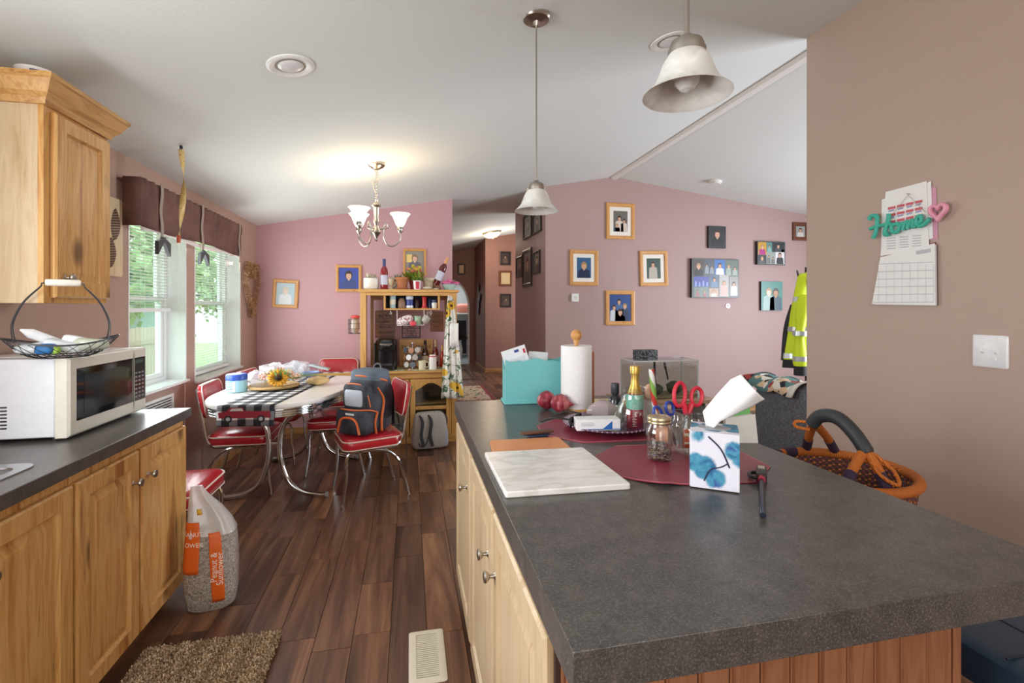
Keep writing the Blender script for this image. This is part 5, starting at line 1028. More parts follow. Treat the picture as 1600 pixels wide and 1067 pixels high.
for j in range(4): q.layers([[(.003*(j+1)-d, p.y-o_.y, p.z-o_.z) for p in [on_part(x, y, .016-.003*(j+1)) for x, y in ((1378, 404), (1463, 382), (1464-j*.5, 477+j*.2), (1366, 476))]] for d in (0, .001)])
part('pages', q, M_pp2, t, 'lower calendar pages'); q = MB(); q.layers([[(.0145-d, p.y-o_.y, p.z-o_.z) for p in [on_part(x, y, .003) for x, y in ((1380, 400), (1462, 378), (1463.5, 476), (1370, 476))]] for d in (0, .001)]); part('back_cover', q, mat('8a2a44', .5), t, 'dark red back cover')
# Home sign: cursive strokes
M_teal = mat('3fb29c', .5); O_ = on_part(1412, 350, .03); t = thing('home_sign', 'turquoise cursive wooden sign reading Home with a pink heart', 'sign', O_); wsc = 1.0
def st(pts, r_, nm='letter'):
    W_ = [on_part(px, py, .022)-O_ for px, py in pts]; W_ = [Vector((0, p.y, p.z)) for p in W_]
    q = MB(); q.tube(smooth(W_, 6), r_*1.3, 10, flat=.9, up=(1, 0, 0)); part(nm, q, M_teal, t)
st([(1360, 344), (1363, 338), (1371, 338), (1373, 346), (1370, 364), (1366, 372)], .0082); st([(1391, 334), (1390, 344), (1386, 358), (1385, 366), (1391, 366)], .0082); st([(1361, 358), (1371, 354), (1386, 351), (1396, 350)], .0068)
st([(1402, 350), (1396, 353), (1396, 361), (1402, 363), (1407, 357), (1405, 350), (1402, 350)], .0072); st([(1407, 356), (1412, 349), (1414, 350), (1413, 360)], .0068); st([(1413, 358), (1418, 347), (1421, 348), (1420, 358)], .0068); st([(1420, 356), (1426, 345), (1429, 346), (1428, 354), (1434, 353)], .0068)
st([(1433, 350), (1441, 346), (1441, 338), (1435, 340), (1434, 350), (1441, 353), (1451, 346), (1455, 341)], .0070)
P_ = lambda px, py, d=.03: on_part(px, py, d)-O_
hp = []
for i in range(28):
    a = 2*pi*i/28; hp.append((sin(a)**3*16, 13*cos(a)-5*cos(2*a)-2*cos(3*a)-cos(4*a)))
C = P_(1467, 330, .026); C.x = 0; sc_ = .0021
part('heart', MB().tube([(C.x, C.y-(x_*sc_*.95), C.z+z_*sc_*1.05) for x_, z_ in hp], .010, 10, True, flat=1.3, up=(1, 0, 0)), mat('eaa0b8', .5), t, 'pink open heart')
for s_ in ((1394, 336, 1419, 304), (1419, 304, 1446, 332)):
    a, b = P_(s_[0], s_[1], .02), P_(s_[2], s_[3], .02); part('hanging_string', MB().tube([(.006, a.y, a.z), (.012, b.y, b.z)], .0011, 5), mat('b49a7c', .7), t)
part('nail', MB().tube([(.028, b.y*0+P_(1419, 303, .02).y, P_(1419, 303, .02).z), (.0, P_(1419, 303, .02).y, P_(1419, 303, .02).z)], .002, 6), M_nickel, t)
A, B = on_part(1521, 550), on_part(1577, 550); zc = on_part(1549, 549).z; W_ = A.y-B.y; t = thing('light_switch', 'double white light switch plate on the right wall', 'light switch', (wx, (A.y+B.y)/2, zc))
part('plate', MB().layers([[(-d, p[0], p[1]) for p in rr(W_-i_, .130-i_, .006, 3)] for d, i_ in ((0, 0), (.004, 0), (.007, .010))]), mat('efeff2', .3), t)
for s_ in (-.023, .023): lt = part('toggle', MB().layers([[(-.006-d, s_+p[0], p[1]+d*.6) for p in rr(.010-d*.2, .022-d*.6, .002, 2)] for d in (0, .012)]), mat('f6f6f6', .3), t); part('screws', MB().cyl((0, 0, 0), .003, .0012, 10, 0, 'x').xf(Matrix.Translation((-.008, s_, .032))).cyl((-.008, s_, -.032), .003, .0012, 10, 0, 'x'), mat('c8c8cc', .3, .5), t)
# ============================================================ LIVING ROOM
# aquarium on a low stone-legged stand
qx0, qx1, qy0, qy1, qz0, qz1 = onY(991, 600, 4.53).x, onY(1091, 600, 4.53).x, 4.53, 4.85, .43, .825
t = thing('aquarium_stand', 'low rustic wooden slab stand under the aquarium', 'stand', ((qx0+qx1)/2, 4.69, 0)); sw = (qx1-qx0)/2
part('slab', MB().box(-sw-.14, -.26, .385, sw+.14, .24, .429), wood_mat((184, 150, 118), (150, 116, 88), (104, 76, 58), False, 'x'), t, bev=.006)
for s_ in (-1, 1): part('stone_leg', MB().blob((s_*(sw-.02), 0, .19), (.11, .19, .195), .3, .4, 10, 20, fn=crum(6+s_, .08)), mat('5c564c', .9, bump=.6, bscale=30), t, 'dark rough stone leg')
t = thing('aquarium', 'glass aquarium of murky water on the low stand by the far wall', 'aquarium', (qx0, qy0, .4295)); w_, d_, h_ = qx1-qx0, qy1-qy0, qz1-qz0; g_ = .006
M_tank = glassy('f8fbfa', .14)
for (a) in ((0, 0, 0, w_, g_, h_), (0, d_-g_, 0, w_, d_, h_), (0, g_, 0, g_, d_-g_, h_), (w_-g_, g_, 0, w_, d_-g_, h_)): part('glass_panel', MB().box(*a), M_tank, t)
part('bottom_glass', MB().box(g_, g_, 0, w_-g_, d_-g_, .006), M_tank, t); e = .004; q = MB()
for (x, y) in ((0, 0), (w_, 0), (0, d_), (w_, d_)): q.box(x-e, y-e, 0, x+e, y+e, h_)
part('silicone_seam', q, mat('c9d2d0', .3, alpha=.7), t); part('rim', MB().box(-.004, -.004, h_-.004, w_+.004, .008, h_+.004).box(-.004, d_-.008, h_-.004, w_+.004, d_+.004, h_+.004).box(-.004, .008, h_-.004, .008, d_-.008, h_+.004).box(w_-.008, .008, h_-.004, w_+.004, d_-.008, h_+.004), mat('dfe2e2', .2, alpha=.75), t, 'clear upper rim')
part('water', MB().box(g_+.001, g_+.001, .0065, w_-g_-.001, d_-g_-.001, h_-.055), glassy('f0f0e9', .1), t, 'murky greenish water'); part('sand', MB().box(g_+.002, g_+.002, .007, w_-g_-.002, d_-g_-.002, .03), mat('a08a6c', .9, bump=.6, bscale=90), t)
blobthing('aquarium_rock', 'round mossy rock in the middle of the aquarium', 'rock', (qx0+w_*.42, qy0+.13, .4295+.08), (.085, .07, .055), 0, e=.8, fn=crum(2, .2), mt=mat('55533e', .9, bump=.6, bscale=60)); blobthing('aquarium_rock', 'round mossy rock at the right in the aquarium', 'rock', (qx0+w_*.75, qy0+.15, .4295+.09), (.085, .07, .065), 0, e=.8, fn=crum(8, .2), mt=mat('55533e', .9, bump=.6, bscale=60)); blobthing('aquarium_rock', 'low dark rock at the left in the aquarium', 'rock', (qx0+w_*.1, qy0+.15, .4295+.06), (.05, .05, .035), 0, e=.8, fn=crum(5, .2), mt=mat('4c4c3a', .9))
solo('filter_pipe', MB().cyl((0,0,0), .012, .22, 10).cyl((0,0,-.03), .018, .05, 10), mat('26282a', .4), 'straight black filter pipe hanging in the aquarium', 'pipe', (qx0+w_*.46, qy0+.2, .4295+.15)); solo('aquarium_heater', MB().cyl((0,0,0), .010, .19, 10).cyl((0,0,.13), .015, .05, 10), mat('2c2c30', .4), 'slanted black heater rod in the aquarium', 'heater', (qx0+w_*.68, qy0+.2, .4295+.17), rot=(0, R(-14), 0)).location = (qx0+w_*.68, qy0+.2, .4295+.17)
k = NT('camo', .5); v = k.coord('Object'); M_camo = k.out(k.ramp(k.noise(v, 40, 3), [(.45, (22, 22, 26)), (.52, (60, 66, 72)), (.58, (150, 156, 160)), (.6, (28, 28, 32))]))
solo('aquarium_filter', MB().prism(rr(.24, .12, .015, 2), 0, .095), M_camo, 'black speckled filter box on top of the aquarium', 'filter', (qx0+w_*.31, qy0+.20, .4295+h_+.0045)); solo('glass_cover', MB().box(-.04, -.158, 0, .50, .156, .0035), glassy('eef2f2', .2), 'clear glass cover lying on the aquarium', 'cover', (qx0+w_*.1, qy0+.16, .4295+h_+.0043))
solo('green_crate', MB().box(-.18, -.1, 0, .18, .1, .16), mat('5c9a48', .5), 'low green plastic box on the floor by the far wall', 'box', (onZ(1172, 662, 0).x, 5.3, 0))
# coat stand with hi-vis jacket
ct = at(1256, 500, 4.8); cxx, cyy = ct.x+.03, ct.y
t = thing('coat_stand', 'dark coat stand behind the partition carrying the yellow jacket', 'coat stand', (cxx, cyy, 0)); q = MB().tube([(0,0,.03), (0,0,1.78)], .014, 10); part('pole', q, M_black, t)
for i in range(4): a = pi/2*i+.3; part('foot', MB().tube([(0,0,.25), (.14*cos(a), .14*sin(a), .14), (.24*cos(a), .24*sin(a), .012)], .010, 8), M_black, t)
for i in range(4): a = pi/2*i+pi; part('hook', MB().tube(smooth([(0,0,1.66), (.06*cos(a), .06*sin(a), 1.62), (.10*cos(a), .10*sin(a), 1.70), (.11*cos(a), .11*sin(a), 1.75)], 4), .007, 6), M_black, t)
M_hv = mat('d8ee20', .6, name='hivis', bump=.2, bscale=60); M_refl = mat('c8ccd0', .3, .5); jt = 1.73
t = thing('hi_vis_jacket', 'fluorescent yellow safety jacket with silver bands on the coat stand', 'jacket', (cxx-.03, cyy-.09, .80)); t.scale = (1.1, 1.1, 1.14)
def jk(u, z):  # outline of the hanging body
    h = z/.80; w_ = .06+.17*(1-h)**.55 if h < 1 else .05; return w_
def jring(z, s_=1.0, dx=0):
    w_ = jk(0, z); n = 36; return [(-.04+dx+w_*s_*cos(2*pi*i/n)*(1+.07*sin(5*2*pi*i/n+z*5)), .085*s_*(1-.25*z/.8)*sin(2*pi*i/n)*(1+.14*sin(7*2*pi*i/n)), z) for i in range(n)]
zs = [.0, .06, .09, .15, .22, .29, .335, .40, .48, .56, .60, .66, .72, .77, .80]
part('body', MB().layers([jring(z) for z in zs]), M_hv, t, sharp=80); part('black_hem', MB().layers([jring(z, 1.012) for z in (-.005, .03, .065)]), mat('1b1c20', .7), t, 'black hem')
for z in (.075, .30, .555): part('reflective_band', MB().layers([jring(z_, 1.02) for z_ in (z, z+.02, z+.042)], cap=False), M_refl, t, 'silver reflective band')
part('hood', MB().blob((-.02, -.03, .73), (.075, .08, .09), .8, .8, 10, 18, fn=crum(3, .1)), M_hv, t)
slv = part('sleeve', MB().tube(smooth([(-.13, -.07, .60), (-.19, -.09, .42), (-.205, -.09, .2), (-.20, -.09, .02)], 5), [.045+.012*sin(i*.6) for i in range(16)], 12), M_hv, t); part('cuff', MB().tube([(-.20, -.09, .03), (-.20, -.09, -.06)], .05, 12), mat('1b1c20', .7), slv, 'black cuff'); part('sleeve_band', MB().tube([(-.201, -.0905, .06), (-.202, -.0905, .10)], .058, 14), M_refl, slv, 'silver band'); part('sleeve_band', MB().tube([(-.205, -.0905, .27), (-.203, -.0905, .31)], .0585, 14), M_refl, slv, 'silver band')
part('black_side', MB().tube(smooth([(-.13, .05, .52), (-.20, .05, .32), (-.235, .04, .05)], 5), .034, 10), mat('24262a', .7), t, 'black side panel')
# grey armchair with a throw
k = NT('chenille', .9); v = k.coord('Object', (1, 1, 1)); n_ = k.noise(v, 90, 3, .7); k.bump(n_, .8, .006); M_sofa = k.out(k.ramp(n_, [(.35, (74, 76, 84)), (.6, (120, 122, 130))]))
ac = at(1272, 640, 3.95); t = thing('armchair', 'grey chenille armchair half hidden behind the partition', 'armchair', (ac.x+.38, ac.y+.20, 0))
fa = lambda x, y, z: (x*(1+.10*max(0, z)/.36), y, z)
part('base', MB().blob((0, -.02, .22), (.50, .36, .20), .25, .25, 12, 24), M_sofa, t); part('back', MB().blob((0, -.26, .415), (.50, .14, .40), .45, .3, 14, 28, fn=fa), M_sofa, t); 
for s_ in (-1, 1): part('arm', MB().blob((s_*.44, .0, .39), (.10, .34, .34), .4, .4, 12, 20), M_sofa, t)
part('seat_cushion', MB().blob((0, .04, .46), (.34, .28, .08), .4, .4, 8, 20), M_sofa, t)
blobthing('throw_pillow', 'grey chenille pillow with a pointed corner leaning on the armchair back', 'pillow', (ac.x+.10, ac.y-.25, .64), (.20, .05, .15), 0, e=.45, mt=M_sofa, rot=(R(-8), R(22), 0))
k = NT('throw', .85); v = k.coord('Object', (1, 1, 1)); vo = k.n('TexVoronoi'); vo.inputs['Scale'].default_value = 15; vo.distance = 'MANHATTAN'; k.l(v, vo.inputs['Vector']); sp = k.n('SeparateColor'); k.l(vo.outputs['Color'], sp.inputs[0])
M_throw = k.out(k.ramp(sp.outputs[0], [(0, (40, 44, 50)), (.25, (92, 130, 132)), (.45, (222, 190, 156)), (.62, (170, 62, 56)), (.8, (232, 226, 214))], 'CONSTANT'))
t = thing('throw_blanket', 'patterned blanket with a white border draped over the armchair back', 'blanket', (ac.x-.05, ac.y+.26, .738), R(90))
def th(u, v):
    a = -1.0+2.0*v; x = -.26+u*.62-.12*v*(1-u)*0; y = .17*a; z = .022-.10*abs(a)**5-.01*abs(a)+.014*sin(u*14+v*5); return (x+.05*a, y, z)
part('cloth', MB().grid(th, 30, 16), M_throw, t, solid=.012, sharp=180); part('border', MB().grid(lambda u, v: tuple(Vector(th(-.09+u*.10, v))+Vector((0, 0, .004))), 3, 16).grid(lambda u, v: tuple(Vector(th(u, -.04+v*.10))+Vector((0, -.006, .004))), 30, 3), mat('e4dfd6', .8), t, 'white border', solid=.012, sharp=180)
# ============================================================ STOOLS + AFRICAN BASKET
M_navy = mat('2c4258', .45, bump=.15, bscale=200, name='navy_leather')
def stool(loc, label, z):
    t = thing('bar_stool', label, 'stool', loc, group='navy stools beside the island')
    s_ = part('seat', MB().blob((0, 0, z-.05), (.22, .23, .05), .3, .3, 10, 28), M_navy, t); q = MB()
    for o_ in (-.07, .07): q.tube([(o_, -.215, z-.0005), (o_, .215, z-.0005)], .0025, 5).tube([(-.205, o_, z-.0005), (.205, o_, z-.0005)], .0025, 5)
    part('seam', q, mat('1b2836', .6), s_, 'stitched seams')
    for sx in (-1, 1):
        for sy_ in (-1, 1): part('leg', MB().tube([(sx*.16, sy_*.16, z-.09), (sx*.20, sy_*.20, 0)], .018, 8), mat('2a1c16', .5), t)
    part('foot_ring', MB().tube([(.182*a_, .182*b_, .28) for a_, b_ in ((-1,-1), (1,-1), (1,1), (-1,1))], .009, 6, True), M_nickel, t); return t
stool((1.40, .82, 0), 'navy leather stool with stitched seat at the bottom right corner', .66); stool((1.50, 1.43, 0), 'navy stool hidden under the orange woven basket', .585)
k = NT('woven', .8); v = k.coord('UV' if False else 'Object'); sx = k.n('SeparateXYZ'); k.l(v, sx.inputs[0]); ang = k.math('ARCTAN2', sx.outputs[1], sx.outputs[0]); ca = k.math('SINE', k.math('MULTIPLY', k.math('ADD', k.math('MULTIPLY', ang, 9), k.math('MULTIPLY', sx.outputs[2], 160)), 2.0)); cb = k.math('SINE', k.math('MULTIPLY', sx.outputs[2], 330)); cc = k.math('SINE', k.math('MULTIPLY', ang, 60))
c = k.mix(k.ramp(ca, [(.35, '000000'), (.45, 'ffffff')]), (124, 62, 84), (222, 134, 62)); c = k.mix(k.ramp(k.math('MULTIPLY', cb, cc), [(.05, 'ffffff'), (.2, '000000')]), c, (98, 70, 54)); k.bump(k.math('MULTIPLY', cb, cc), .6, .004); M_weave = k.out(c)
k = NT('rope', .7); v = k.coord('Object'); wv = k.n('TexWave'); wv.inputs['Scale'].default_value = 60; wv.inputs['Distortion'].default_value = 1.5; k.l(v, wv.inputs['Vector']); k.bump(wv.outputs['Fac'], .6, .003); M_rope = k.out(k.mix(wv.outputs['Fac'], (176, 92, 30), (222, 128, 48)))
M_purp = mat('3c2c46', .8, bump=.6, bscale=200); M_leath = mat('34383c', .5, bump=.3, bscale=60)
bz = .80; t = thing('woven_basket', 'orange and purple woven basket with a dark leather handle beside the island', 'basket', (1.50, 1.43, .5855)); t.scale = (.955, .955, 1); hb = bz-.5855
prof = [(0, .002), (.14, .0), (.19, .03), (.213, .10), (.225, .17), (.230, hb-.01), (.222, hb-.01), (.217, .17), (.205, .10), (.182, .035), (.13, .012), (0, .012)]
part('bowl', MB().lathe(prof, (0,0,0), 56, sy=1), M_weave, t)
rp = [(.230*cos(2*pi*i/64), .230*sin(2*pi*i/64), hb) for i in range(64)]; part('rim', MB().tube(rp, .0165, 12, True), M_rope, t, 'orange wrapped rim')
for a0 in (86, 108): part('rim_binding', MB().tube([(.230*cos(R(a0+i*3)), .230*sin(R(a0+i*3)), hb) for i in range(6)], .0185, 12), M_purp, t, 'dark purple binding on the rim')
wb = lambda x, y, z: (x-1.50, y-1.43, z-.5855)
hA, hB = Vector((1.452, 1.47, .955)), Vector((1.468, 1.30, .90)); f1, f2 = onZ(1257, 702, .80), onZ(1306, 706, .80); n1, n2 = Vector((1.34, 1.262, .80)), Vector((1.475, 1.225, .80))
part('handle_grip', MB().tube(smooth([wb(hA.x-.004, hA.y+.035, .945), wb(hA.x, hA.y, .985), wb(1.456, 1.40, .995), wb(1.462, 1.335, .955), wb(hB.x, hB.y-.01, .90)], 6), [.018]+[.024]*23+[.021], 14), M_leath, t, 'dark leather grip')
for (a, b) in ((Vector((1.45, 1.50, .95)), f1), (Vector((1.455, 1.49, .95)), f2), (Vector((1.462, 1.30, .905)), n1), (Vector((1.47, 1.295, .905)), n2)):
    m1 = a.lerp(b, .55)+Vector((0, 0, .01)); l = part('handle_rope', MB().tube(smooth([wb(*a), wb(*m1), wb(*b)], 6), .0155, 10), M_rope, t, 'orange wrapped handle rope')
    c1 = a.lerp(b, .62)+Vector((0, 0, .008)); part('purple_wrap', MB().tube(smooth([wb(*c1), wb(*b)], 4), .0178, 10), M_purp, l, 'purple wrapping')
part('rope_loop', MB().tube(smooth([wb(1.44, 1.51, .955), wb(1.42, 1.55, .95), wb(1.405, 1.535, .935), wb(1.435, 1.50, .93)], 5), .006, 8), M_rope, t); part('rope_loop', MB().tube(smooth([wb(1.468, 1.29, .90), wb(1.455, 1.235, .85), wb(1.475, 1.19, .83), wb(1.50, 1.225, .86), wb(1.485, 1.28, .90)], 6), .006, 8), M_rope, t)
# ============================================================ ON THE ISLAND
IZ = .9103
on = lambda px, py, z=IZ: onZ(px, py, z)
def slab_px(nm, lab, cat, pts, th, mt, z0=IZ, bev=.003, rnd=0, bl=None, label=None):
    W_ = [onZ(px, py, z0) for px, py in pts]; o = sum(W_, Vector())/len(W_); o.z = z0; L_ = [(p.x-o.x, p.y-o.y) for p in W_]
    if sum(L_[i][0]*L_[(i+1) % len(L_)][1]-L_[(i+1) % len(L_)][0]*L_[i][1] for i in range(len(L_))) < 0: L_ = L_[::-1]
    if rnd:
        out = []
        for i in range(len(L_)):
            a, b, c = Vector(L_[i-1]), Vector(L_[i]), Vector(L_[(i+1) % len(L_)]); p, q = b+(a-b).normalized()*rnd, b+(c-b).normalized()*rnd
            for j in range(6): u = j/5; out.append(tuple(p*(1-u)**2+b*2*u*(1-u)+q*u*u))
        L_ = out
    return solo(nm, MB().prism(L_, 0, th), mt, lab, cat, o, bev=bev), L_, o
k = NT('marble', .25); v = k.coord('Object', (1, 2.5, 1), 0, (0, 0, .2)); n_ = k.noise(v, 5, 4, .5, .8); M_marb = k.out(k.ramp(n_, [(.3, (242, 241, 238)), (.44, (238, 236, 232)), (.5, (222, 219, 213)), (.56, (240, 238, 234)), (.8, (246, 245, 243))]))
slab_px('marble_board', 'large white marble board on the island, in front of the orange board', 'cutting board', [(757, 714), (911, 706), (986, 765), (790, 779)], .016, M_marb, rnd=.008)
slab_px('orange_board', 'thin orange plastic cutting board behind the marble board', 'cutting board', [(765, 690), (873, 685), (899, 708), (771, 716)], .006, mat('e0935c', .4), rnd=.02, bev=.002)
M_pm = mat('8e2f42', .38, bump=.15, bscale=120, name='placemat_red')
W1_ = [on(*p) for p in ((858, 656), (903, 694), (950, 702))]
def octmat(cx, cy_, w_, h_, rz, lab, z, curl=False, bow=0):
    c = .115; pts = [(-w_/2+c, -h_/2), (w_/2-c, -h_/2), (w_/2, -h_/2+c), (w_/2, h_/2-c), (w_/2-c, h_/2), (-w_/2+c, h_/2), (-w_/2, h_/2-c), (-w_/2, -h_/2+c)]
    t = thing('placemat', lab, 'placemat', (cx, cy_, z), rz, 'red octagonal placemats'); q = MB()
    ins = lambda d: [(p[0]*(1-2*d/w_), p[1]*(1-2*d/h_)) for p in pts]
    def lift(x, y): 
        if not curl: return 0
        return .012*math.exp(-((x+.13)/.05)**2)*max(0, (-y-.02)/(h_/2))**2
    def dense(P_): 
        o = []
        for i in range(len(P_)):
            a, b = P_[i], P_[(i+1) % len(P_)]
            for j in range(10): u = j/10; o.append((a[0]+(b[0]-a[0])*u, a[1]+(b[1]-a[1])*u))
        return o
    rings = []
    for d, zz in ((0, 0), (0, .0022)): rings.append([(x, y, zz+lift(x, y)) for x, y in dense(ins(d))])
    for s_ in (.9, .75, .55, .3, .1): rings.append([(x*s_, y*s_, .0022+lift(x*s_, y*s_)) for x, y in dense(ins(0))])
    q.layers(rings); part('sheet', q, M_pm, t, sharp=60)
    part('edge', MB().tube([(x, y, .0022+lift(x, y)) for x, y in dense(ins(.003))], .0012, 4, True), mat('b86a70', .4), t); return t
# front mat and back mat, both octagonal
A, B, C, D = on(925, 707), on(990, 769), on(1180, 779), on(1160, 743)
octmat(.795, 1.315, .50, .37, R(-6), 'red octagonal placemat under the jars and tissue box', IZ, True)
octmat(.735, 1.745, .50, .37, R(-4), 'red octagonal placemat farther back under the purple plate', IZ)
MZ = IZ+.0026
# pocket tool
P = on(839, 682); t = thing('folding_knife', 'brown handled folding knife lying on the island by the orange board', 'knife', P, R(6)); part('scale', MB().prism(rr(.125, .022, .006, 3), .012, .022), wood_mat((120, 84, 66), (98, 66, 52), (60, 40, 34), False, 'x'), t, bev=.002); part('lower_scale', MB().prism(rr(.085, .018, .005, 3, .004, -.002), .0, .008), mat('2e3a56', .4), t, bev=.002); part('blade', MB().prism([(-.05, -.006), (.05, -.006), (.056, .0), (.05, .004), (-.05, .006)], .0085, .0115), mat('6c6c70', .25, 1), t)
# plate and its things
P = on(946, 672, MZ); P = Vector((.735, 1.86, MZ)); P = on(950, 668, MZ); t = thing('plate', 'large clear purple plate with beaded rim on the rear placemat', 'plate', P)
part('dish', MB().lathe([(0, .004), (.10, .004), (.135, .010), (.17, .022), (.172, .025), (.168, .026), (.13, .015), (.10, .009), (0, .009)], (0,0,0), 48), mat('7a5a78', .12, spec=.7, alpha=.85), t); bd_ = MB()
for i in range(60): a = 2*pi*i/60; bd_.blob((.171*cos(a), .171*sin(a), .0245), (.0035,)*3, 1, 1, 4, 6)
part('beaded_rim', bd_, mat('a98ca6', .15), t, kind='stuff'); pz = P.z+.010
Q = on(984, 676, pz); q0 = at(930, 640, P.length)
def plt(px, py, z): return onZ(px, py, z)
p_ = plt(926, 664, pz+.03); t = thing('medicine_box', 'white cardboard box with a blue corner lying on the purple plate', 'box', (p_.x+.02, p_.y+.02, pz+.010), R(-8)); part('carton', MB().box(-.075, -.025, 0, .085, .035, .04), mat('f0f1f3', .5), t, bev=.001)
q = MB(); q.add([(.02, -.0256, .006), (.055, -.0256, .006), (.055, -.0256, .034)], [(0,1,2)]).add([(-.06, -.0256, .003), (.085, -.0256, .003), (.085, -.0256, .006), (-.06, -.0256, .006)], [(0,1,2,3)]); part('blue_print', q, mat('2468b8', .5), t, 'blue corner print'); q = MB()
for i in range(5): q.box(-.06+.0, -.0257, .016+i*.003, -.015+.006*(i % 2), -.0253, .017+i*.003)
part('small_print', q, mat('a4aab4', .6), t)
p_ = plt(905, 660, pz+.02); t = thing('sunglasses', 'black sunglasses lying at the left on the purple plate', 'sunglasses', (p_.x-.012, p_.y+.01, pz+.008), R(50)); part('frame', MB().tube(smooth([(-.06,0,.02), (-.055,.0,.035), (-.01,0,.035), (0,0,.03), (.01,0,.035), (.055,0,.035), (.06,0,.02)], 4), .004, 8), M_black, t)
for s_ in (-1, 1): part('lens', MB().blob((s_*.032, 0, .018), (.028, .003, .020), .8, .8, 8, 14), mat('101014', .08), t); part('temple', MB().tube(smooth([(s_*.06, .002, .033), (s_*.062, .06, .034), (s_*.055, .12, .012)], 5), .0035, 6), M_black, t)
p_ = plt(945, 645, pz+.03); blobthing('plastic_food_bag', 'crumpled clear plastic bag with something brown inside on the plate', 'bag', (p_.x+.01, p_.y, pz+.045), (.085, .05, .036), 0, e=.9, fn=crum(12, .22), mt=mat('b9a9ac', .12, alpha=.75)); blobthing('brown_roll', 'brown food roll inside the plastic bag on the plate', 'food', (p_.x+.025, p_.y-.0, pz+.04), (.035, .02, .018), '6a3436', e=.7)
p_ = plt(905, 672, pz); solo('paper_scrap', MB().prism([(-.03, -.02), (.05, -.03), (.06, .02), (-.02, .03)], 0, .001), M_white, 'white paper scrap under the medicine box on the plate', 'paper', (p_.x+.03, p_.y+.02, pz+.007))
# letter holder
P = on(790, 632); t = thing('letter_holder', 'turquoise wooden letter holder with scalloped front beside the paper towels', 'letter holder', P, R(-3)); M_tq = mat('74c4c6', .5); w_, h_ = .30, .205
n = 40; prof_ = [(w_*i/n, h_+.012*(-cos(2*pi*2*(i/n))*(1.0) if abs(i/n-.5) < .5 else 0)+.006*sin(pi*i/n)) for i in range(n+1)]
def scal(u):
    v_ = abs(u-.5)*2; return h_+.016*math.exp(-(v_/.28)**2)+.010*math.exp(-((v_-1)/.10)**2)+.005*math.exp(-((v_-.55)/.08)**2)
q = MB()
for i in range(n): u0, u1 = i/n, (i+1)/n; q.prism([(w_*u0, .012), (w_*u1, .012), (w_*u1, scal(u1)), (w_*u0, scal(u0))], 0, .009, 'y')
qq = MB(); qq.prism([(0, .012)]+[(w_, .012)]+[(w_*(n-i)/n, scal((n-i)/n)) for i in range(n+1)], 0, .009, 'y')
part('front_panel', qq, M_tq, t, sharp=50); qq = MB(); qq.prism([(0, .012)]+[(w_, .012)]+[(w_*(n-i)/n, scal((n-i)/n)+.0) for i in range(n+1)], .10, .109, 'y'); part('back_panel', qq, M_tq, t, sharp=50)
for x_ in (0.0005, w_-.0095): part('side_panel', MB().prism([(.0092, .012), (.0998, .012), (.0998, .19), (.07, .165), (.04, .16), (.0092, .195)], x_, x_+.009, 'x'), M_tq, t)
part('base', MB().box(-.008, -.010, 0, w_+.008, .118, .0118), M_tq, t, bev=.004)
def letter(lab, x, y, w__, h__, tilt, z, mt, extra=None):
    t_ = thing('envelope', lab, 'envelope', P+Vector((x, y, z)), rot=(R(-4), tilt, 0), group='mail in the turquoise letter holder'); part('sheet', MB().box(0, 0, 0, w__, .002, h__), mt, t_)
    if extra:
        for (nm, x0, z0, x1, z1, c_) in extra: part(nm, MB().box(x0, -.0006, z0, x1, 0, z1), mat(c_, .6), t_)
letter('white printed envelope standing tilted at the front of the letter holder', .055, .03, .125, .24, R(-17), .02, mat('eef0f6', .6), [('blue_mark', .065, .215, .088, .228, '3a4a9c'), ('red_mark', .108, .20, .120, .222, 'c84050'), ('window', .03, .12, .11, .19, 'dfe3ea')])
letter('plain white envelope behind the printed one in the letter holder', .115, .06, .10, .235, R(5), .015, mat('e4e6ea', .6))
# paper towels
P = Vector((.88*.0, 0, 0)); r_ = ray(900, 640); tt = (IZ-CZ)/r_[2]; P = Vector((r_[0]*tt, r_[1]*tt, IZ)); P = at(900.5, 640, 2.2); P.z = IZ
t = thing('paper_towel_holder', 'wooden holder with ball finial carrying the paper towel roll', 'holder', P); part('base', MB().cyl((0,0,0), .078, .014, 40), M_frame, t, bev=.003); part('rod', MB().cyl((0,0,.014), .011, .30, 12), M_frame, t); part('ball_finial', MB().blob((.0, 0, .342), (.026,)*3, 1, 1, 14, 22).cyl((0,0,.308), .014, .012, 16), M_frame, t, 'round wooden ball'); part('side_rod', MB().cyl((.082, .0, .01), .005, .255, 10), mat('a86440', .5), t); part('side_foot', MB().box(.070, -.012, 0, .095, .012, .012), M_frame, t)
solo('paper_towel_roll', MB().lathe([(.020, 0), (.0695, 0), (.0705, .003), (.0705, .277), (.0695, .28), (.020, .28), (.018, .279), (.018, .001)], (0,0,0), 56), mat('f1f1f2', .85, bump=.5, bscale=140), 'full white paper towel roll on the wooden holder', 'paper towels', P+Vector((0, 0, .0145)))
k = NT('onion', .3); v = k.coord('Object', (1, 1, .2)); M_on = k.out(k.ramp(k.noise(v, 45, 3), [(.4, (128, 36, 50)), (.55, (168, 66, 78)), (.7, (206, 130, 130))]))
for (px, py, lab, rz, c_) in ((855, 640, 'red onion lying to the left against the letter holder', .4, 0), (877, 646, 'red onion lying to the right in front of the paper towels', -.6, 1)):
    p_ = on(px, py); t = thing('red_onion', lab, 'onion', (p_.x, p_.y+.01, IZ), rz); q = MB().lathe([(0,-.042), (.006,-.040), (.022,-.034), (.036,-.014), (.039,.004), (.030,.024), (.014,.036), (.006,.046), (.003,.055), (0,.056)], (0,0,0), 26, 0, 'x').xf(Matrix.Translation((0, 0, .0388))); part('bulb', q, M_on, t); t.scale = (1.1, 1.1, 1.1)
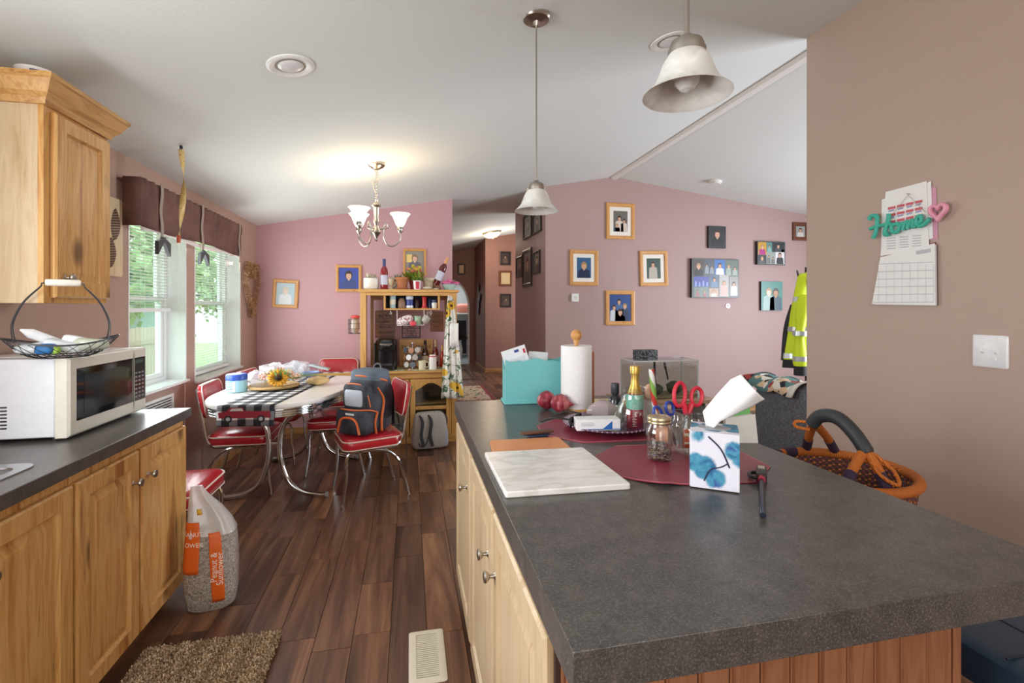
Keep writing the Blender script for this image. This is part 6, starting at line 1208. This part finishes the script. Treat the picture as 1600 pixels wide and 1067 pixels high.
# bottles and jars
M_gl = glassy('fafcfb', .3, .02)
P = at(961, 680, 1.93); P.z = MZ; t = lathe_thing('tincture_bottle', [(0,0), (.024,0), (.027,.004), (.027,.09), (.022,.108), (.012,.118), (.012,.125)], mat('20262c', .08, spec=.7), 'small dark bottle with black cap and pale label by the plate', 'bottle', P, parts=[('cap', [(.0155,.120), (.0165,.122), (.0165,.158), (.015,.162), (0,.162)], mat('2c3038', .4)), ('label', [(.0275,.012), (.0279,.013), (.0279,.078), (.0275,.079)], mat('d9dcc8', .6))])
P = at(992, 694, 1.83); P.z = MZ
t = thing('glass_jug', 'round clear glass jug with measuring lines holding the red syrup bottle', 'jug', P); gj = [(0,.001), (.045,.0), (.064,.02), (.072,.055), (.066,.09), (.052,.115), (.046,.14), (.048,.16), (.050,.162), (.046,.161), (.0435,.14), (.049,.115), (.063,.09), (.069,.055), (.061,.022), (.043,.006), (0,.006)]
part('body', MB().lathe(gj, (0,0,0), 44), M_gl, t); q = MB()
for i in range(14): q.box(-.040, -.063, .03+i*.006, -.030 if i % 2 else -.024, -.0625, .0312+i*.006)
part('measuring_lines', q, M_white, t, 'white measuring lines'); part('handle', MB().tube(smooth([(.045, .02, .15), (.085, .03, .145), (.09, .03, .09), (.064, .02, .06)], 6), .005, 8), M_gl, t)
lathe_thing('syrup_bottle', [(0,0), (.030,0), (.032,.004), (.032,.11), (.030,.13), (.016,.165), (.0135,.20), (.0135,.21)], mat('9c1830', .08, spec=.8), 'red syrup bottle with teal label and gold foil neck in the glass jug', 'bottle', P+Vector((0, .0, .007)), parts=[('label', [(.0323,.075), (.0326,.076), (.0326,.128), (.0305,.130)], mat('7cc8b4', .5)), ('gold_foil', [(.0285,.134), (.0165,.166), (.0145,.19), (.0150,.205), (.0185,.207), (.019,.232), (.0175,.237), (0,.238)], mat('c8a858', .3, .8))])
P2 = P+Vector((.045, -.01, .155)); blobthing('candy_packet', 'clear packet with an orange label leaning beside the syrup bottle', 'packet', P2+Vector((.012, .0, -.008)), (.026, .012, .030), 0, e=.8, fn=crum(14, .15), mt=mat('e0b8a0', .2, alpha=.9))
# mason jars
mj = lambda s: [(0,.003), (.030*s,.0), (.036*s,.004), (.0395*s,.014), (.040*s,.085*s), (.036*s,.10*s), (.031*s,.108*s), (.031*s,.128*s), (.0335*s,.129*s), (.029*s,.128*s), (.029*s,.108*s), (.0335*s,.099*s), (.0375*s,.085*s), (.037*s,.014), (.033*s,.008), (0,.007)]
def mason(px, py, tdep, lab, lid=True):
    P = at(px, py, tdep); P.z = MZ; t = thing('mason_jar', lab, 'jar', P, group='glass mason jars'); part('glass', MB().lathe(mj(1), (0,0,0), 40), M_gl, t)
    if lid: part('lid', MB().lathe([(.0345,.112), (.0355,.114), (.0355,.118), (.0345,.120), (.0355,.123), (.0355,.129), (.034,.132), (.028,.1325), (.027,.131), (0,.131)], (0,0,0), 36), mat('d4c49c', .28, .85), t, 'gold screw lid')
    return t, P
t, P = mason(1030, 735, 1.475, 'mason jar with gold lid and dried petals at the front'); q = MB(); rg = random.Random(3)
for i in range(420):
    a = rg.uniform(0, 6.3); r_ = .033*sqrt(rg.random()); z_ = .009+rg.random()*.036*(1-r_*8); q.blob((r_*cos(a), r_*sin(a), z_), (rg.uniform(.002,.005), rg.uniform(.002,.005), .002), 1, 1, 3, 5)
k = NT('petals', .7); ge = k.n('NewGeometry'); M_pet = k.out(k.ramp(ge.outputs['Random Per Island'], [(0, (92, 58, 62)), (.3, (206, 190, 160)), (.6, (168, 148, 120)), (.8, (90, 88, 140)), (1, (60, 44, 40))], 'CONSTANT')); part('dried_petals', q, M_pet, t, kind='stuff')
part('orange_tag', MB().grid(lambda u, v: (.0368*sin(.2+u*1.1), -.0368*cos(.2+u*1.1)*-1, .045+v*.05), 8, 1), mat('e8a888', .5), t, 'orange sticker on the far side', solid=.0006)
t, P = mason(1066, 718, 1.56, 'open mason jar with an orange label holding the scissors', False); part('label', MB().grid(lambda u, v: (.0405*sin(-.5+u*1.3), -.0405*cos(-.5+u*1.3), .022+v*.06), 10, 1), mat('dc6438', .5), t, 'orange and cream label', solid=.0006); part('label_text', MB().grid(lambda u, v: (.0412*sin(-.4+u*.9), -.0412*cos(-.4+u*.9), .058+v*.010), 8, 1).grid(lambda u, v: (.0412*sin(-.4+u*.9), -.0412*cos(-.4+u*.9), .034+v*.006), 8, 1), mat('f0e6cc', .5), t, solid=.0004)
SJ = P
def scissors(nm_l, col, base, tip_off, s, rz, lab):
    t = thing('scissors', lab, 'scissors', base, rot=(R(-6), tip_off, rz)); M_c = mat(col, .35)
    for sd in (-1, 1):
        oc = (sd*.026*s, 0, .150*s); lp_ = [(oc[0]+.019*s*cos(a)+sd*.004, 0, oc[2]+(.034 if sd < 0 else .026)*s*sin(a)) for a in [2*pi*i/20 for i in range(20)]]
        h = part('handle', MB().tube(lp_, .0058*s, 8, True, up=(0, 1, 0)).tube([(sd*.014*s, 0, .126*s), (sd*.003, 0, .095*s)], [.009*s, .007*s], 8), M_c, t)
    part('blades', MB().prism([(-.007, .012), (-.001, .0), (.003, .10*s), (-.004, .10*s)], -.0012, 0, 'y').prism([(.007, .012), (.001, .0), (-.003, .10*s), (.004, .10*s)], .0002, .0014, 'y').cyl((0, -.003, .09*s), .004, .006, 10, 0, 'y'), mat('b8bcc2', .2, 1), t, 'steel blades')
scissors(0, 'dc3048', SJ+Vector((.004, -.008, .012)), R(9), 1.12, R(4), 'scissors with red handles standing in the open mason jar'); scissors(0, '2c48a8', SJ+Vector((-.012, .012, .012)), R(-20), .82, R(12), 'smaller scissors with dark blue handles in the open mason jar')
t, P = mason(1086, 727, 1.51, 'empty open mason jar half hidden behind the tissue box', False)
# striped sticks in a third container
P = at(1027, 700, 1.80); P.z = MZ; t = thing('candy_stick', 'green white and red striped stick standing behind the jars', 'stick', P, rot=(0, R(-6), 0)); k = NT('stripes', .4); v = k.coord('Object'); sx = k.n('SeparateXYZ'); k.l(v, sx.inputs[0]); an = k.math('ARCTAN2', sx.outputs[1], sx.outputs[0]); fr_ = k.math('FRACT', k.math('ADD', k.math('MULTIPLY', an, 1/(2*pi)), k.math('MULTIPLY', sx.outputs[2], 7))); M_str = k.out(k.ramp(fr_, [(0, (230, 230, 228)), (.33, (200, 56, 50)), (.66, (130, 180, 80))], 'CONSTANT'))
part('stick', MB().cyl((0, 0, .002), .0105, .235, 16), M_str, t)
# tissue box
A, B = on(1077.5, 760, MZ), on(1156, 770.5, MZ); d = (B-A); W_ = d.length; ang = math.atan2(d.y, d.x); k = NT('tissuebox', .5); v = k.coord('Object'); vo = k.n('TexVoronoi'); vo.inputs['Scale'].default_value = 17; k.l(v, vo.inputs['Vector']); nn = k.noise(v, 26, 3, .6, .5)
msk = k.ramp(k.math('ADD', vo.outputs['Distance'], k.math('MULTIPLY', nn, .25)), [(.56, 'ffffff'), (.66, '000000')]); c = k.mix(msk, (232, 232, 244), k.ramp(nn, [(.35, (38, 96, 146)), (.55, (78, 160, 190)), (.7, (60, 90, 160))])); M_tb = k.out(c)
t = thing('tissue_box', 'white tissue box with blue watercolour flowers at the front of the island', 'tissue box', A, ang); H_ = .145
part('carton', MB().box(0, 0, 0, W_, W_*.98, H_), M_tb, t, bev=.0015); M_br = mat('2c2c4c', .5)
part('branch_print', MB().tube(smooth([(.035,-.001,.02), (.05,-.001,.05), (.075,-.001,.06), (.09,-.001,.07)], 5), .0018, 5, flat=.4, up=(0,1,0)).tube(smooth([(.045,-.001,H_-.01), (.075,-.001,.105), (.095,-.001,.06)], 5), .0022, 5, flat=.4, up=(0,1,0)), M_br, t, 'dark painted stems')
part('slot', MB().prism([(W_/2+.042*cos(2*pi*i/24), W_/2+.028*sin(2*pi*i/24)) for i in range(24)], H_, H_+.0008), mat('a8a8ac', .6), t, 'oval slot'); zt_ = H_
def fan(u, v):
    Lp = [(.0, 0), (-.008, .04), (.028, .09), (.06, .13), (.085, .145)]; Rp = [(.02, 0), (.035, .02), (.075, .045), (.11, .065), (.14, .085)]
    def q_(P_, v): f = v*4; i = min(3, int(f)); g_ = f-i; return (P_[i][0]*(1-g_)+P_[i+1][0]*g_, P_[i][1]*(1-g_)+P_[i+1][1]*g_)
    a, b = q_(Lp, v), q_(Rp, v); return (W_/2-.02+a[0]*(1-u)+b[0]*u, W_/2+.018*sin(u*5+v*2)*(.3+v)-.02*v, zt_+.001+a[1]*(1-u)+b[1]*u)
part('tissue', MB().grid(fan, 20, 20), mat('f5f5f6', .8), t, 'white tissue pulled up from the slot', solid=.0012, sharp=180)
P = at(1157, 680, 1.66); t = thing('folded_card', 'pale folded card standing behind the tissue box', 'card', (P.x, P.y, MZ-.002), R(-14)); part('front', MB().prism([(-.055, 0), (.06, 0), (.05, .10), (-.05, .085)], -.001, 0, 'y'), mat('d8d6d0', .7), t); part('back', MB().prism([(-.055, 0), (.06, 0), (.05, .10), (-.05, .085)], .0, .0015, 'y').xf(Matrix.Rotation(R(-14), 4, 'X')), mat('c9c6c0', .7), t)
# barbecue lighter
A, B = on(1190, 745), on(1192, 797); t = thing('utility_lighter', 'black and red long utility lighter on the near right of the island', 'lighter', on(1190, 757), math.atan2(B.y-A.y, B.x-A.x)); ln = (B-A).length
part('grip', MB().blob((-.055, .0, .012), (.045, .014, .012), .4, .5, 8, 16), mat('303034', .4), t); part('label', MB().box(-.088, -.008, .0235, -.062, .008, .0245), mat('cfc8b8', .6), t, 'pale sticker'); part('trigger', MB().tube([(-.035+.022*cos(2*pi*i/16), -.016+.014*sin(2*pi*i/16), .012) for i in range(16)], .005, 8, True), mat('26262a', .4), t); part('red_collar', MB().cyl((-.014, 0, .012), .0095, .02, 14, 0, 'x'), mat('b83048', .4), t, 'red collar'); part('barrel', MB().cyl((.006, 0, .010), .0075, ln*.95, 14, 0, 'x', .0065), mat('3a4458', .25, .7), t, 'blue grey metal barrel')
P = on(1000, 628); solo('manila_folder', MB().prism([(-.16, -.07), (.10, -.10), (.16, .05), (-.06, .10)], 0, .003), mat('e2cf9e', .7), 'cream paper folder lying at the far edge of the island behind the bottles', 'folder', (.93, 2.22, IZ))
# ============================================================ ON THE DINING TABLE
TZ = TT+.0005; tM = Matrix.Translation(tc_) @ Matrix.Rotation(ta, 4, 'Z')
def ont(px, py, z=0): return onZ(px, py, TT+z)
k = NT('gingham', .8); v = k.coord('Object'); sx = k.n('SeparateXYZ'); k.l(v, sx.inputs[0])
ck = lambda o_, s: k.math('GREATER_THAN', k.math('FRACT', k.math('MULTIPLY', o_, s)), .5)
yy = k.math('SUBTRACT', sx.outputs[1], sx.outputs[2]); sm = k.math('ADD', ck(sx.outputs[0], 1/.097), ck(yy, 1/.097)); M_ging = k.out(k.ramp(k.math('MULTIPLY', sm, .5), [(0, (226, 222, 218)), (.3, (112, 112, 116)), (.75, (26, 27, 34))], 'CONSTANT'))
t = thing('table_runner', 'black and white gingham table runner with a red truck on its hanging end', 'table runner', (tc_.x, tc_.y, TZ), ta); rw = .175; yn = -HL-.004
def run(u, v):
    s_ = v*2.08; 
    x = -.045+(u-.5)*2*rw
    if s_ < 1.88: return (x, .93-s_, .0015+.0008*sin(x*40)*sin(s_*14))
    f = s_-1.88; yb_ = -HL+.03-.045-.02*abs(x+.045)*0
    return (x, -.95-min(f, .02)*1.0-.004, .0015-max(0, f-.012)*1.0-.003)
zed = -.165
q = MB().grid(lambda u, v: ((u-.5)*2*rw-.0, HL-.03-v*(2*HL-.03+.006), .0012), 10, 60).grid(lambda u, v: ((u-.5)*2*rw-.0, -HL-.006-.010*sin(v*pi/2)-.004*sin(u*9)*v, .0012-v*.13), 10, 10); part('cloth', q, M_ging, t, solid=.0015, sharp=60)
# truck print lying flat on the hanging end
def flat(nm, poly, c_, d): 
    q = MB(); q.prism([(x*.93, z*.88) for x, z in poly], yq-d, yq-d+.0006, 'y'); return part(nm, q, mat(c_, .7), t)
yq = -HL-.021
flat('truck_print', [(-.17, -.085), (-.175, -.045), (-.12, -.035), (-.10, -.012), (-.015, -.010), (.0, -.035), (.005, -.035), (.165, -.038), (.17, -.085)], '8e2434', .0004); flat('truck_window', [(-.10, -.035), (-.085, -.017), (-.02, -.015), (-.01, -.035)], 'c8c4bc', .0012)
for x_ in (-.11, .105): flat('wheel', [(x_+.026*cos(2*pi*i/16), -.092+.026*sin(2*pi*i/16)) for i in range(16)], '24262c', .0014); flat('hub', [(x_+.014*cos(2*pi*i/12), -.092+.014*sin(2*pi*i/12)) for i in range(12)], 'b0b4b8', .0020)
P = at(369, 612, 3.05); P = ont(370, 612); t = thing('wipes_tub', 'blue lidded tub with blue and white label at the near left of the table', 'tub', (P.x, P.y, TZ+.003)); 
part('body', MB().lathe([(0,0), (.068,0), (.07,.004), (.07,.085), (.069,.088)], (0,0,0), 32), mat('a8dcec', .3), t); part('label', MB().grid(lambda u, v: (.0705*sin(-1.3+u*1.5), -.0705*cos(-1.3+u*1.5), .006+v*.075), 12, 1), mat('e8f0f4', .5), t, 'white part of the label', solid=.0005); part('lid', MB().lathe([(.071,.086), (.0725,.088), (.0725,.122), (.070,.126), (.064,.127), (.063,.130), (0,.130)], (0,0,0), 32), mat('3458b8', .3), t, 'royal blue lid')
q = MB()
for i in range(4): q.grid(lambda u, v: (.0712*sin(-1.1+u*1.0), -.0712*cos(-1.1+u*1.0), .018+i*.017+v*.007+.006*u), 6, 1)
part('label_lines', q, mat('6ab4d8', .5), t, solid=.0004)
# woven tray with sunflower arrangement
P = ont(428, 607); t = thing('woven_tray', 'round woven straw tray with silk sunflowers on the runner', 'tray', (P.x, P.y, TZ+.003)); q = MB()
for i in range(9): r_ = .02+.019*i; q.tube([(r_*cos(2*pi*j/30), r_*sin(2*pi*j/30), .008+.012*(r_/.17)**3) for j in range(30)], .0095, 6, True)
part('coils', q, mat('c4a068', .7, bump=.5), t)
t = thing('sunflower_bouquet', 'orange sunflower and pale silk roses lying on the straw tray', 'bouquet', (P.x+.03, P.y-.02, TZ+.035), .3); t.scale = (1.3, 1.3, 1.25)
def flower(c_, r_, n_, col, cc, tilt):
    q = MB(); 
    for j in range(n_):
        a = 2*pi*j/n_; d_ = Vector((cos(a), sin(a)*cos(tilt), sin(a)*sin(tilt)))*r_; e_ = Vector((-sin(a), cos(a)*cos(tilt), cos(a)*sin(tilt)))*r_*.22; o_ = Vector(c_)
        q.add([o_+d_*.3, o_+d_*.65+e_, o_+d_, o_+d_*.65-e_], [(0,1,2,3)])
    part('petals', q, mat(col, .6), t, solid=.0008); part('flower_centre', MB().blob(c_, (r_*.33, r_*.33, r_*.28), 1, 1, 6, 12), mat(cc, .9), t)
flower((0, -.05, .045), .062, 16, 'e8a428', '3a2418', R(55)); flower((0, -.046, .046), .05, 14, 'e0922c', '3a2418', R(52))
for (x, y, z, c_) in ((-.07, .02, .05, 'e8a890'), (-.03, .05, .06, 'f0c8b0'), (.06, .03, .06, 'e2957c'), (.10, -.01, .04, 'ecc0a0'), (.02, .08, .07, 'd8786a')): flower((x, y, z), .035, 9, c_, c_, R(40))
succ(0, 0, .02, 60, .10, mat('7f9a50', .6), t, 41, up=.4); q = MB()
for i in range(7): q.tube(smooth([(.05, .0+i*.006, .03), (.22, .02+i*.012, .035), (.45+.02*i, .05+i*.02, .012)], 4), .002, 5)
part('straw_stems', q, mat('c49a58', .7), t, 'dry straw stems')
part('green_leaves', MB().grid(lambda u, v: (.08+u*.20, -.02+(v-.5)*.045*sin(pi*u), .03+.015*sin(pi*u)), 10, 2).grid(lambda u, v: (.07+u*.17, .04+(v-.5)*.04*sin(pi*u)+u*.05, .035+.012*sin(pi*u)), 10, 2), mat('4c7a52', .6), t, 'long green leaves', solid=.001)
P2 = ont(497, 601); blobthing('wrapped_pastry', 'yellow and cream round pastry in clear wrap on the table runner', 'food', (P2.x, P2.y, TZ+.035), (.085, .075, .034), 0, e=.9, fn=crum(21, .1), mt=mat('e6c48a', .25, coat=.5))
P2 = ont(457, 600); lathe_thing('salt_shaker', [(0,0), (.020,0), (.022,.01), (.017,.07), (.019,.075), (.018,.092), (.010,.098), (0,.099)], mat('e4e6e8', .15, .3), 'white and silver salt shaker standing among the flowers', 'shaker', (P2.x, P2.y, TZ+.003))
M_wrap = None
for i, (px, py, sx_, sy_, sz_, lab, c_) in enumerate(((405, 600, .09, .08, .055, 'clear wrapped gift of pale candies behind the blue tub', 'e8e4ea'), (428, 593, .10, .09, .068, 'large clear cellophane bundle in the middle of the table', 'f0eef0'), (458, 588, .09, .09, .065, 'clear cellophane bundle with silver ribbon right of the middle', 'dfe0e6'), (404, 609, .06, .05, .04, 'small silvery crumpled wrap right behind the blue tub', 'ece8ec'), (468, 583, .07, .08, .055, 'rearmost clear plastic clamshell on the table', 'e6eaee'))):
    P2 = ont(px, py); blobthing('cellophane_bundle', lab, 'packet', (P2.x, P2.y, TZ+sz_*.9+.004), (sx_, sy_, sz_), 0, e=.8, fn=crum(30+i, .28), mt=mat(c_, .12, coat=.9, alpha=.5))
blobthing('red_candle', 'small red candle among the cellophane bundles', 'candle', tuple(ont(437, 597)+Vector((0, 0, .05))), (.025, .025, .045), 'd0402c', e=.5)
P2 = ont(482, 578); t = thing('paper_leaflet', 'pale blue folded leaflet on the far end of the table', 'paper', (P2.x, P2.y, TZ+.004)); part('sheet', MB().grid(lambda u, v: (-.10+u*.30, -.1+v*.2, .05-.045*abs(2*u-.8)), 8, 1), mat('c4dce4', .6), t, solid=.001)
P2 = ont(486, 590); lathe_thing('blue_bowl', [(0,0), (.04,0), (.07,.04), (.072,.05), (.068,.05), (.038,.008), (0,.008)], mat('8fa0d0', .25), 'pale blue glass bowl behind the salt shaker', 'bowl', (P2.x, P2.y, TZ+.003))
# ============================================================ BIRD SEED BAG
P = onZ(338, 950, 0); t = thing('seed_bag', 'clear plastic seed bag with orange labels standing against the left cabinets', 'bag', (P.x-.028, P.y+.03, 0), R(8)); k = NT('seed', .35); v = k.coord('Object'); n_ = k.noise(v, 130, 3, .8); k.bump(k.math('ADD', n_, k.math('MULTIPLY', k.noise(v, 14, 3, .6, 2), 2.5)), .9, .012); k.b.inputs['Coat Weight'].default_value = .6; M_seed = k.out(k.ramp(n_, [(.35, (134, 122, 112)), (.5, (186, 176, 164)), (.65, (222, 214, 204))]))
def bagr(z, w_, d_, cx=0, n=32, c_=0): return [(cx+w_*math.copysign(abs(cos(2*pi*i/n))**.6, cos(2*pi*i/n))*(1+.02*sin(z*50+i)), d_*math.copysign(abs(sin(2*pi*i/n))**.7, sin(2*pi*i/n))*(1+c_*sin(5*2*pi*i/n))*(1+.03*sin(z*37+i*1.3)), z) for i in range(n)]
R1 = [(.0, .075, .05, .0), (.015, .095, .062, 0), (.08, .108, .078, 0), (.2, .110, .078, 0), (.30, .104, .07, 0), (.345, .100, .062, 0)]; part('seed_fill', MB().layers([bagr(z, w_, d_, cx) for z, w_, d_, cx in R1]), M_seed, t, 'grey brown seeds showing through')
R2 = [(.344, .101, .063, 0), (.40, .088, .052, -.01), (.46, .066, .034, -.028), (.51, .042, .018, -.05), (.545, .028, .008, -.06), (.56, .024, .005, -.062)]; part('empty_top', MB().layers([bagr(z, w_, d_, cx, 32, .10) for z, w_, d_, cx in R2]), mat('e2dedc', .18, coat=.8, alpha=.62), t, 'clear gathered top')
def onbag(s_, z, dz=.001): # s_ = position across the front, -1..1
    for a, b in zip(R1+R2, (R1+R2)[1:]):
        if a[0] <= z <= b[0]: f = (z-a[0])/(b[0]-a[0]+1e-9); w_, d_, cx = [a[i]*(1-f)+b[i]*f for i in (1, 2, 3)]; break
    s_ = max(-.999, min(.999, s_)); c_ = abs(s_)**(1/.6); return (cx+(w_+dz)*s_, -(d_*1.03+dz)*(1-c_*c_)**.35, z)
M_lab = mat('e0641c', .4); part('front_label', MB().grid(lambda u, v: onbag(.16+u*.46-.16*v, .05+v*.31, .002), 10, 16), M_lab, t, 'orange strip label', solid=.0006, sharp=90); part('side_label', MB().grid(lambda u, v: onbag(-.985+u*.66, .19+v*.22, .002), 14, 12), M_lab, t, 'orange side label', solid=.0006, sharp=90)
def bagtext(txt, size, u0, z0, vert, nm):
    b = text_mb(txt, size, .0002); q = MB(); vs = []
    for (x, y, z) in b.v:
        if vert: uu, zz = u0-y*9.2, z0+x
        else: uu, zz = u0+x*9.2, z0+y
        vs.append(onbag(uu, zz, .0035+z))
    q.add(vs, b.f); part(nm, q, mat('f6e8dc', .5), t)
bagtext('Peanut &', .036, .22, .21, True, 'lettering'); bagtext('Sunflower', .036, .43, .20, True, 'lettering'); bagtext('PEANUT', .026, -.66, .36, False, 'lettering'); bagtext('FLOWER', .026, -.66, .315, False, 'lettering')
part('yellow_sticker', MB().grid(lambda u, v: onbag(-.35+u*.25, .44+v*.024, .004), 3, 2), mat('d8a830', .5), t, 'small yellow sticker', solid=.0005)
# power cord on the left wall
solo('power_cable', MB().tube(smooth([(XL+.01, 2.75, .86), (XL+.03, 2.85, .62), (XL+.04, 2.95, .38), (XL+.03, 2.9, .02)], 6), .004, 6), M_white, 'white power cable running down the wall beside the counter end', 'cable')
